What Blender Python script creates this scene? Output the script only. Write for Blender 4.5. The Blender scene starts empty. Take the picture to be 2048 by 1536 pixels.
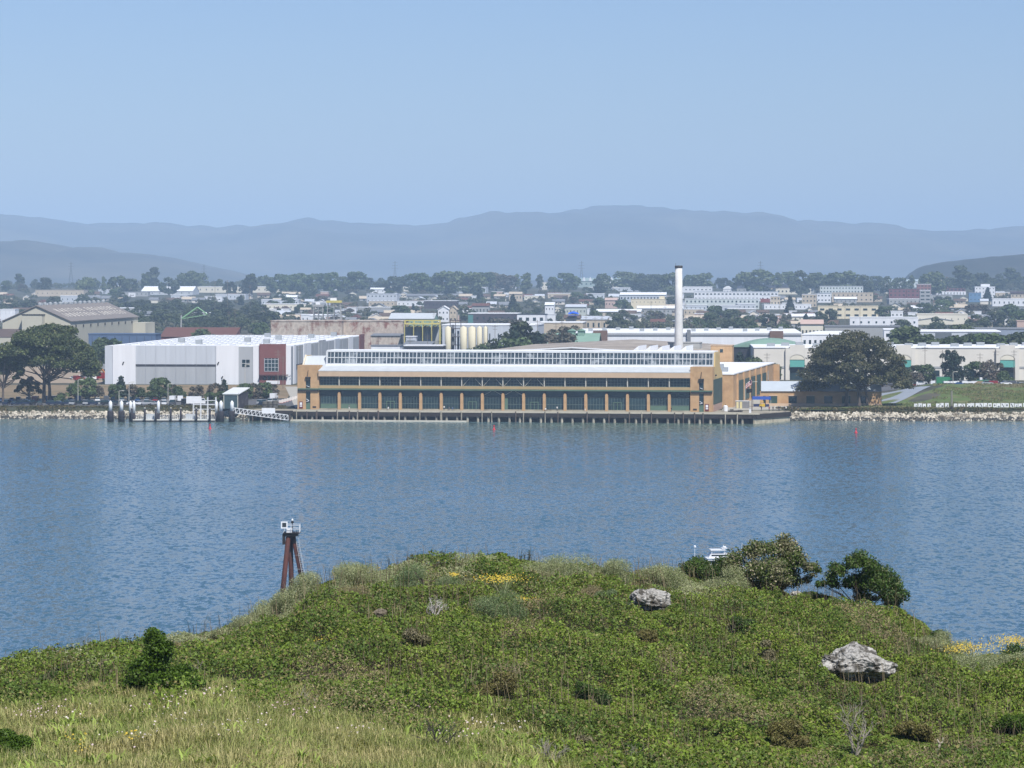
import bpy, bmesh, math, random
import numpy as np
from mathutils import Vector, Matrix, noise as mnoise
R = math.radians
sc = bpy.context.scene
# ---------------------------------------------------------------- camera, sky, sun, exposure
F, EYE, HOR = 7000.0, 51.0, 545.0          # focal length in photo pixels, eye height, horizon row
cd = bpy.data.cameras.new('camera'); cam = bpy.data.objects.new('camera', cd); sc.collection.objects.link(cam)
cam.location = (0, 0, EYE); cam.rotation_euler = (R(90), 0, 0)
cd.sensor_width = 36; cd.lens = F / 2048 * 36; cd.shift_y = -(768 - HOR) / 2048
cd.clip_start = 1; cd.clip_end = 90000
sc.camera = cam
SUN_EL, SUN_AZ = 52.0, 24.0                 # azimuth: degrees to the right of straight behind the camera
w = bpy.data.worlds.new('World'); sc.world = w; w.use_nodes = True
nt = w.node_tree; nt.nodes.clear()
sky = nt.nodes.new('ShaderNodeTexSky'); sky.sky_type = 'NISHITA'; sky.sun_disc = False
sky.sun_elevation = R(SUN_EL); sky.sun_rotation = R(180 - SUN_AZ)
sky.altitude = 0; sky.air_density = 1.0; sky.dust_density = 0.15; sky.ozone_density = 3.0
bg = nt.nodes.new('ShaderNodeBackground'); bg.inputs[1].default_value = 0.072
wo = nt.nodes.new('ShaderNodeOutputWorld')
tint = nt.nodes.new('ShaderNodeVectorMath'); tint.operation = 'MULTIPLY'; tint.inputs[1].default_value = (.70, .80, 1.08)
nt.links.new(sky.outputs[0], tint.inputs[0]); nt.links.new(tint.outputs[0], bg.inputs[0]); nt.links.new(bg.outputs[0], wo.inputs[0])
sd = bpy.data.lights.new('sun', 'SUN'); sd.energy = 4.5; sd.angle = R(0.5); sd.color = (1, 0.965, 0.91)
so = bpy.data.objects.new('sun', sd); sc.collection.objects.link(so)
sv = Vector((math.sin(R(SUN_AZ)) * math.cos(R(SUN_EL)), -math.cos(R(SUN_AZ)) * math.cos(R(SUN_EL)), math.sin(R(SUN_EL))))
so.rotation_euler = sv.to_track_quat('Z', 'Y').to_euler()
sc.view_settings.view_transform = 'Standard'; sc.view_settings.look = 'None'
sc.view_settings.exposure = 0.42; sc.view_settings.gamma = 1.0
sc.render.engine = 'CYCLES'
cy = sc.cycles
cy.max_bounces = 6; cy.diffuse_bounces = 2; cy.glossy_bounces = 3; cy.transmission_bounces = 3; cy.transparent_max_bounces = 6
cy.volume_bounces = 0; cy.use_denoising = True; cy.denoiser = 'OPENIMAGEDENOISE'; cy.denoising_input_passes = 'RGB_ALBEDO_NORMAL'; cy.denoising_prefilter = 'ACCURATE'; cy.sample_clamp_indirect = 4
cy.use_adaptive_sampling = False

# ---------------------------------------------------------------- helpers
rng = np.random.default_rng(7); random.seed(7)
COL = sc.collection
def X(px, Y): return (px - 1024) / F * Y
def Zr(py, Y): return EYE - (py - HOR) / F * Y
def sl(r, g, b, k=1.0):
    f = lambda c: (c / 255 / 12.92 if c / 255 <= .04045 else ((c / 255 + .055) / 1.055) ** 2.4) * k
    return (f(r), f(g), f(b))
MATS = {}
def M(key, col=None, rough=.8, var=.12, scale=.6, spec=.3, metal=0, bump=0, col2=None, split=.5, sharp=.15, objrand=0, streak=0):
    """procedural material: base colour broken by noise, an optional second colour in patches, optional fine bump"""
    if key in MATS: return MATS[key]
    m = bpy.data.materials.new(key); m.use_nodes = True; t = m.node_tree; n = t.nodes; L = t.links
    p = n['Principled BSDF']; p.inputs['Roughness'].default_value = rough; p.inputs['Metallic'].default_value = metal
    p.inputs['Specular IOR Level'].default_value = spec
    tc = n.new('ShaderNodeTexCoord'); src = tc.outputs['Object']
    if streak:
        mp = n.new('ShaderNodeMapping'); mp.inputs['Scale'].default_value = (1, 1, streak); L.new(src, mp.inputs[0]); src = mp.outputs[0]
    nz = n.new('ShaderNodeTexNoise'); nz.inputs['Scale'].default_value = scale; nz.inputs['Detail'].default_value = 5; nz.inputs['Roughness'].default_value = .6
    L.new(src, nz.inputs['Vector'])
    mr = n.new('ShaderNodeMapRange'); mr.inputs[1].default_value = .25; mr.inputs[2].default_value = .75
    mr.inputs[3].default_value = 1 - var; mr.inputs[4].default_value = 1 + var; L.new(nz.outputs[0], mr.inputs[0])
    base = n.new('ShaderNodeRGB'); base.outputs[0].default_value = (*col, 1); bo = base.outputs[0]
    if col2:
        n2 = n.new('ShaderNodeTexNoise'); n2.inputs['Scale'].default_value = scale * .37; n2.inputs['Detail'].default_value = 6; n2.inputs['Roughness'].default_value = .65
        L.new(src, n2.inputs['Vector'])
        r2 = n.new('ShaderNodeMapRange'); r2.inputs[1].default_value = split - sharp; r2.inputs[2].default_value = split + sharp; L.new(n2.outputs[0], r2.inputs[0])
        mx = n.new('ShaderNodeMix'); mx.data_type = 'RGBA'; L.new(r2.outputs[0], mx.inputs[0]); L.new(bo, mx.inputs[6]); mx.inputs[7].default_value = (*col2, 1); bo = mx.outputs[2]
    fac = mr.outputs[0]
    if objrand:
        oi = n.new('ShaderNodeObjectInfo'); m2 = n.new('ShaderNodeMapRange'); m2.inputs[3].default_value = 1 - objrand; m2.inputs[4].default_value = 1 + objrand
        L.new(oi.outputs['Random'], m2.inputs[0]); mm = n.new('ShaderNodeMath'); mm.operation = 'MULTIPLY'; L.new(fac, mm.inputs[0]); L.new(m2.outputs[0], mm.inputs[1]); fac = mm.outputs[0]
    vm = n.new('ShaderNodeVectorMath'); vm.operation = 'SCALE'; L.new(bo, vm.inputs[0]); L.new(fac, vm.inputs['Scale'])
    L.new(vm.outputs[0], p.inputs['Base Color'])
    if bump:
        b = n.new('ShaderNodeBump'); b.inputs['Strength'].default_value = .8; b.inputs['Distance'].default_value = bump; L.new(nz.outputs[0], b.inputs['Height']); L.new(b.outputs[0], p.inputs['Normal'])
    MATS[key] = m; return m
def LEAF(key, c1, c2, c3=None, rough=.55, trans=.25, big=.25, isl=.35, objrand=0, hue=None, mid=.5):
    """leaf material: two greens in drifts, random shade per leaf, some light through the leaf"""
    if key in MATS: return MATS[key]
    m = bpy.data.materials.new(key); m.use_nodes = True; t = m.node_tree; n = t.nodes; L = t.links
    n.remove(n['Principled BSDF']); out = n['Material Output']
    tc = n.new('ShaderNodeTexCoord'); g = n.new('ShaderNodeNewGeometry')
    nz = n.new('ShaderNodeTexNoise'); nz.inputs['Scale'].default_value = big; nz.inputs['Detail'].default_value = 4
    L.new(tc.outputs['Object'], nz.inputs['Vector'])
    r1 = n.new('ShaderNodeMapRange'); r1.inputs[1].default_value = mid - .12; r1.inputs[2].default_value = mid + .12; L.new(nz.outputs[0], r1.inputs[0])
    mx = n.new('ShaderNodeMix'); mx.data_type = 'RGBA'; mx.inputs[6].default_value = (*c1, 1); mx.inputs[7].default_value = (*c2, 1); L.new(r1.outputs[0], mx.inputs[0]); co = mx.outputs[2]
    if c3:
        r3 = n.new('ShaderNodeMapRange'); r3.inputs[1].default_value = .78; r3.inputs[2].default_value = .84; L.new(g.outputs['Random Per Island'], r3.inputs[0])
        m3 = n.new('ShaderNodeMix'); m3.data_type = 'RGBA'; L.new(r3.outputs[0], m3.inputs[0]); L.new(co, m3.inputs[6]); m3.inputs[7].default_value = (*c3, 1); co = m3.outputs[2]
    mr = n.new('ShaderNodeMapRange'); mr.inputs[3].default_value = 1 - isl; mr.inputs[4].default_value = 1 + isl
    ml = n.new('ShaderNodeMath'); ml.operation = 'MULTIPLY'; ml.inputs[1].default_value = 7.31; L.new(g.outputs['Random Per Island'], ml.inputs[0])
    fr = n.new('ShaderNodeMath'); fr.operation = 'FRACT'; L.new(ml.outputs[0], fr.inputs[0]); L.new(fr.outputs[0], mr.inputs[0]); fac = mr.outputs[0]
    if objrand:
        oi = n.new('ShaderNodeObjectInfo'); m2 = n.new('ShaderNodeMapRange'); m2.inputs[3].default_value = 1 - objrand; m2.inputs[4].default_value = 1 + objrand
        L.new(oi.outputs['Random'], m2.inputs[0]); mm = n.new('ShaderNodeMath'); mm.operation = 'MULTIPLY'; L.new(fac, mm.inputs[0]); L.new(m2.outputs[0], mm.inputs[1]); fac = mm.outputs[0]
    vm = n.new('ShaderNodeVectorMath'); vm.operation = 'SCALE'; L.new(co, vm.inputs[0]); L.new(fac, vm.inputs['Scale'])
    d = n.new('ShaderNodeBsdfPrincipled'); d.inputs['Roughness'].default_value = rough; d.inputs['Specular IOR Level'].default_value = .25; L.new(vm.outputs[0], d.inputs['Base Color'])
    if trans:
        tr = n.new('ShaderNodeBsdfTranslucent'); v2 = n.new('ShaderNodeVectorMath'); v2.operation = 'MULTIPLY'; v2.inputs[1].default_value = (1.2, 1.3, .5); L.new(vm.outputs[0], v2.inputs[0]); L.new(v2.outputs[0], tr.inputs['Color'])
        ms = n.new('ShaderNodeMixShader'); ms.inputs[0].default_value = trans; L.new(d.outputs[0], ms.inputs[1]); L.new(tr.outputs[0], ms.inputs[2]); L.new(ms.outputs[0], out.inputs['Surface'])
    else: L.new(d.outputs[0], out.inputs['Surface'])
    MATS[key] = m; return m

class MB:
    """collects simple solids into one mesh"""
    def __init__(s): s.v = []; s.f = []; s.mi = []; s.cur = 0
    def add(s, vs, fs):
        o = len(s.v); s.v += [tuple(v) for v in vs]; s.f += [tuple(i + o for i in f) for f in fs]; s.mi += [s.cur] * len(fs); return s
    def box(s, x0, x1, y0, y1, z0, z1):
        return s.add([(x0, y0, z0), (x1, y0, z0), (x1, y1, z0), (x0, y1, z0), (x0, y0, z1), (x1, y0, z1), (x1, y1, z1), (x0, y1, z1)],
                     [(3, 2, 1, 0), (4, 5, 6, 7), (0, 1, 5, 4), (1, 2, 6, 5), (2, 3, 7, 6), (3, 0, 4, 7)])
    def bar(s, a, b, r, r2=None, n=4, cap=True):
        a = Vector(a); b = Vector(b); d = (b - a); r2 = r if r2 is None else r2
        q = d.to_track_quat('Z', 'Y'); vs = []
        for P, rr in ((a, r), (b, r2)):
            for k in range(n):
                an = 2 * math.pi * (k + .5) / n; vs.append(P + q @ Vector((math.cos(an) * rr, math.sin(an) * rr, 0)))
        fs = [(k, (k + 1) % n, n + (k + 1) % n, n + k) for k in range(n)]
        if cap: fs += [tuple(range(n - 1, -1, -1)), tuple(range(n, 2 * n))]
        return s.add(vs, fs)
    def path(s, pts, rs, n=6):
        for i in range(len(pts) - 1): s.bar(pts[i], pts[i + 1], rs[i], rs[i + 1], n)
        return s
    def lathe(s, x, y, prof, n=16):
        vs = []; fs = []
        for (r, z) in prof:
            for k in range(n): an = 2 * math.pi * k / n; vs.append((x + r * math.cos(an), y + r * math.sin(an), z))
        for i in range(len(prof) - 1):
            for k in range(n): fs.append((i * n + k, i * n + (k + 1) % n, (i + 1) * n + (k + 1) % n, (i + 1) * n + k))
        fs.append(tuple(range(n - 1, -1, -1))); fs.append(tuple(range((len(prof) - 1) * n, len(prof) * n)))
        return s.add(vs, fs)
    def prism(s, poly, ax, a0, a1):
        """extrude a polygon given in the other two axes along ax"""
        def mk(p, a): return (a, p[0], p[1]) if ax == 'x' else (p[0], a, p[1]) if ax == 'y' else (p[0], p[1], a)
        n = len(poly); vs = [mk(p, a0) for p in poly] + [mk(p, a1) for p in poly]
        fs = [(k, (k + 1) % n, n + (k + 1) % n, n + k) for k in range(n)] + [tuple(range(n - 1, -1, -1)), tuple(range(n, 2 * n))]
        return s.add(vs, fs)
    def build(s, name, mat, parent=None, smooth=False, fix=True):
        me = bpy.data.meshes.new(name); me.from_pydata(s.v, [], s.f)
        if fix:
            b = bmesh.new(); b.from_mesh(me); bmesh.ops.recalc_face_normals(b, faces=b.faces); b.to_mesh(me); b.free()
        for mm in (mat if isinstance(mat, (list, tuple)) else [mat]): me.materials.append(mm)
        if isinstance(mat, (list, tuple)): me.polygons.foreach_set('material_index', s.mi)
        if smooth: me.polygons.foreach_set('use_smooth', [True] * len(me.polygons))
        return link(name, me, parent)
def link(name, me, parent=None):
    o = bpy.data.objects.new(name, me); COL.objects.link(o); o.parent = parent; return o
def npmesh(name, V, Q, mat, parent=None, smooth=False):
    me = bpy.data.meshes.new(name); k = Q.shape[1]
    me.vertices.add(len(V)); me.vertices.foreach_set('co', np.ascontiguousarray(V, dtype=np.float32).ravel())
    me.loops.add(Q.size); me.loops.foreach_set('vertex_index', np.ascontiguousarray(Q, dtype=np.int32).ravel())
    me.polygons.add(len(Q)); me.polygons.foreach_set('loop_start', np.arange(0, Q.size, k, dtype=np.int32))
    me.update(calc_edges=True); me.materials.append(mat)
    if smooth: me.polygons.foreach_set('use_smooth', [True] * len(Q))
    return link(name, me, parent)
def tag(o, label, cat, group=None, kind=None):
    if label: o['label'] = label
    if cat: o['category'] = cat
    if group: o['group'] = group
    if kind: o['kind'] = kind
    return o
def thing(name, label, cat, loc, rotz=0, group=None):
    o = bpy.data.objects.new(name, None); COL.objects.link(o); o.location = loc; o.rotation_euler = (0, 0, R(rotz)); o.empty_display_size = .5
    return tag(o, label, cat, group)
def place(proto, loc, rotz=0, s=1, label=None, cat=None, group=None):
    """a copy of a finished thing with copies of its parts"""
    c = proto.copy(); COL.objects.link(c); c.location = loc; c.rotation_euler = (0, 0, R(rotz)); c.scale = (s, s, s) if not isinstance(s, tuple) else s
    if label: c['label'] = label
    if cat: c['category'] = cat
    if group: c['group'] = group
    for ch in PARTS[proto]:
        d = ch.copy(); COL.objects.link(d); d.parent = c
        for gc in PARTS.get(ch, []):
            e = gc.copy(); COL.objects.link(e); e.parent = d
    return c
PARTS = {}
def register(root):
    """remember the parts of a thing that will be copied, and take the first one out of the scene's way until used"""
    ch = [o for o in COL.objects if o.parent == root]; PARTS[root] = ch
    for c in ch: PARTS[c] = [o for o in COL.objects if o.parent == c]
    return root
def drop(root):
    for c in PARTS[root]:
        for g in PARTS.get(c, []): bpy.data.objects.remove(g)
        bpy.data.objects.remove(c)
    bpy.data.objects.remove(root)
# numpy value noise
_h = np.random.default_rng(3).random((64, 64, 64)).astype(np.float32)
def vnoise(p, oct=3):
    p = np.asarray(p, dtype=np.float64)
    if p.shape[-1] == 2: p = np.concatenate([p, np.zeros(p.shape[:-1] + (1,))], -1)
    tot = 0; amp = 1; s = 0
    for _ in range(oct):
        i = np.floor(p).astype(int); f = p - i; f = f * f * (3 - 2 * f); r = 0
        for dx in (0, 1):
            for dy in (0, 1):
                for dz in (0, 1):
                    wgt = (f[..., 0] if dx else 1 - f[..., 0]) * (f[..., 1] if dy else 1 - f[..., 1]) * (f[..., 2] if dz else 1 - f[..., 2])
                    r = r + wgt * _h[(i[..., 0] + dx) % 64, (i[..., 1] + dy) % 64, (i[..., 2] + dz) % 64]
        tot = tot + amp * r; s += amp; amp *= .5; p = p * 2.03 + 11.7
    return tot / s
def unit(a): return a / np.maximum(np.linalg.norm(a, axis=-1, keepdims=True), 1e-9)
def quads(pos, nrm, size, aspect=.6, g=rng, fold=0):
    """one rhombic leaf per position, facing nrm"""
    n = len(pos); nrm = unit(nrm); t = unit(np.cross(nrm, unit(g.normal(size=(n, 3))))); b = np.cross(nrm, t)
    s = size[:, None]
    V = np.stack([pos - t * s, pos - b * s * aspect + nrm * s * fold, pos + t * s, pos + b * s * aspect + nrm * s * fold], 1).reshape(-1, 3)
    return V, np.arange(4 * n).reshape(n, 4)
def cloud(cen, rad, n, size, g=rng, jit=.7, low=-.45, aspect=.65, lo=.7):
    """leaves on the shells of the clumps cen/rad"""
    cen = np.asarray(cen, float); rad = np.asarray(rad, float)
    if rad.ndim == 1: rad = np.repeat(rad[:, None], 3, 1)
    wgt = rad[:, 0] * rad[:, 2]; k = g.choice(len(cen), n, p=wgt / wgt.sum())
    d = unit(g.normal(size=(int(n * 2.2), 3))); d = d[d[:, 2] > low][:n]
    while len(d) < n: d = np.concatenate([d, d])[:n]
    pos = cen[k] + rad[k] * d * g.uniform(lo, 1.06, (n, 1))
    return quads(pos, d + g.normal(size=(n, 3)) * jit + np.array([0, 0, .25]), size * g.uniform(.6, 1.35, n), aspect, g)
def sstep(a, b, x): t = np.clip((x - a) / (b - a), 0, 1); return t * t * (3 - 2 * t)
ORD = ['first', 'second', 'third', 'fourth', 'fifth', 'sixth', 'seventh', 'eighth', 'ninth', 'tenth', 'eleventh', 'twelfth', 'thirteenth', 'fourteenth', 'fifteenth', 'sixteenth', 'seventeenth', 'eighteenth', 'nineteenth', 'twentieth']
ORD += ['twenty-' + o for o in ORD[:9]] + ['thirtieth'] + ['thirty-' + o for o in ORD[:9]] + ['fortieth'] + ['forty-' + o for o in ORD[:9]]
# ---------------------------------------------------------------- the land across the water
GZ = np.array([[1150, 3.3], [1230, 3.6], [1300, 4.0], [1500, 5.0], [2000, 6.5], [2500, 9], [3000, 12], [3500, 15], [4000, 19], [4500, 23], [5000, 27], [5400, 28.5], [5800, 26], [6600, 14], [9000, 16], [30000, 18]])
def zg(x, Y):
    z = np.interp(Y, GZ[:, 0], GZ[:, 1])
    pxl = np.asarray(x) / np.asarray(Y) * F + 1024
    m = sstep(1745, 1860, pxl) * sstep(1222, 1345, Y) * (1 - sstep(1352, 1400, Y)) * 3.6
    lump = (vnoise(np.stack([np.asarray(x) / 60 + 5, np.asarray(Y) / 60 + 3 + 0 * np.asarray(x)], -1), 2) - .5) * 1.2 * sstep(1600, 2400, Y)
    return z + m + lump
def zg1(x, Y): return float(zg(np.array([float(x)]), np.array([float(Y)]))[0])
def solveY(px, ytop, h):
    a, b = 1230., 5600.
    for _ in range(40):
        m = (a + b) / 2
        if Zr(ytop, m) - float(np.interp(m, GZ[:, 0], GZ[:, 1])) > h: a = m
        else: b = m
    return a
SH = np.array([[-9000, 1226], [-140, 1221], [-98, 1224], [-72, 1222], [-60, 1221], [76, 1197], [87, 1196], [92, 1206], [130, 1202], [9000, 1200]])
def shoreY(x): return np.interp(x, SH[:, 0], SH[:, 1]) + (vnoise(np.stack([np.asarray(x) / 9., 0 * np.asarray(x)], -1), 2) - .5) * 2.4
ax = np.concatenate([-np.geomspace(9000, 300, 16), np.arange(-290, 291, 3.), np.geomspace(300, 9000, 16)])
offs = np.concatenate([[-2, 0, 2, 4, 6, 8, 11, 15], np.arange(20, 340, 8.), np.geomspace(350, 29000, 46)])
sy = shoreY(ax); GX, GO = np.meshgrid(ax, offs); GY = sy[None, :] + GO
GZZ = zg(GX, GY); e = np.clip(GO / 7., -.3, 1); GZZ = np.where(GO < 7, GZZ * e * (1 if True else 0) - (GO < 0) * 0.6, GZZ)
V = np.stack([GX, GY, GZZ], -1).reshape(-1, 3); nx = len(ax); I = np.arange(len(offs) * nx).reshape(len(offs), nx)
Q = np.stack([I[:-1, :-1], I[:-1, 1:], I[1:, 1:], I[1:, :-1]], -1).reshape(-1, 4)
m_land = M('dry_ground', sl(118, 112, 92, .5), .95, .35, .05, col2=sl(72, 82, 56, .5), split=.5)
tag(npmesh('ground', V, Q, m_land, None, True), 'flat shore ground with dry grass and bare earth across the channel', None, None, 'structure')
# sheets on the land: given as photo columns/rows of their corners on flat ground
def sheet(name, label, pts, mat, lift=.06, kind='structure', n=14):
    """pts: four corners (x, Y) in order; follows the ground, lifted a little"""
    P = [np.array(p, float) for p in pts]; u = np.linspace(0, 1, n); U, W = np.meshgrid(u, u)
    xy = (P[0][None, None] * (1 - U)[..., None] * (1 - W)[..., None] + P[1] * U[..., None] * (1 - W)[..., None] + P[2] * U[..., None] * W[..., None] + P[3] * (1 - U)[..., None] * W[..., None])
    z = zg(xy[..., 0], xy[..., 1]) + lift; V = np.concatenate([xy, z[..., None]], -1).reshape(-1, 3); I = np.arange(n * n).reshape(n, n)
    Q = np.stack([I[:-1, :-1], I[:-1, 1:], I[1:, 1:], I[1:, :-1]], -1).reshape(-1, 4)
    return tag(npmesh(name, V, Q, mat, None, True), label, None, None, kind)
def G(px, Y): return (X(px, Y), Y)
m_asph = M('asphalt', sl(120, 120, 122, .55), .9, .15, .4)
m_conc = M('concrete', sl(190, 185, 172, .75), .85, .12, .5)
m_field = M('brown_field', sl(160, 138, 108, .7), .95, .25, .25, col2=sl(120, 110, 78, .7), split=.55)
m_grass2 = M('shore_grass', sl(104, 124, 60, .68), .95, .35, .22, col2=sl(146, 136, 96, .6), split=.58, sharp=.1, bump=.3)
sheet('parking_lot', 'asphalt car park behind the riprap shore', [(-320, 1240), (-76, 1240), (-70, 1300), (-320, 1300)], m_asph, .05)
sheet('field', 'brown field in front of the white warehouse', [(-330, 1306), (-84, 1306), (-88, 1440), (-330, 1440)], m_field, .05)
sheet('service_road', 'pale concrete road beside the brick hall', [(-76, 1226), (-64, 1226), (-56, 1420), (-92, 1420)], m_conc, .10)
sheet('quay', 'pale concrete quay beside the brick hall', [(72, 1202), (93, 1211), (112, 1330), (84, 1330)], m_conc, .08)
sheet('grass_bank', 'green grassy bank above the riprap', [(98, 1210), (420, 1208), (480, 1352), (150, 1352)], m_grass2, .07, 'structure', 30)
sheet('boat_ramp', 'smooth grey paved slope beside the grassy bank', [G(1762, 1262), G(1790, 1256), G(1862, 1330), G(1758, 1345)], M('ramp_concrete', sl(165, 172, 180, .75), .7, .1, .3), .16)
sheet('storage_yard', 'asphalt yard behind the grassy bank', [G(1780, 1362), (480, 1362), (520, 1470), G(1560, 1470)], m_asph, .06)
sheet('work_yard', 'dusty yard left of the white warehouse', [G(0, 1460), G(205, 1460), G(205, 1690), G(0, 1690)], M('yard', sl(178, 160, 136, .7), .9, .2, .2), .06)
# riprap
def riprap(name, label, x0, x1, seed, n, rows=7.5, wet=None):
    g = np.random.default_rng(seed); ico = bmesh.new(); bmesh.ops.create_icosphere(ico, subdivisions=1, radius=1); bv = np.array([v.co for v in ico.verts]); bf = np.array([[v.index for v in f.verts] for f in ico.faces]); ico.free()
    xs = g.uniform(x0, x1, n); o = g.uniform(-.8, rows, n); ys = shoreY(xs) + o; zs = np.clip(o / 7., -.1, 1) * 3.5 + (.15 if not wet else .25); s = g.uniform(.14, .55, n) ** 1 * (1 + (g.random(n) < .12) * .6)
    vs = bv[None] * (s[:, None, None] * g.uniform(.55, 1.25, (n, 1, 3))) * g.uniform(.75, 1.2, (n, len(bv), 1)); vs += np.stack([xs, ys, zs], -1)[:, None]
    fs = bf[None] + (np.arange(n) * len(bv))[:, None, None]
    tag(npmesh(name, vs.reshape(-1, 3), fs.reshape(-1, 3), M('wet_stone', sl(84, 82, 74, .5), .6, .3, .9) if wet else M('riprap_stone', sl(204, 196, 178, .8), .9, .5, .9, col2=sl(136, 124, 104, .6), split=.55, sharp=.08)), label, 'rocks', None, 'stuff')
riprap('riprap', 'pale rock riprap along the shore beside the ferry landing', -210, -78, 5, 4600, 4.2)
riprap('riprap', 'pale rock riprap below the grassy bank and big tree', 90, 200, 6, 4600, 4.9)
riprap('wet_rocks', 'dark wet rocks at the waterline below the grassy bank', 90, 200, 16, 2600, 1.3, 'wet')
riprap('wet_rocks', 'dark wet rocks at the waterline beside the ferry landing', -210, -78, 15, 2400, 1.2, 'wet')
# low scrub on top of the riprap
def scrub(name, label, x0, x1, n, o0, o1, seed, mat, hgt=.7, dens=None):
    g = np.random.default_rng(seed); xs = g.uniform(x0, x1, n); o = g.uniform(o0, o1, n); k = vnoise(np.stack([xs / 5, o / 3], -1), 2) > .43; xs = xs[k]; o = o[k]
    ys = shoreY(xs) + o; zs = np.clip(o / 7., 0, 1) * 3.55 + g.uniform(0, hgt, len(xs)) * vnoise(np.stack([xs / 4, o / 4], -1), 2) * 1.6
    V, Q = quads(np.stack([xs, ys, zs], -1), g.normal(size=(len(xs), 3)) + np.array([0, -.3, .8]), g.uniform(.18, .42, len(xs)), .6, g)
    tag(npmesh(name, V, Q, mat), label, 'vegetation', None, 'stuff')
l_scrub = LEAF('scrub_leaf', sl(104, 104, 58, .5), sl(130, 112, 70, .55), sl(70, 88, 40, .5), big=.3, trans=.15)
scrub('shore_scrub', 'low brown-green scrub on the bank beside the ferry landing', -212, -80, 17000, 2.6, 15, 21, l_scrub, .6)
scrub('shore_scrub', 'low green scrub on the bank under the big tree', 92, 200, 17000, 3.2, 14, 22, l_scrub, .6)
def bank_grass():
    g = np.random.default_rng(23); n = 26000; Y = g.uniform(1212, 1350, n); px = g.uniform(1700, 2080, n); x = X(px, Y); k = (vnoise(np.stack([x / 9, Y / 14], -1), 3) > .42) & (px > 1745 + (1350 - Y) * -.2) & ~((px < 1865) & (Y > 1252)); x, Y = x[k], Y[k]
    z = zg(x, Y) + .12 + g.uniform(0, .35, len(x)); V, Q = quads(np.stack([x, Y, z], -1), g.normal(size=(len(x), 3)) * .6 + np.array([0, -.8, .5]), g.uniform(.16, .42, len(x)), .5, g)
    tag(npmesh('bank_grass', V, Q, LEAF('bank_blade', sl(112, 124, 62, .66), sl(140, 128, 90, .64), sl(84, 104, 52, .6), big=.06, trans=.15)), 'rough green and straw grass tufts on the bank above the riprap', 'grass', None, 'stuff')
bank_grass()
# far hills
def hills(name, label, prof, Y0, depth, mat, seed, amp=.06, over=700):
    xs = np.arange(-over, 2049 + over, 6.0); pr = np.array(prof, float); top = np.interp(xs, pr[:, 0], pr[:, 1]); g = np.random.default_rng(seed)
    rows = 26; V = []; t = np.linspace(0, 1, rows)
    H = EYE - (top - HOR) / F * (Y0 + depth * .62)
    H = H + (vnoise(np.stack([xs / 22 + seed, 0 * xs], -1), 3) - .5) * 16 * (H / 300)
    for k in t:
        Yk = Y0 + depth * k; base = 14.; shape = np.sin(min(k / .62, 1) * math.pi / 2) ** 1.15 if k < .62 else math.cos((k - .62) / .38 * math.pi / 2)
        xw = (xs - 1024) / F * (Y0 + depth * .62)
        rel = vnoise(np.stack([xw / 420 + seed, 0 * xw + Yk / 900], -1), 4) - .5
        z = base + (H - base) * shape * (1 + rel * 1.6 * (1 - abs(k - .62) / .62 if k < .62 else 0) * (1 - (k / .62 if k < .62 else 1)) * 2.0)
        V.append(np.stack([xw, 0 * xw + Yk, z], -1))
    V = np.array(V); n = len(xs); I = np.arange(rows * n).reshape(rows, n); Q = np.stack([I[:-1, :-1], I[:-1, 1:], I[1:, 1:], I[1:, :-1]], -1).reshape(-1, 4)
    tag(npmesh(name, V.reshape(-1, 3), Q, mat, None, True), label, None, None, 'structure')
m_hill = M('hill_cover', sl(112, 104, 84, .5), .95, .35, .004, col2=sl(46, 48, 44, .5), split=.5, sharp=.12)
hills('hills', 'long blue hazy mountain ridge along the horizon', [(-700, 455), (-300, 438), (0, 432), (60, 433), (110, 440), (160, 446), (260, 444), (330, 445), (370, 451), (400, 449), (430, 453), (470, 447), (500, 452), (560, 444), (612, 435), (700, 444), (770, 446), (820, 450), (900, 442), (980, 430), (1030, 436), (1090, 430), (1140, 420), (1200, 411), (1260, 410), (1310, 413), (1360, 421), (1420, 427), (1440, 426), (1490, 432), (1560, 438), (1600, 443), (1650, 448), (1700, 450), (1740, 449), (1770, 452), (1790, 460), (1850, 464), (1900, 463), (1960, 459), (2010, 456), (2048, 453), (2300, 446), (2700, 455)], 14500, 6000, m_hill, 3)
hills('hills', 'lower hazy hill in front of the ridge, sloping down', [(-700, 500), (-300, 488), (0, 484), (60, 482), (110, 488), (160, 497), (200, 495), (240, 505), (300, 508), (340, 514), (380, 523), (420, 532), (460, 541), (500, 552), (560, 560), (2700, 562)], 9500, 2500, m_hill, 9)
hills('hills', 'dark wooded hill behind the dark red office', [(-700, 575), (1780, 572), (1815, 560), (1825, 545), (1840, 535), (1870, 526), (1900, 522), (1940, 518), (1980, 514), (2010, 510), (2048, 507), (2300, 490), (2700, 520)], 6500, 700, M('wooded_hill', sl(74, 72, 62, .45), .95, .5, .03, col2=sl(50, 58, 46, .4)), 14)
# ---------------------------------------------------------------- water
m_w = bpy.data.materials.new('water'); m_w.use_nodes = True; t = m_w.node_tree; n = t.nodes; L = t.links; p = n['Principled BSDF']
p.inputs['Roughness'].default_value = .14; p.inputs['IOR'].default_value = 1.33; p.inputs['Specular IOR Level'].default_value = .5
gm = n.new('ShaderNodeNewGeometry'); sp = n.new('ShaderNodeSeparateXYZ'); L.new(gm.outputs['Position'], sp.inputs[0])
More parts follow.
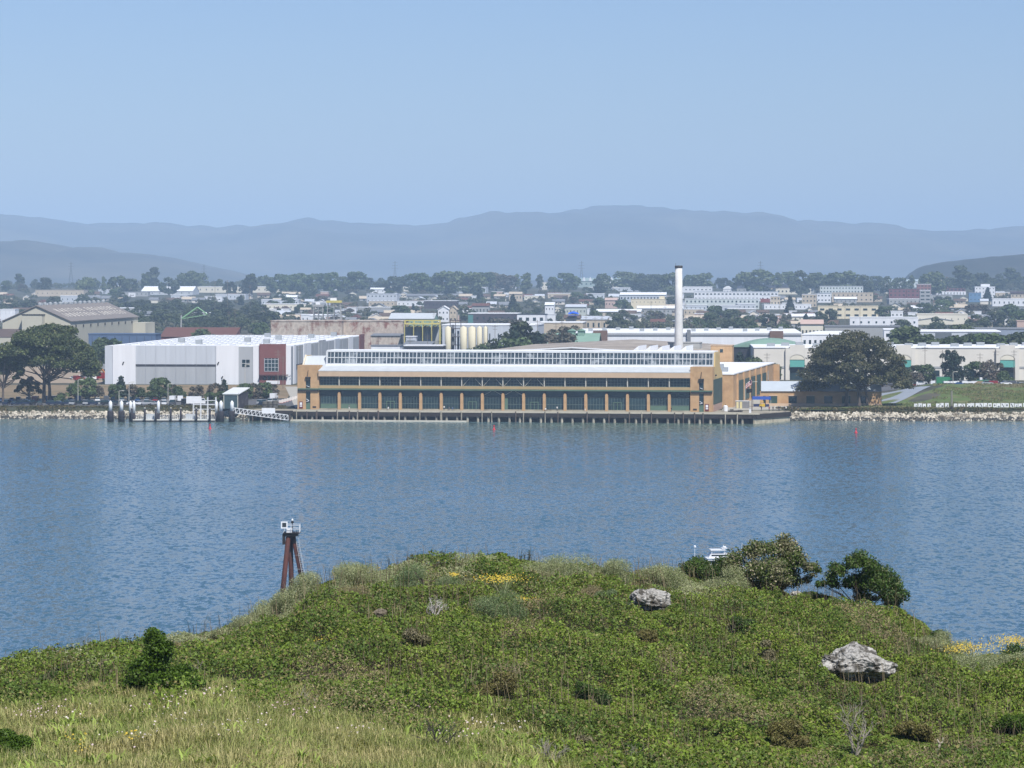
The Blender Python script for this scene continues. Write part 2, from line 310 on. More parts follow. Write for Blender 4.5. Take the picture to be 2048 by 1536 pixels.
# shallow silty water close to the far shore is greener
rs = n.new('ShaderNodeMapRange'); rs.inputs[1].default_value = 1010; rs.inputs[2].default_value = 1185; L.new(sp.outputs[1], rs.inputs[0])
nb = n.new('ShaderNodeTexNoise'); nb.inputs['Scale'].default_value = .012; nb.inputs['Detail'].default_value = 3; L.new(gm.outputs['Position'], nb.inputs['Vector'])
ad = n.new('ShaderNodeMath'); ad.operation = 'MULTIPLY'; L.new(rs.outputs[0], ad.inputs[0])
rb = n.new('ShaderNodeMapRange'); rb.inputs[1].default_value = .3; rb.inputs[2].default_value = .6; L.new(nb.outputs[0], rb.inputs[0]); L.new(rb.outputs[0], ad.inputs[1])
cm = n.new('ShaderNodeMix'); cm.data_type = 'RGBA'; cm.inputs[6].default_value = (.046, .106, .145, 1); cm.inputs[7].default_value = (.11, .16, .125, 1)
L.new(ad.outputs[0], cm.inputs[0]); L.new(cm.outputs[2], p.inputs['Base Color'])
def slope(scale, det, amp, stretch):
    """two independent wave slopes from one noise, centred on zero"""
    mp = n.new('ShaderNodeMapping'); mp.inputs['Scale'].default_value = stretch; L.new(gm.outputs['Position'], mp.inputs[0])
    q = n.new('ShaderNodeTexNoise'); q.inputs['Scale'].default_value = scale; q.inputs['Detail'].default_value = det; q.inputs['Roughness'].default_value = .62; L.new(mp.outputs[0], q.inputs['Vector'])
    a = n.new('ShaderNodeVectorMath'); a.operation = 'MULTIPLY_ADD'; a.inputs[1].default_value = (amp, amp, 0); a.inputs[2].default_value = (-amp / 2, -amp / 2, 0); L.new(q.outputs['Color'], a.inputs[0]); return a.outputs[0]
s1 = slope(1.15, 4, 1.6, (.9, .36, 1)); s2 = slope(.30, 3, .34, (1.0, .4, 1))
va = n.new('ShaderNodeVectorMath'); va.operation = 'ADD'; L.new(s1, va.inputs[0]); L.new(s2, va.inputs[1])
# gust patches: ripple height changes slowly over the channel
gp = n.new('ShaderNodeTexNoise'); gp.inputs['Scale'].default_value = .012; gp.inputs['Detail'].default_value = 5; gp.inputs['Roughness'].default_value = .6
mpg = n.new('ShaderNodeMapping'); mpg.inputs['Scale'].default_value = (1, .45, 1); L.new(gm.outputs['Position'], mpg.inputs[0]); L.new(mpg.outputs[0], gp.inputs['Vector'])
gr = n.new('ShaderNodeMapRange'); gr.inputs[1].default_value = .32; gr.inputs[2].default_value = .68; gr.inputs[3].default_value = .6; gr.inputs[4].default_value = 1.35; L.new(gp.outputs[0], gr.inputs[0])
vs_ = n.new('ShaderNodeVectorMath'); vs_.operation = 'SCALE'; L.new(va.outputs[0], vs_.inputs[0]); L.new(gr.outputs[0], vs_.inputs['Scale'])
vb = n.new('ShaderNodeVectorMath'); vb.operation = 'ADD'; vb.inputs[1].default_value = (0, 0, 1); L.new(vs_.outputs[0], vb.inputs[0])
vn_ = n.new('ShaderNodeVectorMath'); vn_.operation = 'NORMALIZE'; L.new(vb.outputs[0], vn_.inputs[0]); L.new(vn_.outputs[0], p.inputs['Normal'])
MATS['water'] = m_w
tag(MB().add([(-12000, -800, 0), (12000, -800, 0), (12000, 1330, 0), (-12000, 1330, 0)], [(0, 1, 2, 3)]).build('water', m_w, fix=False), 'blue rippled channel water', None, None, 'structure')
# ---------------------------------------------------------------- haze
hz = bpy.data.materials.new('haze'); hz.use_nodes = True; t = hz.node_tree; n = t.nodes
n.remove(n['Principled BSDF']); pv = n.new('ShaderNodeVolumePrincipled'); pv.inputs['Color'].default_value = (.54, .75, 1.0, 1); pv.inputs['Density'].default_value = 9e-5; pv.inputs['Anisotropy'].default_value = -0.3
t.links.new(pv.outputs[0], n['Material Output'].inputs['Volume'])
tag(MB().box(-13000, 13000, -900, 32000, -4, 560).build('haze', hz), 'thin blue summer haze over the water and land', None, None, 'stuff')
# ---------------------------------------------------------------- island hill in the foreground
SK = np.array([[-700, 1420], [-300, 1385], [0, 1352], [60, 1338], [100, 1328], [180, 1312], [255, 1310], [300, 1300], [420, 1278], [500, 1238], [560, 1212], [610, 1182], [660, 1160], [700, 1150], [760, 1142], [830, 1130], [900, 1126], [950, 1126], [1020, 1136], [1100, 1142], [1180, 1138], [1250, 1148], [1310, 1143], [1360, 1150], [1480, 1172], [1600, 1190], [1700, 1206], [1760, 1216], [1800, 1232], [1850, 1262], [1900, 1300], [1940, 1320], [1985, 1324], [2048, 1318], [2300, 1330], [2800, 1400]])
SA = np.array([[-700, 1420], [0, 1402], [250, 1400], [450, 1385], [560, 1410], [700, 1432], [900, 1452], [1000, 1448], [1200, 1500], [1500, 1530], [2048, 1560], [2800, 1580]])   # where grass gives way to bushes (row)
SB = np.array([[-700, 1420], [0, 1402], [250, 1400], [450, 1385], [560, 1410], [700, 1436], [900, 1462], [960, 1440], [1040, 1470], [1120, 1510], [1180, 1570], [1400, 1700], [2800, 1900]])   # the same edge for the plants
YR = np.array([[-700, 92], [0, 98], [250, 100], [450, 110], [800, 118], [1500, 122], [1750, 120], [1900, 112], [2048, 110], [2800, 100]])
def hillz(px, Y):
    s = np.interp(px, SK[:, 0], SK[:, 1]); a = np.interp(px, SA[:, 0], SA[:, 1]); yr = np.interp(px, YR[:, 0], YR[:, 1])
    zr = EYE - (s - HOR) / F * yr; ys = 80.; zs = EYE - (a + 8 - HOR) / F * ys; z0 = 43.2
    t1 = np.clip((Y - 40) / (ys - 40), 0, 1); t2 = np.clip((Y - ys) / (yr - ys), 0, 1)
    za = z0 + (zs - z0) * t1; zb = zs + (zr - zs) * np.sin(t2 * math.pi / 2)
    d = np.maximum(Y - yr, 0); zc = zr - .10 * d - .012 * d * d
    zc = np.where(d > 22, zr - 2.2 - 5.81 - .62 * (d - 22), zc)
    z = np.where(Y < ys, za, np.where(Y < yr, zb, zc))
    x = (px - 1024) / F * Y
    return z + (vnoise(np.stack([x / 3.1 + 40, Y / 3.1], -1), 3) - .5) * .5 - .05
def hill_at(px, Y): return Vector((X(px, Y), Y, float(hillz(np.array([float(px)]), np.array([float(Y)]))[0])))
def hill_row(px, py):
    """point of the hill seen at photo position px, py"""
    Ys = np.linspace(48, 124, 600); z = hillz(np.full(600, float(px)), Ys); rows = HOR + (EYE - z) / Ys * F
    k = np.where(rows <= py)[0]
    return hill_at(px, Ys[k[0]] if len(k) else float(np.interp(px, YR[:, 0], YR[:, 1])))
pxs = np.arange(-900, 2960, 10.); Ys = np.concatenate([np.arange(30, 130, .6), np.arange(130, 214, 3.)]); PX, YY = np.meshgrid(pxs, Ys)
ZZ = np.maximum(hillz(PX, YY), -1.0); V = np.stack([(PX - 1024) / F * YY, YY, ZZ], -1).reshape(-1, 3); n_ = len(pxs); I = np.arange(len(Ys) * n_).reshape(len(Ys), n_)
Q = np.stack([I[:-1, :-1], I[:-1, 1:], I[1:, 1:], I[1:, :-1]], -1).reshape(-1, 4)
tag(npmesh('hill', V, Q, M('hill_soil', sl(74, 66, 44, .55), .95, .3, 1.2, col2=sl(92, 92, 52, .5), bump=.1), None, True), 'island hill of soil under leafy bushes and grass', None, None, 'structure')
g = np.random.default_rng(11)
def scatter(n, px0, px1, Y0, Y1):
    Y = np.sqrt(g.uniform(Y0 ** 2, Y1 ** 2, n)); px = g.uniform(px0, px1, n); return px, Y
def row_of(px, Y, z): return HOR + (EYE - z) / Y * F
CLR = []      # places where the undergrowth thins out round other plants and rocks
def clearing(px, py, rx, k=.85, front=2.6):
    P = hill_row(px, py); CLR.append((P.x, P.y, rx, front, k))
# leafy undergrowth: a closed canopy of mounds
def clear_fac(x, Y):
    f = np.ones(len(x))
    for (cx, cy_, rx, fr, k) in CLR:
        dy = Y - cy_; ry = np.where(dy < 0, fr, rx * 1.2); f *= 1 - k * np.exp(-((np.abs(x - cx) / rx) ** 3 + (np.abs(dy) / ry) ** 3))
    return f
def undergrowth():
    n = 1500000; px, Y = scatter(n, -60, 2108, 54, 127); yr = np.interp(px, YR[:, 0], YR[:, 1]); k = Y < yr + 2.5; px, Y, yr = px[k], Y[k], yr[k]
    x = X(px, Y); z = hillz(px, Y); rw = row_of(px, Y, z); a = np.interp(px, SB[:, 0], SB[:, 1]) + (vnoise(np.stack([x / 1.3, Y / 2.2], -1), 3) - .5) * 130 + (g.random(len(x)) - .5) * 46
    k = rw < a - 6; px, Y, x, z, yr, rw = px[k], Y[k], x[k], z[k], yr[k], rw[k]
    m1 = vnoise(np.stack([x / 1.1, Y / 1.5], -1), 3); m2 = vnoise(np.stack([x / .34 + 9, Y / .42], -1), 2); thin = vnoise(np.stack([x / 2.6 + 70, Y / 4.], -1), 3)
    m0 = vnoise(np.stack([x / 2.6 + 20, Y / 4.2], -1), 2); can = -.26 + .62 * m1 + .75 * (m2 - .5) + .62 * sstep(.3, .75, m0); can = np.clip(can, .04, 1.25) * clear_fac(x, Y) * (1 - .55 * sstep(-4.0, .6, Y - yr))
    u = 1 - g.random(len(px)) ** 2 * .75; keep = g.random(len(px)) < np.clip(1.45 - sstep(.54, .70, thin) * 1.0, .35, 1); px, Y, x, z, can, u = px[keep], Y[keep], x[keep], z[keep], can[keep], u[keep]
    pos = np.stack([x, Y, z + can * u], -1); nr = g.normal(size=(len(x), 3)) * .75 + np.array([.15, -.35, .85])
    pxx = x / Y * F + 1024; yr = np.interp(pxx, YR[:, 0], YR[:, 1]); sz = g.uniform(.022, .056, len(x))
    cr = sstep(-11, -3, Y - yr) * (1 - sstep(1380, 1500, pxx)) * sstep(.40, .52, vnoise(np.stack([x / 1.9 + 33, Y / 3.4], -1), 3)); br = sstep(.60, .68, vnoise(np.stack([x / 2.3 + 90, Y / 4.6], -1), 3)) * .75
    isc = g.random(len(x)) < cr; isb = ~isc & (g.random(len(x)) < br); rest = ~isc & ~isb
    V, Q = quads(pos[isc], nr[isc], sz[isc] * .85, .34, g, .2); tag(npmesh('sage_scrub', V, Q, l_sage), 'pale grey-green sage scrub spreading along the crest of the island hill', 'scrub', None, 'stuff')
    V, Q = quads(pos[isb], nr[isb], sz[isb] * .8, .3, g, .2); tag(npmesh('dry_scrub', V, Q, l_dry), 'dry brown scrub showing in patches through the green undergrowth', 'scrub', None, 'stuff')
    V, Q = quads(pos[rest], nr[rest], sz[rest], .62, g, .25)
    return tag(npmesh('undergrowth', V, Q, LEAF('undergrowth_leaf', sl(124, 144, 54, .84), sl(94, 118, 48, .74), sl(140, 130, 82, .74), big=.42, isl=.5, mid=.5, trans=.25)), 'dense low leafy green undergrowth covering the island hill', 'undergrowth', None, 'stuff')
# bare twigs and dry stems poking out of the undergrowth
def blades(pos, h, lean, wd, bend=.5):
    n = len(pos); an = g.uniform(0, 2 * math.pi, n); dx = np.stack([np.cos(an), np.sin(an), 0 * an], -1); sd_ = np.stack([-np.sin(an), np.cos(an), 0 * an], -1)
    # blades show their broad side to all directions
    mid = pos + np.array([0, 0, 1]) * (h * .55)[:, None] + dx * (lean * h * .35)[:, None]; tip = pos + np.array([0, 0, 1]) * (h * (1 - bend * lean))[:, None] + dx * (lean * h)[:, None]
    w = wd[:, None]
    V = np.stack([pos - sd_ * w, pos + sd_ * w, mid + sd_ * w * .8, mid - sd_ * w * .8, tip + sd_ * w * .15, tip - sd_ * w * .15], 1).reshape(-1, 3); o = (np.arange(n) * 6)[:, None]
    Q = np.concatenate([o + np.array([[0, 1, 2, 3]]), o + np.array([[3, 2, 4, 5]])], 1).reshape(-1, 4); return V, Q
n = 15000; px, Y = scatter(n, -60, 2108, 62, 122); x = X(px, Y); z = hillz(px, Y); k = (row_of(px, Y, z) < np.interp(px, SB[:, 0], SB[:, 1])) & (Y < np.interp(px, YR[:, 0], YR[:, 1]) + 1) & (vnoise(np.stack([x / 2., Y / 3.], -1), 2) > .47)
V, Q = blades(np.stack([x, Y, z + .1], -1)[k], g.uniform(.45, 1.1, k.sum()), g.uniform(.1, .9, k.sum()), g.uniform(.004, .009, k.sum()))
tag(npmesh('dry_stems', V, Q, LEAF('dry_stem', sl(150, 136, 104, .6), sl(118, 104, 80, .55), trans=.1)), 'dry thin stems standing out of the undergrowth', 'stems', None, 'stuff')
# meadow grass
def meadow():
    n = 330000; px, Y = scatter(n, -60, 2108, 50, 86); x = X(px, Y); z = hillz(px, Y); a = np.interp(px, SB[:, 0], SB[:, 1]) + (vnoise(np.stack([x / 1.3, Y / 2.2], -1), 3) - .5) * 130 + (g.random(len(x)) - .5) * 46
    k = row_of(px, Y, z) > a - 16; x, Y, z, px = x[k], Y[k], z[k], px[k]
    t = vnoise(np.stack([x / 1.6 + 3, Y / 2.6], -1), 3)
    V, Q = blades(np.stack([x, Y, z - .03], -1), g.uniform(.16, .46, len(x)) * (.55 + t), g.uniform(.15, 1.0, len(x)), g.uniform(.005, .011, len(x)))
    tag(npmesh('meadow_grass', V, Q, LEAF('grass_blade', sl(180, 172, 118, .88), sl(140, 152, 80, .86), sl(206, 192, 140, .8), big=.42, isl=.4, trans=.3, mid=.47)), 'long mixed green and straw coloured meadow grass', 'grass', None, 'stuff')
    # broad-leaved bright green plants in the grass
    n = 5200; px, Y = scatter(n, -60, 2108, 52, 84); x = X(px, Y); z = hillz(px, Y); t = vnoise(np.stack([x / 2.2 + 30, Y / 3.3], -1), 2); a = np.interp(px, SB[:, 0], SB[:, 1]); k = (t > .52) & (row_of(px, Y, z) > a - 60)
    V, Q = blades(np.repeat(np.stack([x, Y, z], -1)[k], 3, 0), g.uniform(.25, .5, k.sum() * 3), g.uniform(.4, 1.1, k.sum() * 3), g.uniform(.016, .034, k.sum() * 3), .45)
    tag(npmesh('broadleaf_weeds', V, Q, LEAF('broad_blade', sl(166, 182, 92, .85), sl(138, 162, 72, .85), big=.5, trans=.3)), 'bright green broad curling weeds among the meadow grass', 'weeds', None, 'stuff')
meadow()
def flowers(name, label, spots, n, mat, size, hh, spread):
    P = []
    for (px, py, wx) in spots:
        c = hill_row(px, py); k = n
        P.append(np.stack([c.x + g.normal(size=k) * wx, c.y + g.normal(size=k) * wx * 1.6, c.z + g.uniform(hh * .6, hh, k)], -1))
    P = np.concatenate(P); V, Q = quads(P, g.normal(size=(len(P), 3)) * .35 + np.array([0, -.5, .8]), g.uniform(.6, 1.3, len(P)) * size, .9, g)
    return tag(npmesh(name, V, Q, mat), label, 'flowers', None, 'stuff')
m_wf = LEAF('white_petal', sl(232, 220, 214, .85), sl(222, 190, 196, .85), trans=.2, isl=.1); m_yf = LEAF('yellow_petal', sl(222, 190, 62, .8), sl(226, 204, 96, .8), trans=.2, isl=.12)
flowers('wildflowers', 'small white and pink wildflowers scattered in the meadow grass', [(300, 1445, .5), (350, 1425, .45), (330, 1470, .35), (420, 1410, .25), (90, 1450, .3), (40, 1455, .25), (560, 1445, .25), (500, 1475, .3), (430, 1490, .4), (700, 1490, .3), (920, 1500, .25), (940, 1470, .25), (760, 1440, .3), (270, 1500, .3), (150, 1470, .35), (610, 1455, .18), (820, 1440, .2), (1010, 1480, .3)], 17, m_wf, .022, .42, 1)
flowers('wildflowers', 'tiny yellow wildflowers in the grass at the meadow edge', [(160, 1505, .14), (265, 1505, .05), (165, 1530, .1)], 14, m_yf, .022, .4, 1)
# ---- bushes
def hull(wd, ht, n, g, flat=1.0, ragged=0):
    """clumps inside a dome; ragged bushes throw clumps of uneven size out past it"""
    c = []; r = []
    for i in range(n):
        a = g.uniform(0, 2 * math.pi); q = g.random() ** .5; zz = g.uniform(.25, 1) * math.sqrt(max(1 - q * q, .05)); k = 1 + ragged * min(.10, max(-.25, g.normal() * .14))
        c.append((math.cos(a) * q * wd * .36 * k, math.sin(a) * q * wd * .36, zz * ht * .84 * k)); s = wd * g.uniform(.13, .24) * (1 - .42 * ragged * g.random()); r.append((s, s, s * .8 * flat))
    return c, r
def shaped(lst, hw, ht, g, n=3):
    c, r = [], []
    for (a, z, q) in lst:
        for k in range(n): c.append((a * hw + g.normal() * .09, g.normal() * hw * .36 * (1 - abs(a) * .6), z * ht + g.normal() * .07)); s = q * hw * g.uniform(.75, 1.5); r.append((s, s, s * .85))
    return c, r
def shrub(name, label, px, py, wd, ht, mat, n, leaf, seed, clumps=9, stems=7, flat=1.0, cat='shrub', group=None, sunk=.1, aspect=.6, ragged=0, lst=None):
    g2 = np.random.default_rng(seed); P = hill_row(px, py); clearing(px, py, wd * (1.0 if lst else .5))
    t = thing(name, label, cat, (P.x, P.y, P.z - sunk), 0, group); c, r = shaped(lst, wd, ht, g2) if lst else hull(wd, ht, clumps, g2, flat, ragged)
    V, Q = cloud(c, r, n, leaf, g2, .9, -.8, aspect, .25 if lst else .5); npmesh('foliage', V, Q, mat, t)
    mb = MB()
    for i in range(stems):
        e = c[int(g2.integers(len(c)))]; k = Vector((g2.normal() * wd * .05, g2.normal() * wd * .05, 0)); mid = (k + Vector(e)) * .5 + Vector((g2.normal() * .06 * wd, g2.normal() * .06 * wd, .05 * ht)); w_ = .012 * wd + .006
        mb.path([k, mid, Vector(e)], [w_, w_ * .7, w_ * .3], 5)
    mb.build('branches', M('bush_bark', sl(120, 106, 92, .5), .9, .25, 3), t)
    return t
l_toy = LEAF('dark_bush_leaf', sl(86, 112, 44, .75), sl(68, 96, 42, .7), sl(124, 130, 90, .7), big=.8, isl=.45)
l_toy2 = LEAF('lichened_bush_leaf', sl(92, 112, 50, .75), sl(132, 128, 98, .8), sl(178, 168, 140, .85), big=1.3, isl=.4, mid=.56)
l_sage = LEAF('sage_leaf', sl(160, 166, 124, .9), sl(138, 148, 104, .9), sl(184, 182, 148, .9), big=1., isl=.35, rough=.8)
l_sage2 = LEAF('dark_sage_leaf', sl(122, 140, 98, .85), sl(108, 128, 82, .85), sl(150, 156, 118, .85), big=1., isl=.35, rough=.8)
l_dry = LEAF('dry_brush_leaf', sl(156, 142, 106, .8), sl(132, 124, 88, .78), sl(170, 158, 126, .82), big=1., isl=.35, trans=.1, rough=.9)
l_dkgr = LEAF('bright_bush_leaf', sl(96, 126, 34, .6), sl(80, 110, 32, .6), big=.8, isl=.4)
BIG = [(-.8, .52, .15), (-.62, .68, .19), (-.4, .74, .2), (-.15, .78, .2), (.1, .84, .22), (.35, .9, .21), (.52, .78, .21), (.64, .6, .19), (.86, .5, .12), (.97, .42, .08), (-.6, .42, .22), (-.3, .5, .24), (0, .5, .26), (.3, .55, .26), (.45, .38, .2), (-.78, .28, .14), (-.1, .24, .2), (.2, .24, .2), (.62, .28, .11), (.8, .3, .09)]
LEAN = [(-.88, .46, .11), (-.62, .54, .15), (-.5, .74, .18), (-.25, .86, .2), (0, .85, .2), (.25, .78, .21), (.5, .62, .22), (.75, .45, .2), (.92, .26, .15), (-.3, .5, .2), (0, .5, .24), (.3, .45, .24), (.55, .28, .2), (.8, .14, .15), (-.02, .24, .14), (.25, .18, .17)]
KNOB = [(-.05, .93, .3), (.5, .9, .28), (.25, .98, .2), (.2, .8, .36), (.1, .66, .36), (-.25, .58, .34), (.5, .6, .3), (-.35, .46, .34), (.25, .46, .38), (-.55, .26, .38), (.1, .26, .42), (.65, .3, .36), (.95, .2, .34), (1.3, .18, .3), (-.4, .1, .34)]
shrub('toyon_bush', 'large rounded bush with grey lichened twigs on its crown, in front of the white boat', 1536, 1180, 1.62, 2.1, l_toy2, 26000, .042, 111, 34, 18, 1.0, 'bush', 'bushes on the hill crest', .15, .6, 1, BIG)
shrub('toyon_bush', 'leaning dense green bush at the end of the crest, open water behind', 1720, 1208, 1.45, 1.95, l_toy, 21000, .042, 122, 28, 16, 1.0, 'bush', 'bushes on the hill crest', .15, .6, 1, LEAN)
shrub('toyon_bush', 'small dome-shaped green bush directly below the white boat', 1407, 1160, 2.1, 1.55, l_toy, 13000, .036, 103, 16, 5, 1.0, 'bush', 'bushes on the hill crest', .05, .6, .5)
shrub('toyon_bush', 'low green bush filling the gap between the two large crest bushes', 1632, 1196, 1.4, .6, l_toy, 7500, .036, 104, 18, 5, 1.0, 'bush', 'bushes on the hill crest', .1, .6, .8)
shrub('toyon_bush', 'upright green bush with a tall top knob, dark at its foot, at meadow edge', 304, 1392, .56, 1.5, l_dkgr, 18000, .034, 105, 44, 10, 1.0, 'bush', None, .1, .6, .5, KNOB)
shrub('toyon_bush', 'broad low dark bush at the meadow edge beside the upright knobbed bush', 350, 1394, 1.7, .8, l_dkgr, 14000, .034, 106, 14, 6, 1.0, 'bush', None, .1, .6, .5)
shrub('toyon_bush', 'thin dark bush on the steep slope where crest drops to the water', 1872, 1290, 1.1, .7, l_toy, 6500, .034, 107, 22, 5, 1.0, 'bush', None, .1, .6, .8)
shrub('toyon_bush', 'dark green bush on the crest at the frame edge beside yellow blooms', 2040, 1330, 1.6, .8, l_toy, 8000, .036, 108, 22, 5, 1.0, 'bush', None, .1, .6, .8)
shrub('toyon_bush', 'low bright green bush in the meadow corner above dry grey twigs', 24, 1520, 1.1, .75, l_dkgr, 10000, .028, 109, 6, 4, 1.0, 'bush', None, .05)
SAGES = [('grey-green sagebrush on the crest just right of the steel beacon', 640, 1186, 1.5, .5, 0), ('pale sagebrush on the crest slope, yellow blooms above it', 712, 1170, 1.7, .5, 0), ('grey-green sagebrush mound below the crest top, before a yellow patch', 850, 1180, 1.9, .62, 1), ('silvery sagebrush low on the sloping crest left of the beacon', 505, 1262, 1.4, .42, 0), ('pale dry sagebrush where the crest falls toward the bay', 455, 1280, 1.1, .36, 0), ('wide pale sagebrush along the crest between weeds and boulder', 1130, 1160, 2.3, .55, 0), ('grey sagebrush on the crest above the upper boulder', 1215, 1163, 1.5, .45, 0), ('silvery sagebrush beyond and right of the upper boulder', 1330, 1168, 1.6, .45, 0), ('pale sagebrush patch at the foot of the lichened crest bush', 1440, 1178, 1.5, .42, 0), ('grey-green sagebrush in the middle slope under yellow flowers', 985, 1236, 1.6, .6, 1), ('dark green sagebrush touching the upper boulder', 1226, 1224, 1.0, .62, 1), ('small pale sagebrush low in the undergrowth above the meadow', 640, 1322, .9, .36, 1), ('pale sagebrush on the falling crest beside open water', 1880, 1304, 1.5, .55, 0), ('grey flowering sagebrush right of the lower boulder', 1915, 1350, 2.0, .5, 0), ('yellow-topped sagebrush at the frame edge on the crest', 2030, 1345, 1.3, .5, 0), ('pale grey sagebrush clump along the crest left of the beacon legs', 560, 1230, 1.4, .45, 0)]
for i, (lb, px_, py_, w_, h_, k_) in enumerate(SAGES):
    shrub('sagebrush', lb, px_, py_, w_ * 1.5, h_ + .32, [l_sage, l_sage2][k_], int(9000 * w_), .026, 200 + i, 9, 4, .9, 'sagebrush', 'sagebrush on the hill', .08, .3, .7)
DRY = [('brown dry brush left of the upper boulder', 1172, 1206, 1.1, .5), ('brown dry brush on the crest behind the yellow patch', 1085, 1172, 1.3, .45), ('grey-brown dry brush beside the upright knobbed bush', 352, 1318, .9, .5), ('small dry brown brush below the sagebrush mound', 700, 1200, 1.2, .35), ('dry brown brush at the bottom meadow edge, straw coloured', 1335, 1534, .9, .34), ('dry brown brush near the driftwood in low undergrowth', 1816, 1530, .8, .3)]
for i, (lb, px_, py_, w_, h_) in enumerate(DRY): shrub('dry_brush', lb, px_, py_, w_ * 1.25, h_ + .2, l_dry, int(6000 * w_), .024, 240 + i, 7, 6, .9, 'brush', 'dry brush on the hill', .06, .25)
MIX = [('olive-brown low shrub in the undergrowth below the upper boulder', 1290, 1300, 1.3, .55, 2, 0), ('dull grey-brown low shrub left of the lower boulder', 1540, 1330, 1.2, .5, 0, 0), ('dark green low shrub in the middle of the lower slope', 1180, 1400, 1.2, .5, 1, 0), ('olive-brown low shrub above the meadow tip', 1000, 1392, 1.4, .5, 2, 0), ('bright green low shrub on the bottom edge among grey twigs', 1262, 1530, 1.1, .45, 3, 0), ('dark green low shrub in undergrowth above the forked twig', 560, 1330, 1.1, .5, 1, 0), ('dull grey-brown low shrub in the slope below the sagebrush mound', 830, 1300, 1.2, .5, 0, 0), ('bright green low shrub at the frame edge on the lower slope', 2030, 1470, 1.3, .5, 3, 0), ('olive-brown low shrub left of the bleached dead shrub', 1575, 1490, 1.3, .5, 2, 0), ('dark green low shrub on the left slope under open water', 120, 1370, 1.2, .45, 1, 0), ('dull grey-brown low shrub under the low left crest', 215, 1362, 1.0, .4, 0, 0), ('olive-brown low shrub right of the bleached dead shrub', 1820, 1480, 1.2, .45, 2, 0), ('dark green low shrub between the two boulders', 1480, 1270, 1.2, .45, 1, 0), ('dull grey-brown low shrub at the slope bottom near the dead grey shrub', 1150, 1510, 1.0, .42, 0, 0)]
l_olv = LEAF('olive_brown_leaf', sl(132, 128, 72, .8), sl(116, 112, 68, .8), sl(140, 124, 84, .62), big=1, isl=.4); l_gbr = LEAF('grey_brown_leaf', sl(148, 140, 110, .85), sl(122, 122, 84, .8), sl(152, 140, 116, .62), big=1, isl=.4)
for i, (lb, px_, py_, w_, h_, k_, _) in enumerate(MIX): shrub('low_shrub', lb, px_, py_, w_, h_ + .3, [l_gbr, l_toy, l_olv, l_dkgr][k_], int(6500 * w_), .03, 270 + i, 12, 6, .9, 'shrub', 'low shrubs on the hill', .08, .5, .8)
YEL = [('small bright yellow flower patch on the crest', 908, 1162, .42, .22, 420), ('broad yellow flower patch on top of a grey sagebrush', 1005, 1192, .9, .55, 700), ('orange-yellow flower strip between sagebrush and dry brush', 1048, 1212, .75, .2, 420), ('pale yellow blooms along the crest right of the beacon', 722, 1150, .7, .3, 300), ('yellow blooms on the grey scrub right of the lower boulder', 1935, 1332, 1.3, .6, 1100), ('bright yellow blooms at the frame edge on the crest', 2030, 1318, .8, .6, 1000), ('few yellow blooms on the small pale sagebrush in mid slope', 640, 1302, .35, .3, 70), ('yellow blooms under the lichened crest bush', 1412, 1162, .35, .3, 90)]
for i, (lb, px_, py_, w_, h_, k_) in enumerate(YEL):
    P = hill_row(px_, py_); clearing(px_, py_, w_ * .5); g2 = np.random.default_rng(300 + i); t = thing('yarrow', lb, 'flowers', P, 0, 'yellow flower patches on the hill')
    k_ = int(k_ * .5); pos = np.stack([g2.normal(size=k_) * w_ * .42, g2.normal(size=k_) * w_ * .7, h_ * g2.uniform(.8, 1.15, k_)], -1); V, Q = quads(pos, g2.normal(size=(k_, 3)) * .3 + np.array([0, -.5, .8]), g2.uniform(.012, .028, k_), .9, g2); npmesh('blossoms', V, Q, m_yf, t)
    mb = MB()
    for q in pos[:60]: mb.bar((0, 0, -.1), tuple(q), .005, .004, 3)
    mb.build('branches', l_sage, t)
# dead grey shrubs
def dead(label, px, py, wd, ht, seed, n=26, name='dead_shrub', lean=0, mat=None):
    g2 = random.Random(seed); P = hill_row(px, py); mb = MB(); clearing(px, py, wd * .5, .7)
    def grow(a, d, ln, r, lvl):
        b = a + d * ln; m = (a + b) / 2 + Vector((g2.gauss(0, .08), g2.gauss(0, .08), g2.gauss(0, .05))) * ln
        mb.path([a, m, b], [r, r * .85, r * .65], 4)
        if lvl > 0:
            for _ in range(g2.choice([2, 3, 3])):
                nd = (d + Vector((g2.gauss(0, .55), g2.gauss(0, .55), g2.gauss(.05, .35)))).normalized(); grow(b if g2.random() < .7 else m, nd, ln * g2.uniform(.5, .8), r * .6, lvl - 1)
    for _ in range(max(3, n // 6)):
        d = Vector((g2.gauss(lean, .5) * wd / ht, g2.gauss(0, .5) * wd / ht, 1)).normalized(); grow(Vector((g2.gauss(0, .05), g2.gauss(0, .05), -.05)), d, ht * g2.uniform(.3, .5), .013 * (ht + .4), 3)
    o = mb.build(name, mat or M('grey_twig', sl(172, 164, 150, .62), .9, .25, 4), None); o.location = P
    return tag(o, label, 'dead shrub', 'dead shrubs on the hill')
dead('bleached dead shrub with many upright forks below the lower boulder', 1712, 1514, .9, 1.2, 1, 40)
dead('dark grey leaning dead shrub in the meadow grass', 862, 1502, .8, 1.0, 2, 36, lean=.5, mat=M('dark_twig', sl(92, 88, 78, .55), .9, .25, 4))
dead('thin pale forked dead twig at the upper meadow edge', 608, 1428, .5, .75, 3, 14)
dead('low pale tangle of dead twigs beside the forked twig', 652, 1428, .9, .5, 4, 30)
dead('grey dead shrub on the bottom edge of the meadow', 1110, 1534, .7, .8, 5, 36)
dead('grey dead twigs in the meadow corner under a bright bush', 46, 1535, .9, .6, 6, 40)
dead('dead grey twigs with dark tips along the low crest', 150, 1318, 1.1, .7, 7, 26)
dead('pale dead twigs in undergrowth right of the knobbed bush', 400, 1364, .8, .7, 8, 26)
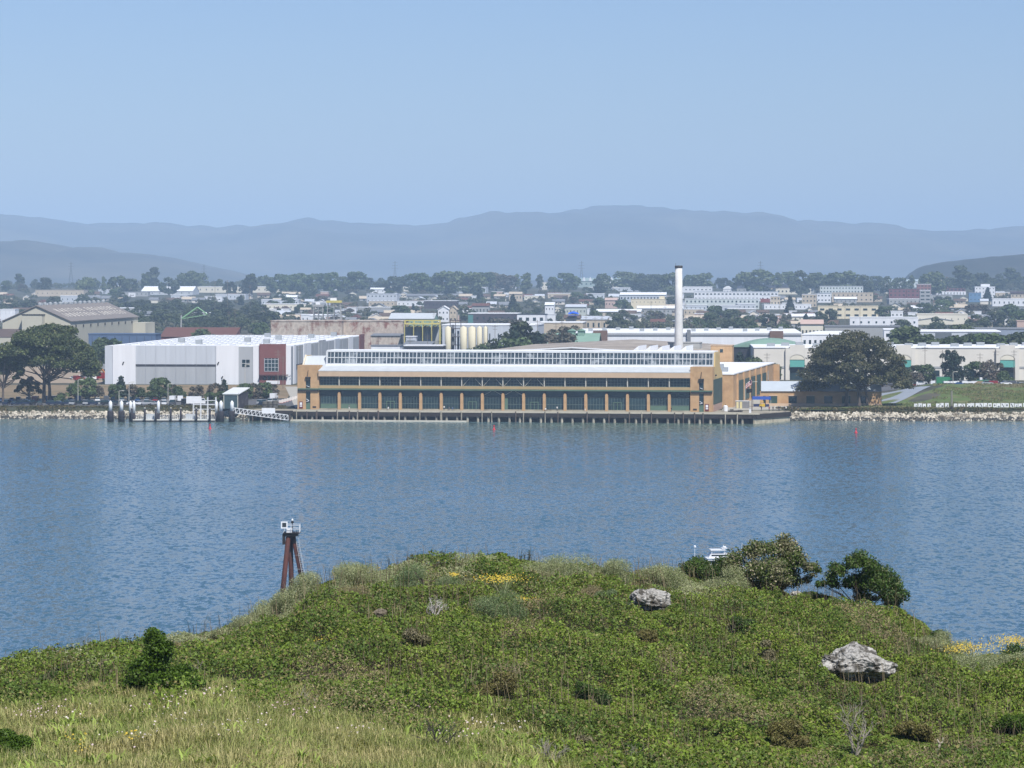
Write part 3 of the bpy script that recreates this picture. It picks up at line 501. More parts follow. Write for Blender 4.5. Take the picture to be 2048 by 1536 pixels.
dead('whitish dry dead clump on the middle slope below the crest', 868, 1232, .6, .6, 9, 60, mat=M('white_twig', sl(214, 208, 200, .75), .9, .2, 4))
dead('reddish-brown dead twigs behind the knobbed bush', 330, 1325, .9, .75, 10, 34, mat=M('brown_twig', sl(132, 110, 92, .55), .9, .25, 4))
dead('grey dead twigs low at the bottom beside dry brown brush', 1250, 1535, .6, .6, 12, 30)
# driftwood
P = hill_row(1878, 1532); mb = MB()
mb.path([(0, 0, -.05), (-.03, 0, .25), (.02, .02, .5), (-.04, .02, .62)], [.035, .03, .026, .012], 6); mb.path([(.02, .02, .5), (.09, .02, .56), (.1, .03, .66)], [.02, .016, .01], 6)
mb.path([(-.03, 0, .08), (.12, .02, .16), (.2, .02, .3)], [.03, .026, .014], 6); mb.path([(0, 0, .02), (.28, .02, .07), (.55, .05, .05)], [.028, .024, .012], 6)
o = mb.build('driftwood', M('bleached_wood', sl(200, 190, 168, .7), .85, .15, 5), None, True); o.location = P; tag(o, 'bleached twisted dead branch lying in the undergrowth at the bottom', 'branch')
# tall thin weeds on the crest
m_weed = LEAF('weed_leaf', sl(84, 96, 50, .55), sl(98, 92, 62, .55), big=1)
for i, (px_, h_, lb) in enumerate([(1002, .55, 'dark thin weed standing on the crest at the start of the pale sagebrush'), (1042, .75, 'pair-topped tall weed standing on the crest, thicker of the weeds'), (1056, .95, 'tallest thin weed spike on the hill crest'), (884, .5, 'thin spiky weed on the highest part of the crest'), (830, .45, 'small dark weed on the crest left of its highest part'), (975, .45, 'short thin weed on the crest right of the yellow patch'), (372, .42, 'thin single weed on the low crest right of the knobbed bush'), (1100, .3, 'short weed in the pale crest sagebrush')]):
    yr = float(np.interp(px_, YR[:, 0], YR[:, 1])); P = hill_at(px_, yr - .5); g2 = np.random.default_rng(400 + i); t = thing('weed', lb, 'weed', P, 0, 'tall weeds on the crest'); mb = MB(); LV = []
    for s_ in range(3):
        b = Vector((0, 0, -.1)); e = b + Vector((g2.normal() * .07, g2.normal() * .07, h_ * g2.uniform(.75, 1.1))); mb.path([b, (b + e) / 2, e], [.012, .009, .005], 4)
        for q in range(26): LV.append(b.lerp(e, g2.uniform(.3, 1)) + Vector(g2.normal(size=3) * .028))
    mb.build('stem', M('weed_stem', sl(96, 92, 62, .5), .9), t); V, Q = quads(np.array([tuple(v) for v in LV]), g2.normal(size=(len(LV), 3)), np.full(len(LV), .028), .5, g2); npmesh('leaves', V, Q, m_weed, t)
# ---- rocks
m_rub = M('brown_rubble', sl(150, 138, 120, .6), .95, .35, 6)
def rock(label, px, py, sx, sy, sz, seed, sub=5, rough=.32, up=.25, shape=None, name='boulder', cut=None):
    P = hill_row(px, py); clearing(px, py, sx * 1.0, .8, 2.2); b = bmesh.new(); bmesh.ops.create_icosphere(b, subdivisions=sub, radius=1); v = np.array([q.co for q in b.verts])
    n0 = vnoise(v * 1.1 + seed * 3.7, 2) - .5; n1 = vnoise(v * 2.6 + seed, 3) - .5; n2 = np.abs(vnoise(v * 5.5 + seed * 2, 3) - .5); n3 = vnoise(v * 14 + seed * 2, 2) - .5
    rad = 1 + n0 * .75 + n1 * rough * 1.6 - n2 * rough * 1.5 + n3 * .10; q = v * rad[:, None]
    if shape: q = shape(q, v)
    q = q * np.array([sx, sy, sz]) + np.array([0, 0, sz * up])
    for i, vv in enumerate(b.verts): vv.co = q[i]
    me = bpy.data.meshes.new(name); b.to_mesh(me); b.free(); me.materials.append(m_rub if 'rubble' in label else m_rock); o = link(name, me); o.location = P; return tag(o, label, 'rock', None)
m_rock = M('lichen_rock', sl(190, 187, 180, .72), .92, .36, 8, col2=sl(104, 100, 92, .62), split=.53, sharp=.05, bump=.05)
nn = m_rock.node_tree
def sh1(q, v): q = q.copy(); q[:, 2] = np.where(q[:, 2] < 0, q[:, 2] * .55, q[:, 2]); low = np.clip(-v[:, 2], 0, 1); q[:, 0] += low * .22; return q
def sh2(q, v):
    q = q.copy(); low = np.clip(.05 - v[:, 2], 0, 1); f = 1 - .55 * low; q[:, 0] = q[:, 0] * f - .2 * low; q[:, 1] = q[:, 1] * f + .35 * low
    kn = np.exp(-((v[:, 0] + .88) ** 2) / .02) * .22; q[:, 2] += kn; q[:, 2] += np.exp(-((v[:, 0] - .05) ** 2) / .08) * .18 * (v[:, 2] > 0); q[:, 2] = np.where(v[:, 0] > .55, q[:, 2] - (v[:, 0] - .55) * .6, q[:, 2]); return q
rock('pale blocky boulder on the upper slope below the crest, shadow at its foot', 1298, 1222, .66, .5, .42, 2, 6, .30, .55, sh1)
rock('pale flat-topped overhanging boulder, dark hollow beneath, on the lower slope', 1706, 1368, 1.03, .7, .55, 5, 6, .34, .75, sh2)
rock('flat whitish rock at the foot of the lichened crest bush', 1488, 1174, .38, .3, .2, 8, 4, .3, .55, name='rock')
rock('small whitish rock in the undergrowth below the crest bush trunk', 1527, 1186, .13, .12, .16, 9, 3, .3, .9, name='rock')
rock('small white rock between the two large crest bushes', 1592, 1192, .2, .15, .15, 10, 3, .3, .9, name='rock')
rock('small grey rock lying on the middle slope, upper of the rubble', 760, 1236, .22, .16, .13, 12, 4, .3, 1.0, name='rock')
rock('small brownish rock lying on the middle slope, lower of the rubble', 738, 1258, .2, .15, .12, 13, 4, .3, 1.0, name='rock')
undergrowth()
# ---------------------------------------------------------------- steel range beacon standing in the water behind the hill
Yb = 505.; bx = X(583, Yb); t = thing('range_beacon', 'rusty three-legged steel beacon with white platform, standing in the water behind the hill', 'beacon', (bx, Yb, 0))
u = Yb / F  # metres per photo pixel there
def bp(px_, py_, dy=0): return ((px_ - 583) * u, dy, Zr(py_, Yb))
m_rust = M('rusty_steel', sl(108, 62, 52, .55), .8, .3, .8, col2=sl(78, 46, 42, .5), streak=.3); m_wp = M('white_paint', sl(236, 238, 240, .85), .5, .05, 1)
TOP = Zr(1070, Yb)
for a, b in (((577.5, 1070, -.6), (559, 1260, -1.6)), ((580, 1070, .8), (583, 1260, 1.8)), ((586, 1070, 0), (625, 1260, .4))):
    MB().bar(bp(*b), bp(*a), .42, .34, 14).build('leg', m_rust, t, True)
MB().box(-.95, .95, -1.1, 1.1, TOP - .1, TOP + .28).box(-1.15, 1.25, -1.3, 1.3, TOP + .28, TOP + .42).build('platform', M('dark_steel', sl(48, 44, 44, .6), .7), t)
MB().box(-1.25, -.85, -1.1, -.5, TOP - 1.3, TOP + .25).build('fender_plate', MATS['dark_steel'], t)
rl = MB()
for (xa, ya) in ((-1.1, -1.2), (0, -1.2), (1.2, -1.2), (1.2, 0), (1.2, 1.2), (0, 1.2), (-1.1, 1.2)): rl.bar((xa, ya, TOP + .42), (xa, ya, TOP + 1.55), .035)
for zz in (.95, 1.5):
    for p_, q_ in (((-1.1, -1.2), (1.2, -1.2)), ((1.2, -1.2), (1.2, 1.2)), ((1.2, 1.2), (-1.1, 1.2))): rl.bar((*p_, TOP + zz), (*q_, TOP + zz), .035)
rl.build('railing', m_wp, t)
MB().box(-.75, .1, -1.0, .2, TOP + .42, TOP + .95).build('equipment_box', m_wp, t)
fr = MB(); cx, cz = -.95, TOP + 1.55
for a0, a1, b0, b1 in ((-.48, -.3, -.5, .5), (.3, .48, -.5, .5), (-.3, .3, .32, .5), (-.3, .3, -.5, -.32)): fr.box(cx + a0, cx + a1, -1.5, -1.42, cz + b0, cz + b1)
s_ = fr.build('daymark', m_wp, t); MB().box(cx - .3, cx + .3, -1.46, -1.43, cz - .32, cz + .32).build('panel', M('dark_panel', sl(60, 70, 76, .6), .6), s_)
MB().lathe(.12, .0, [(.06, TOP + .42), (.06, TOP + 1.7), (.2, TOP + 1.72), (.2, TOP + 1.95), (.07, TOP + 2.0)], 10).build('lamp_post', MATS['dark_steel'], t)
MB().lathe(.12, .0, [(.1, TOP + 2.0), (.17, TOP + 2.12), (.12, TOP + 2.3), (.03, TOP + 2.36)], 10).build('lantern', m_wp, t, True)
ld = MB(); A = Vector(bp(593, 1058, -.5)); B = Vector(bp(596, 1085, -.5)); C_ = Vector(bp(626, 1250, -.4))
for P0, P1 in ((A, B), (B, C_)):
    for s2 in (-.2, .2): ld.bar(P0 + Vector((s2, 0, 0)), P1 + Vector((s2, 0, 0)), .04)
for i in range(46): c = B.lerp(C_, i / 46); ld.bar(c + Vector((-.2, 0, 0)), c + Vector((.2, 0, 0)), .022)
for k in (.15, .32, .5, .66, .8): c = B.lerp(C_, k); ld.bar(c, c + Vector((-.75, .35, -.02)), .035)
ld.build('ladder', M('galvanised', sl(200, 205, 208, .75), .5, .1, 1), t)
# ---------------------------------------------------------------- white motor yacht beyond the crest
Yk = 592.; t = thing('motor_yacht', 'white motor yacht with flybridge, mostly hidden behind the crest bushes', 'boat', (X(1430, Yk), Yk, 0), 6); k = Yk / F
hl = MB(); st = []
prof = [(-5.6, .15, 1.5), (-4.6, .8, 1.42), (-3, 1.35, 1.32), (0, 1.65, 1.2), (3.5, 1.65, 1.15), (5.4, 1.5, 1.15)]
for (xx, hw, dz) in prof: st.append([(xx, -hw, dz), (xx + .2, -hw * .75, -.3), (xx + .2, hw * .75, -.3), (xx, hw, dz)])
vs = [p_ for r_ in st for p_ in r_]; fs = []
for i in range(len(st) - 1):
    for j in range(3): fs.append((i * 4 + j, i * 4 + j + 1, i * 4 + 5 + j, i * 4 + 4 + j))
    fs.append((i * 4 + 3, i * 4, i * 4 + 4, i * 4 + 7))
fs += [(3, 2, 1, 0), (20, 21, 22, 23)]; hl.add(vs, fs).build('hull', m_wp, t)
MB().prism([(-2.6, 1.2), (4.6, 1.15), (4.4, 2.6), (-1.4, 2.7)], 'y', -1.25, 1.25).build('cabin', m_wp, t)
MB().prism([(-1.9, 1.9), (3.6, 1.9), (3.5, 2.4), (-1.55, 2.4)], 'y', -1.27, 1.27).build('window', M('dark_glass', sl(30, 42, 50, .6), .1, .05, 1, spec=.6), t)
MB().box(-1.6, 4.9, -1.4, 1.4, 2.7, 2.82).prism([(-1.3, 2.82), (3.0, 2.82), (2.6, 3.5), (-.9, 3.5)], 'y', -1.15, 1.15).build('flybridge', m_wp, t)
MB().box(-.8, 2.2, -1.17, 1.17, 3.12, 3.36).build('windscreen', MATS['dark_glass'], t)
MB().box(-.9, 1.6, -1.2, 1.2, 4.05, 4.2).bar((-.7, -1, 3.5), (-.7, -1, 4.05), .05).bar((-.7, 1, 3.5), (-.7, 1, 4.05), .05).bar((1.4, -1, 3.5), (1.4, -1, 4.05), .05).bar((1.4, 1, 3.5), (1.4, 1, 4.05), .05).build('hardtop', m_wp, t)
MB().bar((1.7, 0, 3.4), (1.4, 0, 4.9), .08, .05).box(1.1, 2.0, -.7, .7, 4.35, 4.45).lathe(1.6, 0, [(.05, 4.45), (.3, 4.5), (.3, 4.65), (.1, 4.72)], 10).build('radar_mast', m_wp, t)
MB().bar((-3.6, -.9, 1.3), (-3.6, -.9, 4.6), .04).lathe(-3.6, -.9, [(.05, 4.5), (.22, 4.62), (.22, 4.85), (.06, 4.95)], 10).build('antenna', m_wp, t); MB().bar((4.6, .9, 2.8), (4.8, .9, 5.2), .03).build('antenna', m_wp, t)
rl = MB()
for i in range(8): xx = -5.3 + i * .62; rl.bar((xx, -.3 - i * .14, 1.4), (xx, -.3 - i * .14, 2.1), .025)
rl.bar((-5.3, -.3, 2.1), (-1, -1.28, 2.0), .03).build('bow_rail', m_wp, t)
# buoys
for px_, py_, lb in ((420, 858, 'small red buoy floating off the ferry landing'), (988, 860, 'small red buoy floating off the middle of the pier'), (1712, 866, 'small red buoy floating off the riprap shore')):
    Yq = F * EYE / (py_ - HOR); t = thing('buoy', lb, 'buoy', (X(px_, Yq), Yq, 0), 0, 'red channel buoys')
    MB().lathe(0, 0, [(.35, -.3), (.5, 0), (.42, .35), (.2, .5), (.16, 1.1)], 12).build('float', M('buoy_red', sl(205, 40, 56, .8), .5, .1, 1), t, True); MB().lathe(0, 0, [(.16, 1.1), (.26, 1.15), (.2, 1.5), (.04, 1.6)], 10).build('topmark', MATS['buoy_red'], t, True)
# ---------------------------------------------------------------- brick hall on the pier
HA = -9.5; Yl = 1216.; HX = X(595, Yl); HL = 144.8; HT = 7.6; NB = 18; BW = (HL - 2 * HT) / NB
brick = M('orange_brick', sl(222, 184, 138, .66), .88, .16, .5, col2=sl(210, 168, 122, .62), split=.55)
brick2 = M('tan_brick', sl(216, 188, 158, .74), .88, .08, .5)
brick3 = M('yellow_stucco', sl(224, 196, 138, .74), .85, .06, .3)
belt = M('ochre_belt', sl(196, 170, 124, .7), .85, .08, .5)
wroof = M('white_roof', sl(222, 228, 231, .68), .6, .09, .4, streak=.2)
wroof2 = M('bright_white_roof', sl(243, 245, 247, .87), .7, .06, .2)
green = M('green_steel', sl(112, 142, 122, .55), .6, .1, .5)
green2 = M('dark_green_steel', sl(70, 100, 88, .5), .55, .12, .5)
glassd = M('window_glass', sl(56, 80, 86, .38), .07, .45, .35, spec=.6, objrand=.45)
frame = M('window_frame', sl(120, 138, 132, .6), .6, .06, 1)
postm = M('pale_post', sl(206, 204, 192, .75), .7, .06, 1)
conc2 = M('weathered_concrete', sl(186, 178, 158, .7), .9, .18, .35, col2=sl(140, 132, 118, .6), split=.6)
dark = M('dark_timber', sl(70, 62, 58, .5), .9, .2, .6)  # plain dark brown shared by beams, posts and machine parts
hall = thing('brick_hall', 'long orange-brick waterfront hall with glazed bays and white ridge skylight', 'hall', (HX, Yl, 3.5), HA)
# walls: rear shell, end walls, towers
end = [(.1, 0), (32, 0), (32, 12.5), (24.2, 15), (23.2, 20), (9.1, 20), (8.1, 15.2), (.1, 15.2)]; endL = [(.1, 0), (32, 0), (32, 12.5), (24.2, 15), (20, 18.4), (12, 18.4), (8.1, 15.2), (.1, 15.2)]
MB().prism(end, 'x', HL - .5, HL).build('end_wall', brick3, hall); MB().prism(endL, 'x', 0, .5).build('end_wall', brick3, hall)
MB().box(.5, HL - .5, 31.5, 32, 0, 12.4).build('rear_wall', brick, hall)
for x0, x1 in ((-.02, HT), (HL - HT, HL + .02)):
    tw = MB(); xm = (x0 + x1) / 2
    tw.box(x0, xm - .8, -.05, 6, 0, 15.3).box(xm + .8, x1, -.05, 6, 0, 15.3).box(xm - .8, xm + .8, -.05, 6, 11.2, 15.3).box(xm - .8, xm + .8, .35, 6, 0, 11.2)
    o = tw.build('tower', brick, hall)
    MB().box(xm - .75, xm + .75, .1, .34, 7.6, 11.1).box(xm - .75, xm + .75, .1, .34, 2.3, 6.2).build('window', glassd, o)
    MB().box(xm - .75, xm + .75, .12, .34, 0, 2.25).build('door', green, o)
    MB().box(x0 + .3, x1 - .1, -.5, -.05, 6.2, 6.9).build('canopy', M('dark_bronze', sl(64, 60, 56, .6), .6), o); MB().box(x0 + .2, x1, -.62, -.02, 6.9, 7.3).build('gutter', green, o)
    MB().box(xm - .9, xm + .9, -.7, -.05, 10.7, 11.3).box(xm - .5, xm + .3, -.6, -.05, 9.9, 10.7).bar((xm - .2, -.5, 11.3), (xm + .1, -.35, 13.6), .11).build('lamp_bracket', MATS['dark_bronze'], o)
    MB().bar((xm - .5, -.35, 8.2), (xm + .5, -.12, 7.75), .1).build('bracket', m_wp, o); MB().bar((xm - .6, -.3, 3.6), (xm + .4, -.12, 3.0), .1).bar((xm - .6, -.3, 2.7), (xm + .4, -.12, 3.0), .1).build('bracket', m_wp, o)
    bx_ = MB(); sx = x0 + 1.3 if x0 < 1 else x1 - 1.9
    s_ = bx_.box(sx - .65, sx + .65, -.2, -.06, .3, 2.7).build('sign', M('maroon', sl(120, 44, 48, .7), .6), o); MB().box(sx - .42, sx + .42, -.26, -.2, 1.5, 2.4).box(sx - .42, sx + .42, -.26, -.2, .9, 1.3).build('panel', m_wp, s_)
    vx = x1 - 1.6 if x0 < 1 else x0 + 1.6; MB().box(vx - .65, vx + .65, -.12, -.06, .5, 1.1).build('vent', MATS['dark_bronze'], o)
# fascia, belt course, gutter
MB().prism([(-.9, 11.5), (.9, 11.5), (.9, 13.3), (-.9, 13.3)], 'x', HT + .02, HL - HT - .02).build('fascia', brick2, hall)
MB().box(HT + .02, HL - HT - .02, -.3, 1.4, 7.35, 8.3).build('belt_course', belt, hall)
MB().box(HT + .02, HL - HT - .02, -.75, -.28, 6.85, 7.3).build('gutter', green, hall)
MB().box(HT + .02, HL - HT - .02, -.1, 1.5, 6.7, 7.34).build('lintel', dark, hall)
# bays
mb_g = {}
def winmesh(W, H, nv, nh, name):
    a = MB().box(0, W, 0, .08, 0, H); b = MB()
    for i in range(nv + 1): xx = (W - .08) * i / nv; b.box(xx, xx + .08, -.05, -.002, 0, H)
    for z_ in nh: b.box(0, W, -.09, -.052, z_ - .07, z_ + .07)
    return a, b
def mk(a, name, mat):
    o = a.build(name, mat); me = o.data; bpy.data.objects.remove(o); return me
wU, fU = winmesh(BW - .5, 3.1, 6, [.05, 1.1, 2.1, 2.95], 'u'); meUg, meUf = mk(wU, 'window', glassd), mk(fU, 'frame', frame)
wT, fT = winmesh(BW - .9, 1.95, 4, [.1], 't'); meTg = mk(wT, 'transom_window', glassd)
wL, fL = winmesh(BW - 1.0, 4.3, 6, [1.75, 4.2], 'l'); meLg, meLf = mk(wL, 'window', glassd), mk(fL, 'frame', frame)
mePost = mk(MB().box(-.16, .16, 0, .4, 0, 3.2), 'post', postm); mePil = mk(MB().box(-.48, .48, 0, .9, 0, 5.6).box(-.34, .34, .1, .9, 5.6, 5.95), 'pillar', brick)
meDoor = mk(MB().box(-1.5, -1.3, 0, .2, 0, 2.7).box(1.3, 1.5, 0, .2, 0, 2.7).box(-.1, .1, 0, .2, 0, 2.7).box(-1.5, 1.5, 0, .2, 2.7, 2.95).box(-1.3, -.1, .02, .12, 0, .35).box(.1, 1.3, .02, .12, 0, .35), 'door', green)
mePan = mk(MB().box(0, BW - 1.0, 0, .12, 0, 1.8), 'panel', green)
def sub(name, me, parent, loc): o = link(name, me, parent); o.location = loc; return o
doors = {3, 7, 10, 14}; panels = {0, 1, 16, 17}
for i in range(NB):
    x0 = HT + i * BW
    q = sub('window', meUg, hall, (x0 + .25, .9, 8.3)); sub('frame', meUf, q, (0, 0, 0))
    sub('transom_window', meTg, hall, (x0 + .45, 1.0, 4.75))
    q = sub('window', meLg, hall, (x0 + .5, .85, .4)); sub('frame', meLf, q, (0, 0, 0))
    if i in panels: sub('panel', mePan, hall, (x0 + .5, .62, .15))
    if i in doors: sub('door', meDoor, hall, (x0 + BW / 2, .5, .1))
    if i: sub('post', mePost, hall, (x0, -.2, 8.31)); sub('pillar', mePil, hall, (x0, -.25, 0))
MB().box(HT + 9 * BW + .5, HT + 9 * BW + 1.6, .5, .7, .1, 4.2).build('open_door', green, hall)
MB().box(HT + .02, HL - HT - .02, .0, 1.6, -.1, .38).build('plinth', conc2, hall)
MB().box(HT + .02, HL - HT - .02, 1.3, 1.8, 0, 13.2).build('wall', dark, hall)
for i in (7, 8, 9, 10):
    x0 = HT + i * BW; br = MB()
    br.bar((x0 + .3, .5, 8.4), (x0 + 2.6, .5, 10.9), .09).bar((x0 + BW - .3, .5, 8.4), (x0 + BW - 2.6, .5, 10.9), .09)
    if i in (8, 9): br.bar((x0 + .5, .7, 5.3), (x0 + BW / 2 - .6, .7, 6.6), .08).bar((x0 + BW - .5, .7, 5.3), (x0 + BW / 2 + .6, .7, 6.6), .08)
    br.build('brace', postm, hall)
# roof
MB().prism([(-.95, 13.3), (8.1, 15.05), (8.1, 15.25), (-.95, 13.5)], 'x', HT - .02, HL - HT + .02).build('roof', wroof, hall)
MB().prism([(6, 14.6), (8.1, 15.05), (8.1, 15.3), (6, 14.9)], 'x', .5, HT - .03).prism([(6, 14.6), (8.1, 15.05), (8.1, 15.3), (6, 14.9)], 'x', HL - HT + .03, HL - .52).build('roof', wroof, hall)
MB().prism([(8.12, 15.0), (12, 18.2), (20.0, 18.2), (24.1, 15.0)], 'x', .52, 8.3).build('roof', wroof, hall)
MB().prism([(24.1, 15.0), (31.6, 12.5), (31.6, 12.7), (24.1, 15.2)], 'x', .52, HL - .52).build('rear_roof', wroof, hall)
MB().bar((.3, 7.4, 15.0), (.3, 12, 18.5), .35).build('parapet', M('cream_trim', sl(236, 222, 194, .8), .8), hall)
# ridge skylight
mon = MB().prism([(8.6, 15.2), (9.4, 20.1), (23.0, 20.1), (23.8, 15.2)], 'x', 8.6, HL - .55).build('skylight', M('skylight_glass', sl(92, 108, 116, .42), .12, .5, .55, spec=.6, col2=sl(186, 194, 198, .6), split=.58, sharp=.06), hall)
fr = MB(); nf = 102; x0, x1 = 8.5, HL - .6
def mp(x, t, off): return (x, 8.6 + .8 * t - off, 15.2 + 4.9 * t)
for i in range(nf + 1):
    xx = x0 + (x1 - x0) * i / nf; r = .15 if i % 2 == 0 else .07
    if i in (0, nf): r = .35
    fr.add([mp(xx - r, 0, .22), mp(xx + r, 0, .22), mp(xx + r, 1, .22), mp(xx - r, 1, .22), mp(xx - r, 0, .02), mp(xx + r, 0, .02), mp(xx + r, 1, .02), mp(xx - r, 1, .02)], [(0, 1, 2, 3), (4, 7, 6, 5), (0, 3, 7, 4), (1, 5, 6, 2), (0, 4, 5, 1), (3, 2, 6, 7)])
for (ta, tb, off) in ((.0, .13, .3), (.50, .56, .26), (.92, 1.04, .3)):
    fr.add([mp(x0, ta, off), mp(x1, ta, off), mp(x1, tb, off), mp(x0, tb, off), mp(x0, ta, .23), mp(x1, ta, .23), mp(x1, tb, .23), mp(x0, tb, .23)], [(0, 1, 2, 3), (4, 7, 6, 5), (0, 3, 7, 4), (1, 5, 6, 2), (0, 4, 5, 1), (3, 2, 6, 7)])
fr.build('frame', M('skylight_frame', sl(222, 226, 228, .7), .6, .12, .4), mon); MB().box(8.4, HL - .52, 9.2, 23.2, 20.12, 20.4).build('skylight_roof', wroof2, hall)
MB().box(8.4, HL - HT, 7.3, 8.05, 15.06, 15.55).build('curb', wroof2, hall)
# doors on the end wall
MB().box(HL, HL + .2, 2.5, 30, 2.4, 10.9).build('end_door', green2, hall); MB().box(HL, HL + .25, 2.5, 29, 0, 2.3).build('end_plinth', M('pink_brick', sl(196, 164, 146, .7), .9), hall)
MB().box(HL, HL + .5, 8, 9.2, 12.0, 12.5).build('lamp', MATS['dark_bronze'], hall)
# ---------------------------------------------------------------- pier
pier = thing('pier', 'long concrete pier on pale piles carrying the brick hall', 'pier', (HX, Yl, 3.5), HA)
PXL = -15.; PXR = 160.
poly = [(PXL, -11.5), (PXR, -11.5), (PXR + 10, 14), (PXR + 6, 16), (PXL, 2)]
MB().prism(poly, 'z', -.75, -.02).build('deck', conc2, pier)
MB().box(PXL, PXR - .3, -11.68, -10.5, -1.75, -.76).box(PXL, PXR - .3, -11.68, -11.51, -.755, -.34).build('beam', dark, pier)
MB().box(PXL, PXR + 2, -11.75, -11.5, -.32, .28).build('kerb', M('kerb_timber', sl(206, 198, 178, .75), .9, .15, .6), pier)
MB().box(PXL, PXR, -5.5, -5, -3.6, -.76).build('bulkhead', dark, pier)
g3 = random.Random(4)
pile = M('concrete_pile', sl(206, 198, 178, .66), .9, .3, .6, col2=sl(120, 110, 96, .55), split=.54); tim = M('timber_pile', sl(120, 106, 96, .55), .9, .3, .8)
x = PXL + 1
while x < PXR - 1:
    MB().lathe(x, -11.0, [(.42, -3.9), (.42, -.76)], 10).build('pile', pile, pier); x += 3.62
    if g3.random() < .45: xx = x - 1.8 + g3.uniform(-.6, .6); MB().bar((xx, -11.95, -3.9), (xx + g3.uniform(-.1, .1), -11.9, g3.choice([.2, -.2, .1])), .24, .2, 8).build('fender_pile', g3.choice([tim, tim, pile]), pier)
for k in range(12): xx = PXL + 3 + k * 7.2; MB().bar((xx, -11.95, -3.9), (xx, -11.9, .1), .2, .17, 8).build('fender_pile', g3.choice([tim, pile]), pier)
MB().prism([(PXR - .2, -11.5), (PXR + .3, -11.5), (PXR + 10, 13.5), (PXR + 9.2, 13.5)], 'z', -3.7, -.76).build('end_face', M('pale_concrete', sl(214, 204, 180, .75), .9, .25, .5, col2=sl(150, 138, 112, .6), split=.58), pier)
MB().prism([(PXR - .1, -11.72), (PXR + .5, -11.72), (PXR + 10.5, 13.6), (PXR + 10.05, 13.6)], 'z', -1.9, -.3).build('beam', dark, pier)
fb = thing('floating_boom', 'long pale floating boom along the pier foot', 'boom', (HX, Yl, 0), HA); MB().box(-2, 62, -13.2, -12.4, -.25, .5).build('log', M('boom_paint', sl(216, 212, 196, .75), .85, .15, .5), fb)
for k in range(9): MB().lathe(1 + k * 7.4, -12.8, [(.2, .5), (.2, .75)], 8).build('float', tim, fb)
def HP(x, y, z=3.5):  # hall coordinates to the world
    a = R(HA); return (HX + x * math.cos(a) - y * math.sin(a), Yl + x * math.sin(a) + y * math.cos(a), z)
# plant rear wing with sawtooth roof
wing = thing('factory_wing', 'brick factory wing with green windows and white roof behind the hall', 'factory', HP(0, 0), HA)
MB().prism([(96, 38), (148, 38), (148, 195), (96, 195)], 'z', -.5, 11.6).build('wall', brick, wing)
MB().box(95.6, 148.2, 37.8, 195.2, 11.6, 12.0).build('roof', wroof2, wing)
for k in range(5): MB().box(148, 148.25, 52 + k * 22, 72 + k * 22, 1.6, 9.0).build('window', green2, wing)
MB().box(148, 148.3, 160, 168, .5, 9.4).build('window', glassd, wing)
for k in range(6): MB().box(148, 148.6, 49.6 + k * 22, 51.4 + k * 22, -.5, 11.55).build('pillar', brick, wing)
MB().box(147.9, 150.2, 193, 196, -.5, 11.2).build('end_wall', brick, wing)
for k in range(7): MB().box(104 + k * 6.2, 106.4 + k * 6.2, 60 + (k % 3) * 22, 63 + (k % 3) * 22, 12.0, 13.6).build('roof_vent', M('roof_unit', sl(170, 176, 180, .7), .7, .1, 1), wing)
saw = thing('factory_roof', 'older factory building with gravel roof and white sawtooth skylights', 'factory', HP(0, 0), HA)
MB().box(30, 118, 150, 330, -.5, 16.0).build('wall', M('pale_render', sl(214, 206, 192, .7), .85, .1, .2), saw)
gravel = M('gravel_roof', sl(200, 190, 176, .7), .95, .3, .22, col2=sl(158, 146, 134, .65), split=.5, streak=.3)
MB().prism([(30, 16.0), (74, 18.3), (118, 16.0)], 'y', 150.2, 330).build('roof', gravel, saw)
MB().prism([(29.5, 15.9), (74, 18.25), (118.5, 15.9), (118.5, 16.35), (74, 18.75), (29.5, 16.35)], 'y', 149.5, 150.2).build('parapet', wroof2, saw)
for k in range(5): MB().prism([(96 + k * 4.6, 16.4), (99.6 + k * 4.6, 16.4), (99.6 + k * 4.6, 19.2)], 'y', 152, 176).build('sawtooth_skylight', wroof2, saw)
ph = thing('roof_house', 'small orange brick roof house with one dark window behind the skylight', 'roof house', HP(127, 196, 14), HA)
MB().box(-4.3, 4.3, 0, 6, -12, 8.0).build('wall', brick, ph); MB().box(-.6, .6, -.1, -.02, 5.3, 6.6).build('window', glassd, ph); MB().box(-4.5, 4.5, -.2, 6.2, 8.0, 8.3).build('roof', brick2, ph)
cb = thing('concrete_block_house', 'plain grey concrete roof blocks at the foot of the chimney', 'roof house', (X(1368, 1432), 1432, 4.6), HA)
MB().box(-6.6, 6.4, 0, 9, -.5, 17.6).build('wall', M('grey_render', sl(196, 196, 192, .7), .85, .1, .3), cb); MB().box(1.2, 6.8, -1.5, -.02, -.5, 15.9).build('annex', MATS['pale_concrete'] if False else M('grey_render2', sl(182, 182, 178, .7), .85, .1, .3), cb); MB().box(-6.8, 6.6, -.2, 9.2, 17.6, 17.9).build('roof', MATS['grey_render'], cb)
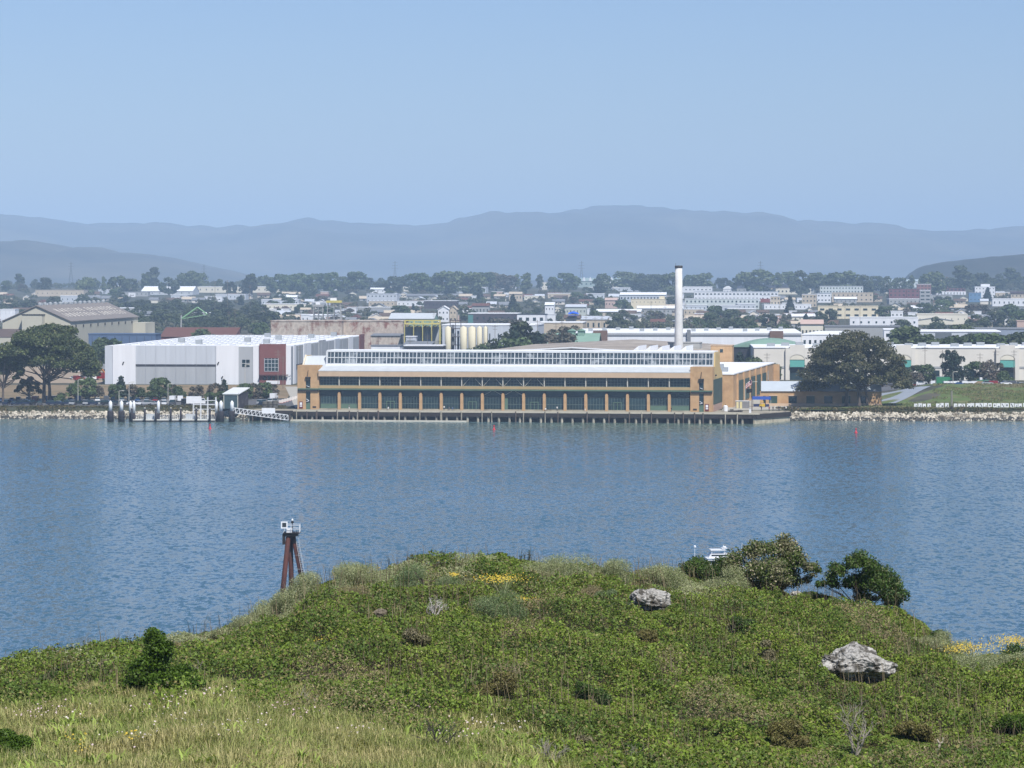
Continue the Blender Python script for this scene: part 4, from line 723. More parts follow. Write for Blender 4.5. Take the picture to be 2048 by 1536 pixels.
# chimney
ch = thing('chimney', 'tall white tapering chimney with dark rim behind the hall', 'chimney', (X(1357.5, 1425), 1425, 4.5))
zt = Zr(531, 1425) - 4.5
MB().lathe(0, 0, [(1.85, 0), (1.78, 16), (1.55, zt * .7), (1.42, zt - 1)], 28).build('shaft', M('chimney_paint', sl(226, 226, 224, .82), .85, .08, .5, col2=sl(206, 204, 200, .8), split=.62), ch, True)
MB().lathe(0, 0, [(1.42, zt - 1), (1.6, zt - .9), (1.6, zt - .1), (1.2, zt)], 28).build('rim', M('soot', sl(84, 80, 78, .6), .9), ch, True)
MB().bar((-1.2, 0, zt), (-1.2, 0, zt + .9), .09).bar((-1.45, 0, 4), (-1.45, 0, zt - 1), .06).build('rod', MATS['soot'], ch)
# small brick building right of the quay, partly behind the big tree
Ys_ = 1242.; sb = thing('brick_annex', 'low brick building with grey pitched roof beside the big tree', 'building', (X(1520, Ys_), Ys_, 3.7), -4)
Wd = (1762 - 1520) / F * Ys_
MB().box(0, Wd, 0, 11, -.4, 5.2).build('wall', brick, sb)
MB().prism([(-.5, 5.2), (5.5, 8.6), (11.5, 5.2)], 'x', .4, Wd - .0).build('roof', M('grey_metal_roof', sl(206, 216, 224, .7), .5, .06, .3), sb)
for k in range(6):
    wx = 3.2 + k * 6.3 + (.6 if k else 0)
    if k in (0,): MB().box(1.1, 2.0, -.08, -.02, 1.0, 3.5).build('window', glassd, sb)
    MB().box(wx, wx + 2.9, -.08, -.02, .9 if k % 2 else .1, 3.5).build('window' if k % 2 else 'door', glassd if k % 2 else green2, sb)
    MB().box(wx - .1, wx + 3.0, -.2, -.02, 3.5, 3.9).build('lintel', brick2, sb)
MB().box(.1, Wd, -.9, -.25, -.4, .9).build('parapet_wall', brick2, sb)
# long brown fence behind the brick annex
fx = thing('board_fence', 'dark brown board fence behind the brick annex', 'fence', (X(1526, 1345), 1345, 4.2), -3); MB().box(0, 32, 0, .3, 0, 3.6).build('boards', M('brown_boards', sl(112, 92, 84, .55), .9, .15, .8), fx)
MB().box(0, 32, -.1, .4, 3.6, 3.8).build('cap', M('cap_board', sl(140, 124, 112, .6), .9), fx)
for k in range(9): MB().box(.1 + k * 3.95, .35 + k * 3.95, -.16, -.01, 0, 3.6).build('fence_post', dark, fx)
# ---------------------------------------------------------------- ferry landing
Yt = 1195.
def wx_(px): return X(px, Yt)
dol = [(221, 'broad dark-sleeved pile with white cap, first from the open shore', 1), (243, 'broad dark-sleeved pile with white cap, second from the open shore', 1), (442, 'broad dark-sleeved pile with white cap where the pontoon ends', 1), (464, 'broad dark-sleeved pile with white cap at the gangway foot', 1), (260, 'thin white-capped pile at the first pontoon corner, outer of two', 0), (267, 'thin white-capped pile at the first pontoon corner, inner of two', 0), (316, 'white-capped pile inside the pontoon row, taller than its neighbours', 0), (432, 'thin white-capped pile just before the sleeved pile at the pontoon end', 0)]
for px_, lb, big in dol:
    t = thing('mooring_pile', lb, 'pile', (wx_(px_), Yt - (0 if big else -1.5), 0), 0, 'mooring piles at the ferry landing')
    if big:
        MB().lathe(0, 0, [(1.12, -.5), (1.12, 3.4), (1.0, 3.7)], 16).build('sleeve', M('black_rubber', sl(64, 60, 66, .6), .8), t, True); MB().lathe(0, 0, [(.62, 3.6), (.62, 6.6), (.1, 7.3)], 14).build('cap', m_wp, t, True)
    else: MB().lathe(0, 0, [(.5, -.5), (.5, 3.0)], 12).build('shaft', MATS['black_rubber'], t, True); MB().lathe(0, 0, [(.52, 3.0), (.52, 6.6), (.1, 7.2)], 12).build('cap', m_wp, t, True)
for i, px_ in enumerate((264, 290, 312, 342, 362, 393, 420)):
    t = thing('guide_pile', f'dark steel guide pile on the pontoon, {ORD[i]} from the outer end', 'pile', (wx_(px_), Yt - .8, 0), 0, 'dark guide piles of the pontoon'); MB().lathe(0, 0, [(.36, -.5), (.36, 4.6)], 12).build('shaft', MATS['black_rubber'], t, True); MB().lathe(0, 0, [(.38, 4.6), (.3, 4.9)], 12).build('cap', postm, t, True)
pt = thing('pontoon', 'white floating ferry pontoon with railings at the shore', 'pontoon', (wx_(262), Yt, 0)); PW = wx_(430) - wx_(262)
MB().box(0, PW, 0, 4.5, -.3, .85).build('deck', M('pontoon_paint', sl(222, 222, 214, .8), .7, .06, .5), pt); MB().box(0, PW, -.12, -.01, .1, .5).build('fender', MATS['black_rubber'], pt)
rl = MB()
for k in range(40): xx = PW * k / 39; rl.bar((xx, 4.2, .85), (xx, 4.2, 2.2), .05); rl.bar((xx, .3, .85), (xx, .3, 2.0), .04) if (k // 5) % 2 else None
for zz in (1.5, 2.2): rl.bar((0, 4.2, zz), (PW, 4.2, zz), .05)
rl.build('railing', m_wp, pt)
for xa, xb in ((5, 9), (18.5, 22)): MB().box(xa, xb, 1.5, 3.2, .85, 2.6).build('kiosk', MATS['galvanised'], pt)
gf = thing('mooring_rack', 'tall pale steel frame of slim posts behind the pontoon', 'mooring rack', (wx_(397), Yt + 7, 0)); fr = MB()
for xx in (-2.5, 0, 2.4, 5.2): fr.bar((xx, 0, 7), (xx, 3, 7), .07)
for xx in (-2.5, 0, 2.4, 5.2):
    for yy in (0, 3): fr.bar((xx, yy, 0), (xx, yy, 8.2), .12, .1, 6)
for zz in (4, 5.6, 7): fr.bar((-2.5, 0, zz), (5.2, 0, zz), .07); fr.bar((-2.5, 3, zz), (5.2, 3, zz), .07)
fr.build('posts', m_wp, gf)
# gangway truss
gw = thing('gangway', 'white truss gangway sloping down toward the pier', 'gangway', (wx_(463), Yt - .5, 0)); GL = wx_(576) - wx_(463); tr = MB(); z0, z1 = 4.2, 1.6; nb_ = 14
for yy in (0, 1.8):
    for k in range(nb_ + 1):
        xx = GL * k / nb_; zb = z0 + (z1 - z0) * k / nb_ - 1.0; tr.bar((xx, yy, zb), (xx, yy, zb + 1.7), .07)
        if k < nb_: xn = GL * (k + 1) / nb_; zn = z0 + (z1 - z0) * (k + 1) / nb_ - 1.0; tr.bar((xx, yy, zb), (xn, yy, zn + 1.7), .07); tr.bar((xx, yy, zb), (xn, yy, zn), .1); tr.bar((xx, yy, zb + 1.7), (xn, yy, zn + 1.7), .1)
tr.build('truss', m_wp, gw); MB().add([(0, .1, z0 - .95), (GL, .1, z1 - .95), (GL, 1.7, z1 - .95), (0, 1.7, z0 - .95)], [(0, 1, 2, 3)]).build('walkway', MATS['galvanised'], gw)
for xx in (GL * .3, GL * .52): MB().bar((xx, .9, -.5), (xx, .9, z0 - 1.3 - (xx / GL) * 2.6), .2, None, 8).build('support', pile, gw)
# gangway landing behind
ql = thing('landing_deck', 'dark timber landing deck behind the gangway', 'deck', (wx_(480), Yt + 6, 0)); MB().box(0, 17.5, 0, 12, 2.6, 3.5).build('deck', dark, ql)
for k in range(6): MB().lathe(.6 + k * 3.2, .3, [(.22, -.5), (.22, 2.6)], 8).build('pile', tim, ql)
MB().box(7.0, 11.6, -.3, -.1, 2.6, 4.5).build('sign_board', m_wp, ql)
# shelter
Yh = 1222.; sh = thing('ferry_shelter', 'dark mesh-walled ferry shelter with sloping white roof', 'shelter', (X(447, Yh), Yh, 3.5), -8)
MB().box(0, 5.2, 0, .12, 0, 4.6).build('front_panel', M('tinted_panel', sl(92, 112, 118, .5), .3, .1, .5), sh)
fr = MB(); [fr.box(a_, a_ + .28, -.15, -.01, 0, 5.0) for a_ in (0, 4.95)]; fr.box(0, 5.23, -.15, -.01, 4.6, 5.0); fr.build('frame', postm, sh)
MB().box(5.2, 5.35, .1, 16, 0, 5.4).build('side_panel', M('dark_mesh', sl(82, 76, 84, .55), .7, .35, 1.2, col2=sl(130, 122, 128, .6), split=.58, sharp=.05), sh)
MB().prism([(-.4, 5.0), (17, 6.6), (17, 6.85), (-.4, 5.25)], 'x', -.3, 5.7).build('roof', M('white_metal_roof', sl(232, 234, 232, .85), .5, .08, .6), sh)
# ---------------------------------------------------------------- quay things
def flagpole():
    t = thing('flagpole', 'rust-dark flagpole on the quay with a striped flag above a black banner', 'flagpole', HP(157.5, 8)); MB().bar((0, 0, 0), (0, 0, 12.4), .14, .09, 8).build('pole', m_rust, t)
    V = []; F_ = []; 
    def cloth(name, mat, x0, x1, z0, z1, drop, mi=None):
        mb = MB(); n = 8
        for k in range(n):
            for j in range(6):
                def P(a, b): xx = x0 + (x1 - x0) * a / n; zz = z0 + (z1 - z0) * b / 6 - drop * (a / n) ** 1.3; return (xx, .15 * math.sin(a * 1.1), zz)
                mb.cur = 1 if (mi and j % 2) else 0; mb.add([P(k, j), P(k + 1, j), P(k + 1, j + 1), P(k, j + 1)], [(0, 1, 2, 3)])
        return mb.build(name, mat, t, False, False)
    cloth('flag', [M('flag_red', sl(170, 60, 60, .8), .8), M('flag_white', sl(228, 222, 218, .8), .8)], -.1, -2.1, 9.0, 10.8, 1.5, 1); cloth('canton', M('flag_blue', sl(58, 52, 84, .7), .8), -.1, -.95, 9.9, 11.0, .5)
    cloth('banner', M('black_cloth', sl(40, 40, 42, .6), .8), -.1, -1.9, 6.4, 7.8, .3)
flagpole()
def simple(name, label, cat, loc, parts, rot=0, group=None):
    t = thing(name, label, cat, loc, rot, group)
    for (nm, mb, mt) in parts: mb.build(nm, mt, t)
    return t
tarp = M('blue_tarp', sl(44, 78, 160, .75), .6, .1, 1)
simple('marquee', 'blue canvas stall roof on thin posts at the factory wing', 'stall', HP(154, 44), [('canopy', MB().prism([(-.3, 2.7), (1.6, 3.8), (3.5, 2.7)], 'x', 0, 6.5), tarp), *[('leg', MB().bar((a_, b_, 0), (a_, b_, 2.7), .06), postm) for a_ in (.1, 6.4) for b_ in (0, 3.2)], ('counter', MB().box(.5, 6, .2, .8, 0, 1.1), M('navy', sl(50, 60, 110, .6), .7))], HA)
simple('storage_tank', 'small white upright tank at the corner of the hall', 'tank', HP(148.6, 6), [('tank', MB().lathe(0, 0, [(.75, 0), (.8, .2), (.8, 1.8), (.3, 2.1)], 14), m_wp), ('valve', MB().lathe(0, 0, [(.12, 2.1), (.12, 2.4)], 8), MATS['dark_bronze'])])
simple('box_trailer', 'white box trailer parked by the factory wing windows', 'trailer', HP(152, 112), [('box', MB().box(0, 6, 0, 2.4, .8, 3.6), m_wp), ('chassis', MB().box(0, 7.2, .3, 2.1, .5, .8), dark), ('wheel', MB().prism([(.0 + 4 + .45 * math.cos(a), .45 + .45 * math.sin(a)) for a in [k * math.pi / 6 for k in range(12)]], 'y', -.05, .25), MATS['black_rubber'])], HA)
simple('shipping_container', 'grey steel container on the quay with pale doors', 'container', HP(149.6, 30), [('body', MB().box(0, 4.6, 0, 2.4, 0, 2.6), M('grey_steel', sl(150, 148, 150, .65), .7, .1, .8)), ('door', MB().box(.3, 1.1, -.08, -.01, .1, 2.4).box(1.5, 2.3, -.08, -.01, .1, 2.4), M('cream_paint', sl(226, 212, 160, .8), .7)), ('roof', MB().box(-.1, 4.7, -.1, 2.5, 2.6, 2.75), m_wp)], HA)
simple('forklift', 'yellow forklift parked on the quay', 'forklift', HP(157.0, 40), [('body', MB().prism([(0, .4), (1.9, .4), (1.9, 1.2), (.9, 1.3), (.6, 1.1), (0, 1.1)], 'y', 0, 1.1), M('machine_yellow', sl(222, 186, 50, .8), .5)), ('cage', MB().bar((.3, .05, 1.1), (.5, .05, 2.2), .05).bar((1.5, .05, 1.2), (1.3, .05, 2.2), .05).bar((.3, 1.05, 1.1), (.5, 1.05, 2.2), .05).bar((1.5, 1.05, 1.2), (1.3, 1.05, 2.2), .05).box(.4, 1.4, 0, 1.1, 2.2, 2.28), MATS['machine_yellow']), ('mast', MB().box(2.0, 2.15, .1, .25, .1, 2.6).box(2.0, 2.15, .85, 1.0, .1, 2.6).box(2.1, 3.1, .2, .35, .1, .16).box(2.1, 3.1, .75, .9, .1, .16), dark), ('wheel', MB().prism([(.45 + .32 * math.cos(k * .52), .32 + .32 * math.sin(k * .52)) for k in range(12)], 'y', -.06, 1.16), MATS['black_rubber'])], HA)
simple('scrap_heap', 'low grey heap of pallets and pipes beside the hall corner', 'heap', HP(150.5, 2), [('pallets', MB().box(0, 1.2, 0, 1.2, 0, .9).box(1.4, 2.5, .3, 1.5, 0, .5).box(2.7, 4.0, -.2, .9, 0, .7), M('grey_timber', sl(132, 128, 120, .6), .9, .3, 1)), ('pipes', MB().bar((-.6, -.6, .25), (4.5, -.5, .3), .2, None, 8).bar((-.2, -.95, .2), (4.0, -1.0, .22), .16, None, 8), dark)], HA)
simple('bollard_box', 'white box post at the pier edge corner', 'post', HP(158.6, -9.5), [('box', MB().box(-.35, .35, -.3, .3, 0, 1.5), m_wp), ('lid', MB().box(-.4, .4, -.35, .35, 1.5, 1.62), MATS['galvanised'])], HA)
simple('round_bales', 'grey wrapped stack of pipes beside the service road', 'stack', (X(540, 1228), 1228, 3.6), [('wrap', MB().lathe(-1.8, 0, [(.9, 0), (.9, 2.1), (.6, 2.2)], 12).lathe(0, .2, [(.9, 0), (.9, 2.2), (.6, 2.3)], 12).lathe(1.8, 0, [(1.0, 0), (1.0, 2.4), (.6, 2.5)], 12), M('grey_wrap', sl(124, 122, 116, .6), .8, .25, 1)), ('strap', MB().box(-2.75, 2.85, -1.06, -1.0, 1.0, 1.2), dark)])
for k in range(7):
    simple('road_barrier', f'white water-filled road barrier, {ORD[k]} from the car park side', 'barrier', (X(562 + k * 5.2, 1262 + k * 7), 1262 + k * 7, 3.9), [('body', MB().prism([(-.3, 0), (.3, 0), (.12, 1.1), (-.12, 1.1)], 'x', -.75, .75), M('barrier_plastic', sl(240, 232, 222, .85), .5)), ('foot', MB().box(-.8, .8, -.34, .34, 0, .14), M('barrier_red', sl(206, 110, 90, .8), .5))], -30, 'white barriers along the service road')
# ---------------------------------------------------------------- people
def figure(name, seat):
    v = {'pel': (0, 0, .92), 'spi': (0, .02, 1.15), 'che': (0, .03, 1.38), 'nek': (0, .02, 1.5), 'hd0': (0, 0, 1.58), 'hd1': (0, -.01, 1.7), 'shl': (-.19, .03, 1.41), 'ell': (-.26, .04, 1.14), 'hal': (-.25, -.1, .92), 'shr': (.19, .03, 1.41), 'elr': (.26, .04, 1.14), 'har': (.25, -.08, .92), 'hpl': (-.1, 0, .88), 'knl': (-.11, -.02, .5), 'anl': (-.11, .02, .08), 'tol': (-.12, -.16, .04), 'hpr': (.1, 0, .88), 'knr': (.11, -.02, .5), 'anr': (.11, .04, .08), 'tor': (.12, -.14, .04)}
    if seat:
        for k in v: v[k] = (v[k][0], v[k][1], v[k][2] - .45)
        for s in 'lr': sx = -.12 if s == 'l' else .12; v['kn' + s] = (sx * 1.2, -.42, .48); v['an' + s] = (sx * 1.2, -.44, .08); v['to' + s] = (sx * 1.2, -.6, .04); v['ha' + s] = (sx * 1.6, -.3, .58)
    r = dict(pel=.15, spi=.14, che=.15, nek=.06, hd0=.09, hd1=.10, shl=.07, ell=.05, hal=.04, shr=.07, elr=.05, har=.04, hpl=.1, knl=.07, anl=.05, tol=.04, hpr=.1, knr=.07, anr=.05, tor=.04)
    ed = [('pel', 'spi'), ('spi', 'che'), ('che', 'nek'), ('nek', 'hd0'), ('hd0', 'hd1'), ('che', 'shl'), ('shl', 'ell'), ('ell', 'hal'), ('che', 'shr'), ('shr', 'elr'), ('elr', 'har'), ('pel', 'hpl'), ('hpl', 'knl'), ('knl', 'anl'), ('anl', 'tol'), ('pel', 'hpr'), ('hpr', 'knr'), ('knr', 'anr'), ('anr', 'tor')]
    ks = list(v); me = bpy.data.meshes.new('tmp'); me.from_pydata([v[k] for k in ks], [(ks.index(a), ks.index(b)) for a, b in ed], []); o = bpy.data.objects.new('tmp', me); COL.objects.link(o)
    sk = o.modifiers.new('s', 'SKIN'); lay = me.skin_vertices[0].data
    for i, k in enumerate(ks): lay[i].radius = (r[k], r[k] * .8); lay[i].use_root = (k == 'pel')
    o.modifiers.new('d', 'SUBSURF').levels = 1
    dg = bpy.context.evaluated_depsgraph_get(); out = bpy.data.meshes.new_from_object(o.evaluated_get(dg)); bpy.data.objects.remove(o); out.name = name; return out
fig = {False: figure('standing', False), True: figure('seated', True)}
skin = M('skin', sl(206, 160, 132, .8), .6, .05, 4); hairm = M('hair', sl(54, 42, 36, .6), .8, .1, 4)
def person(label, loc, rot, top, legs, seat=False):
    me = fig[seat].copy(); me.name = 'person'; t = link('person', me); t.location = loc; t.rotation_euler = (0, 0, R(rot)); tag(t, label, 'person'); me.materials.clear()
    for m_ in (skin, top, legs, MATS['black_rubber']): me.materials.append(m_)
    dz = .45 if seat else 0
    for p_ in me.polygons:
        c = p_.center; zz = c.z + dz; ar = abs(c.x) > .21
        p_.material_index = 0 if (zz > 1.49 or (ar and zz < 1.08 and zz > .7)) else 1 if zz > .93 else 3 if c.z < .1 else 2; p_.use_smooth = True
    h_ = MB(); h_.lathe(0, .02, [(.115, 1.66 - dz), (.125, 1.73 - dz), (.1, 1.79 - dz), (.03, 1.825 - dz)], 10).build('hair', hairm, t, True); return t
cl = {k: M('cloth_' + k, c, .85, .1, 4) for k, c in dict(black=sl(38, 38, 42, .6), white=sl(232, 230, 226, .85), navy=sl(48, 58, 92, .6), grey=sl(120, 120, 124, .6), red=sl(170, 60, 56, .7), blue=sl(70, 110, 160, .7), tan=sl(180, 150, 110, .7)).items()}
AN = [(160.6, 9.5, 'black', 'navy', 'person in black standing nearest the flagpole'), (163.3, 9.0, 'red', 'black', 'person in dark red standing by the brick annex wall'), (164.6, 9.2, 'black', 'black', 'person all in black at the annex, beside a dark red jacket'), (166.6, 9.6, 'navy', 'black', 'person in navy standing in the middle of the group'), (168.4, 9.8, 'black', 'grey', 'person in black top and grey trousers by the annex door'), (169.0, 10.2, 'white', 'black', 'person in white top and black trousers by the annex door'), (170.9, 10.6, 'grey', 'black', 'person in grey top right of the annex door'), (173.0, 11.0, 'black', 'tan', 'person in black with tan trousers at the group edge')]
for (x, y, a_, b_, lb) in AN: person(lb, HP(x, y, 3.52), random.uniform(-40, 40), cl[a_], cl[b_])
m_seat = M('bench_wood', sl(150, 134, 110, .6), .8)
for (bi, x, ppl) in ((0, 33.2, [('white', 'grey', 'person in white seated on the third glazed bay bench')]), (1, 54.6, [('grey', 'navy', 'person in grey seated at the sixth bay, nearer the chimney end'), ('blue', 'grey', 'person in blue seated at the sixth bay, nearer the ferry end')]), (2, 88.2, [('white', 'black', 'person in white seated before the open green door bay')])):
    simple('bench', ['wooden bench on the pier before the third glazed bay', 'wooden bench on the pier before the sixth glazed bay', 'wooden bench on the pier near the open green door'][bi], 'bench', HP(x, -2.2), [('seat', MB().box(-1.2, 1.2, -.25, .25, .4, .46), m_seat), ('leg', MB().box(-1.1, -1.0, -.22, .22, 0, .4), m_seat), ('leg', MB().box(1.0, 1.1, -.22, .22, 0, .4), m_seat)], HA, 'benches along the hall')
    for j, (a_, b_, lb) in enumerate(ppl): person(lb, HP(x - .6 + 1.2 * j, -2.2, 3.5), HA + random.uniform(-15, 15), cl[a_], cl[b_], True)
for (x, y, a_, b_, lb) in ((52.3, -2.6, 'white', 'navy', 'person in white walking on the pier before the fifth bay'), (101.4, -3.0, 'tan', 'white', 'person in tan standing on the pier before the thirteenth bay'), (131.0, -2.6, 'black', 'grey', 'person in black standing before the last green-panelled bay'), (91.5, -1.8, 'white', 'black', 'person in white at the green double door past the open door'), (19, -3, 'grey', 'white', 'person in grey on the pier before the second green-panelled bay')): person(lb, HP(x, y, 3.5), random.uniform(-60, 60), cl[a_], cl[b_])
# ---------------------------------------------------------------- warehouses and yards behind the shore
LM = []        # landmarks for labels: (photo column, row, phrase)
PROT = []      # photo rectangles of named buildings kept clear of trees standing nearer
def lm(px, py, ph): LM.append((px, py, ph))
wall_w = M('white_panel_wall', sl(236, 238, 242, .82), .8, .07, .5, streak=.08)
wall_g = M('grey_panel_wall', sl(186, 190, 194, .72), .8, .09, .5, streak=.08)
wall_lg = M('light_grey_panel', sl(206, 212, 220, .76), .8, .08, .5, streak=.08)
greyj = M('joint_grey', sl(190, 194, 200, .7), .8)
redbr = M('red_brown_wall', sl(142, 90, 86, .65), .85, .1, .3)
# white warehouse
WY = 1450.; wx0, wx1 = X(210, WY), X(583, WY); WL = wx1 - wx0; wh = thing('white_warehouse', 'huge white and grey warehouse with white roof and dark horizontal band', 'warehouse', (wx0, WY, 4.4), -4.5)
WL /= math.cos(R(4.5)); WH = 16.6; WD = 250.; u_ = WL / 373.
def wp(px): return (px - 210) * u_
MB().prism([(0, 0), (WL, 0), (WL, WD), (0, WD)], 'z', -1, WH - .6).build('wall', wall_g, wh)
MB().prism([(.5, WH - .6), (WL - .5, WH - .6), (WL - .5, WH - .3), (.5, WH - .3)], 'y', .5, WD - .5).build('roof', wroof2, wh)
# facade panels stand a little proud of the wall
for a, b, mt, nm, pr in ((226, 272, wall_w, 'white_bay', .5), (434, 479, wall_w, 'white_bay', .5), (508, 520, wall_w, 'white_bay', .3), (521, 574, redbr, 'entrance_bay', .9), (574, 584, wall_w, 'white_bay', .4)):
    MB().box(wp(a), wp(b), -pr, -.01, -1, WH + (.5 if nm == 'entrance_bay' else -.1)).build(nm, mt, wh)
MB().box(wp(272), wp(434), -.12, -.01, WH * .52, WH - .2).build('upper_panel', wall_lg, wh); MB().box(wp(272), wp(434), -.2, -.01, WH * .475, WH * .52).build('dark_band', M('dark_strip', sl(74, 74, 82, .6), .5, .06, 1), wh)
MB().box(wp(210) - .02, wp(226), -.1, -.01, -1, WH - .3).build('corner_panel', wall_lg, wh)
w_ = MB().box(wp(486), wp(501), -.1, -.02, 7.6, 10.6).build('window', glassd, wh); MB().box(wp(486), wp(501), -.16, -.1, 9.0, 9.15).box(wp(493.2), wp(493.8), -.16, -.1, 7.6, 10.6).build('frame', m_wp, w_)
w_ = MB().box(wp(531), wp(560), -1.0, -.91, 5.8, 11.2).build('window', glassd, wh); fr = MB(); [fr.box(wp(531 + k * 7), wp(531.9 + k * 7), -1.08, -1.0, 5.8, 11.2) for k in range(5)]; [fr.box(wp(531), wp(560), -1.08, -1.0, 5.8 + k * 1.6, 5.98 + k * 1.6) for k in range(4)]; fr.build('frame', wall_lg, w_)
for k in range(5): MB().box(wp(529 + k * 9), wp(535 + k * 9), -1.0, -.91, 2.2, 3.9).build('window', glassd, wh)
MB().box(wp(522), wp(579), -2.2, -.92, 4.1, 4.5).build('canopy', M('maroon_trim', sl(104, 66, 66, .6), .7), wh); MB().box(wp(535), wp(562), -1.02, -.91, .6, 2.0).build('shutter', wall_w, wh)
for a in (246, 437, 445): MB().bar((wp(a), -.55, 8.6 if a != 445 else 2.9), (wp(a) + .6, -1.2, 9.6 if a != 445 else 3.7), .25).build('wall_lamp', MATS['dark_bronze'], wh)
for k, (y0, y1, mt) in enumerate(((8, 14, wall_w), (38, 60, wall_w), (86, 108, wall_g), (140, 156, wall_lg), (190, 206, wall_w), (232, 250, redbr))): MB().box(WL + .01, WL + .35, y0, y1, -1, WH + (.3 if k in (2, 5) else -.1)).build('side_panel', mt, wh)
MB().box(WL + .36, WL + .6, 14, 120, 7.6, 8.4).build('dark_band', MATS['dark_strip'], wh)
sk = MB()
for i in range(11):
    for j in range(15):
        if (i + j) % 1 == 0: sk.box(6 + i * 6.3, 8.2 + i * 6.3, 12 + j * 15.5, 15 + j * 15.5, WH - .3, WH + .12)
s_ = sk.build('roof_skylights', M('skylight_dome', sl(214, 218, 222, .7), .5, .05, 1), wh); s_['kind'] = 'stuff'
for (a, b) in ((20, 60), (33, 28), (46, 78), (52, 130), (60, 40), (62, 165), (38, 190), (66, 215)): MB().box(a, a + 2.6, b, b + 3, WH - .3, WH + 1.7).build('roof_unit', MATS['roof_unit'], wh)
jm = MB(); [jm.box(wp(272 + k * 20.3) - .03, wp(272 + k * 20.3) + .03, -.24, -.2, -1, WH - .25) for k in range(1, 8)]; jm.build('panel_joint', greyj, wh)
for k in range(9): MB().box(WL + .36, WL + .5, 20 + k * 24, 20.5 + k * 24, -1, WH - .4).build('downpipe', greyj, wh)
lm(300, 700, 'the white warehouse'); PROT.append((205, 655, 745, 770, WY))
# tan hall with roof lettering
TY = 1800.; tz = zg1(X(75, TY), TY); th = thing('tan_hall', 'tan gabled hall with faded white lettering on its brown-grey roof', 'hall', (X(5, TY), TY, tz), -4.7)
TW = X(143, TY) - X(5, TY); ze, zr_ = Zr(643, TY) - tz, Zr(612, TY) - tz; TD = 184.
m_tan = M('tan_wall', sl(208, 204, 186, .72), .88, .06, .1)
MB().prism([(0, -2), (TW, -2), (TW, ze), (TW / 2, zr_ - .3), (0, ze)], 'y', 0, TD).build('wall', m_tan, th)
m_troof = M('brown_grey_roof', sl(156, 148, 142, .64), .8, .08, .06)
rf = MB().prism([(-.6, ze - .1), (TW / 2, zr_), (TW + .6, ze - .1), (TW + .6, ze + .25), (TW / 2, zr_ + .4), (-.6, ze + .25)], 'y', -.8, TD + .8).build('roof', m_troof, th)
sl_len = math.hypot(TW / 2, zr_ - ze); ang = math.atan2(zr_ - ze, TW / 2)
for txt, fr_ in (('MARITIME ENGINEERS', .27), ('INDUSTRIAL SERVICES', .56)):
    cu = bpy.data.curves.new('roof_lettering', 'FONT'); cu.body = txt; cu.size = 6.2; cu.extrude = .05; cu.space_character = 2.7; cu.align_x = 'CENTER'; o = bpy.data.objects.new('tmp', cu); COL.objects.link(o); me = bpy.data.meshes.new_from_object(o.evaluated_get(bpy.context.evaluated_depsgraph_get())); bpy.data.objects.remove(o); me.materials.clear(); me.materials.append(M('faded_white_paint', sl(232, 226, 214, .85), .9, .15, .5)); o = link('roof_lettering', me, th)
    a = Vector((TW / 2, 0, zr_ + .42)); dn = Vector((math.cos(ang), 0, -math.sin(ang))); al = Vector((0, 1, 0)); p0 = a + dn * (sl_len * fr_ + 4.2) + al * (TD * .5)
    nrm = al.cross(-dn); o.matrix_local = Matrix(((al.x * 1, -dn.x, nrm.x, p0.x + nrm.x * .12), (al.y, -dn.y, nrm.y, p0.y), (al.z, -dn.z, nrm.z, p0.z + nrm.z * .12), (0, 0, 0, 1)))
for k in range(14): MB().lathe(TW / 2, 8 + k * 12.6, [(1.2, zr_ + .2), (1.2, zr_ + 1.2), (.3, zr_ + 1.8)], 8).build('ridge_vent', MATS['roof_unit'], th)
for k in range(9): MB().box(TW + .02, TW + .3, 12 + k * 19, 14 + k * 19, ze - 3.2, ze - 1.8).build('vent', MATS['dark_bronze'], th)
MB().box(TW - 24, TW - 13.5, -6, -.02, -2, ze - .2 + 3.6).build('stair_block', m_tan, th); MB().box(TW - 24.3, TW - 13.2, -6.3, -.0, ze + 3.4, ze + 3.8).build('stair_roof', MATS['dark_bronze'], th)
MB().box(-30, TW - 24, -7, -.03, -2, ze - 8).build('annex', m_tan, th); MB().prism([(-7.2, ze - 8), (-3.5, ze - 4.5), (-.03, ze - 3.8), (-.03, ze - 8)], 'x', -30, TW - 23.9).build('annex_roof', M('dark_brown_roof', sl(112, 98, 94, .6), .8, .1, .2), th)
MB().box(-3, 3, -7.15, -7.02, 2, ze - 11).build('shutter', wall_g, th)
MB().box(TW, TW + 7, TD * .92, TD + 14, -2, ze - 3).build('annex', m_tan, th); MB().box(TW + 7, TW + 16, TD * .96, TD + 14, -2, ze - 10).build('annex', m_tan, th)
lm(150, 625, 'the tan hall'); PROT.append((0, 602, 320, 690, TY - 120))
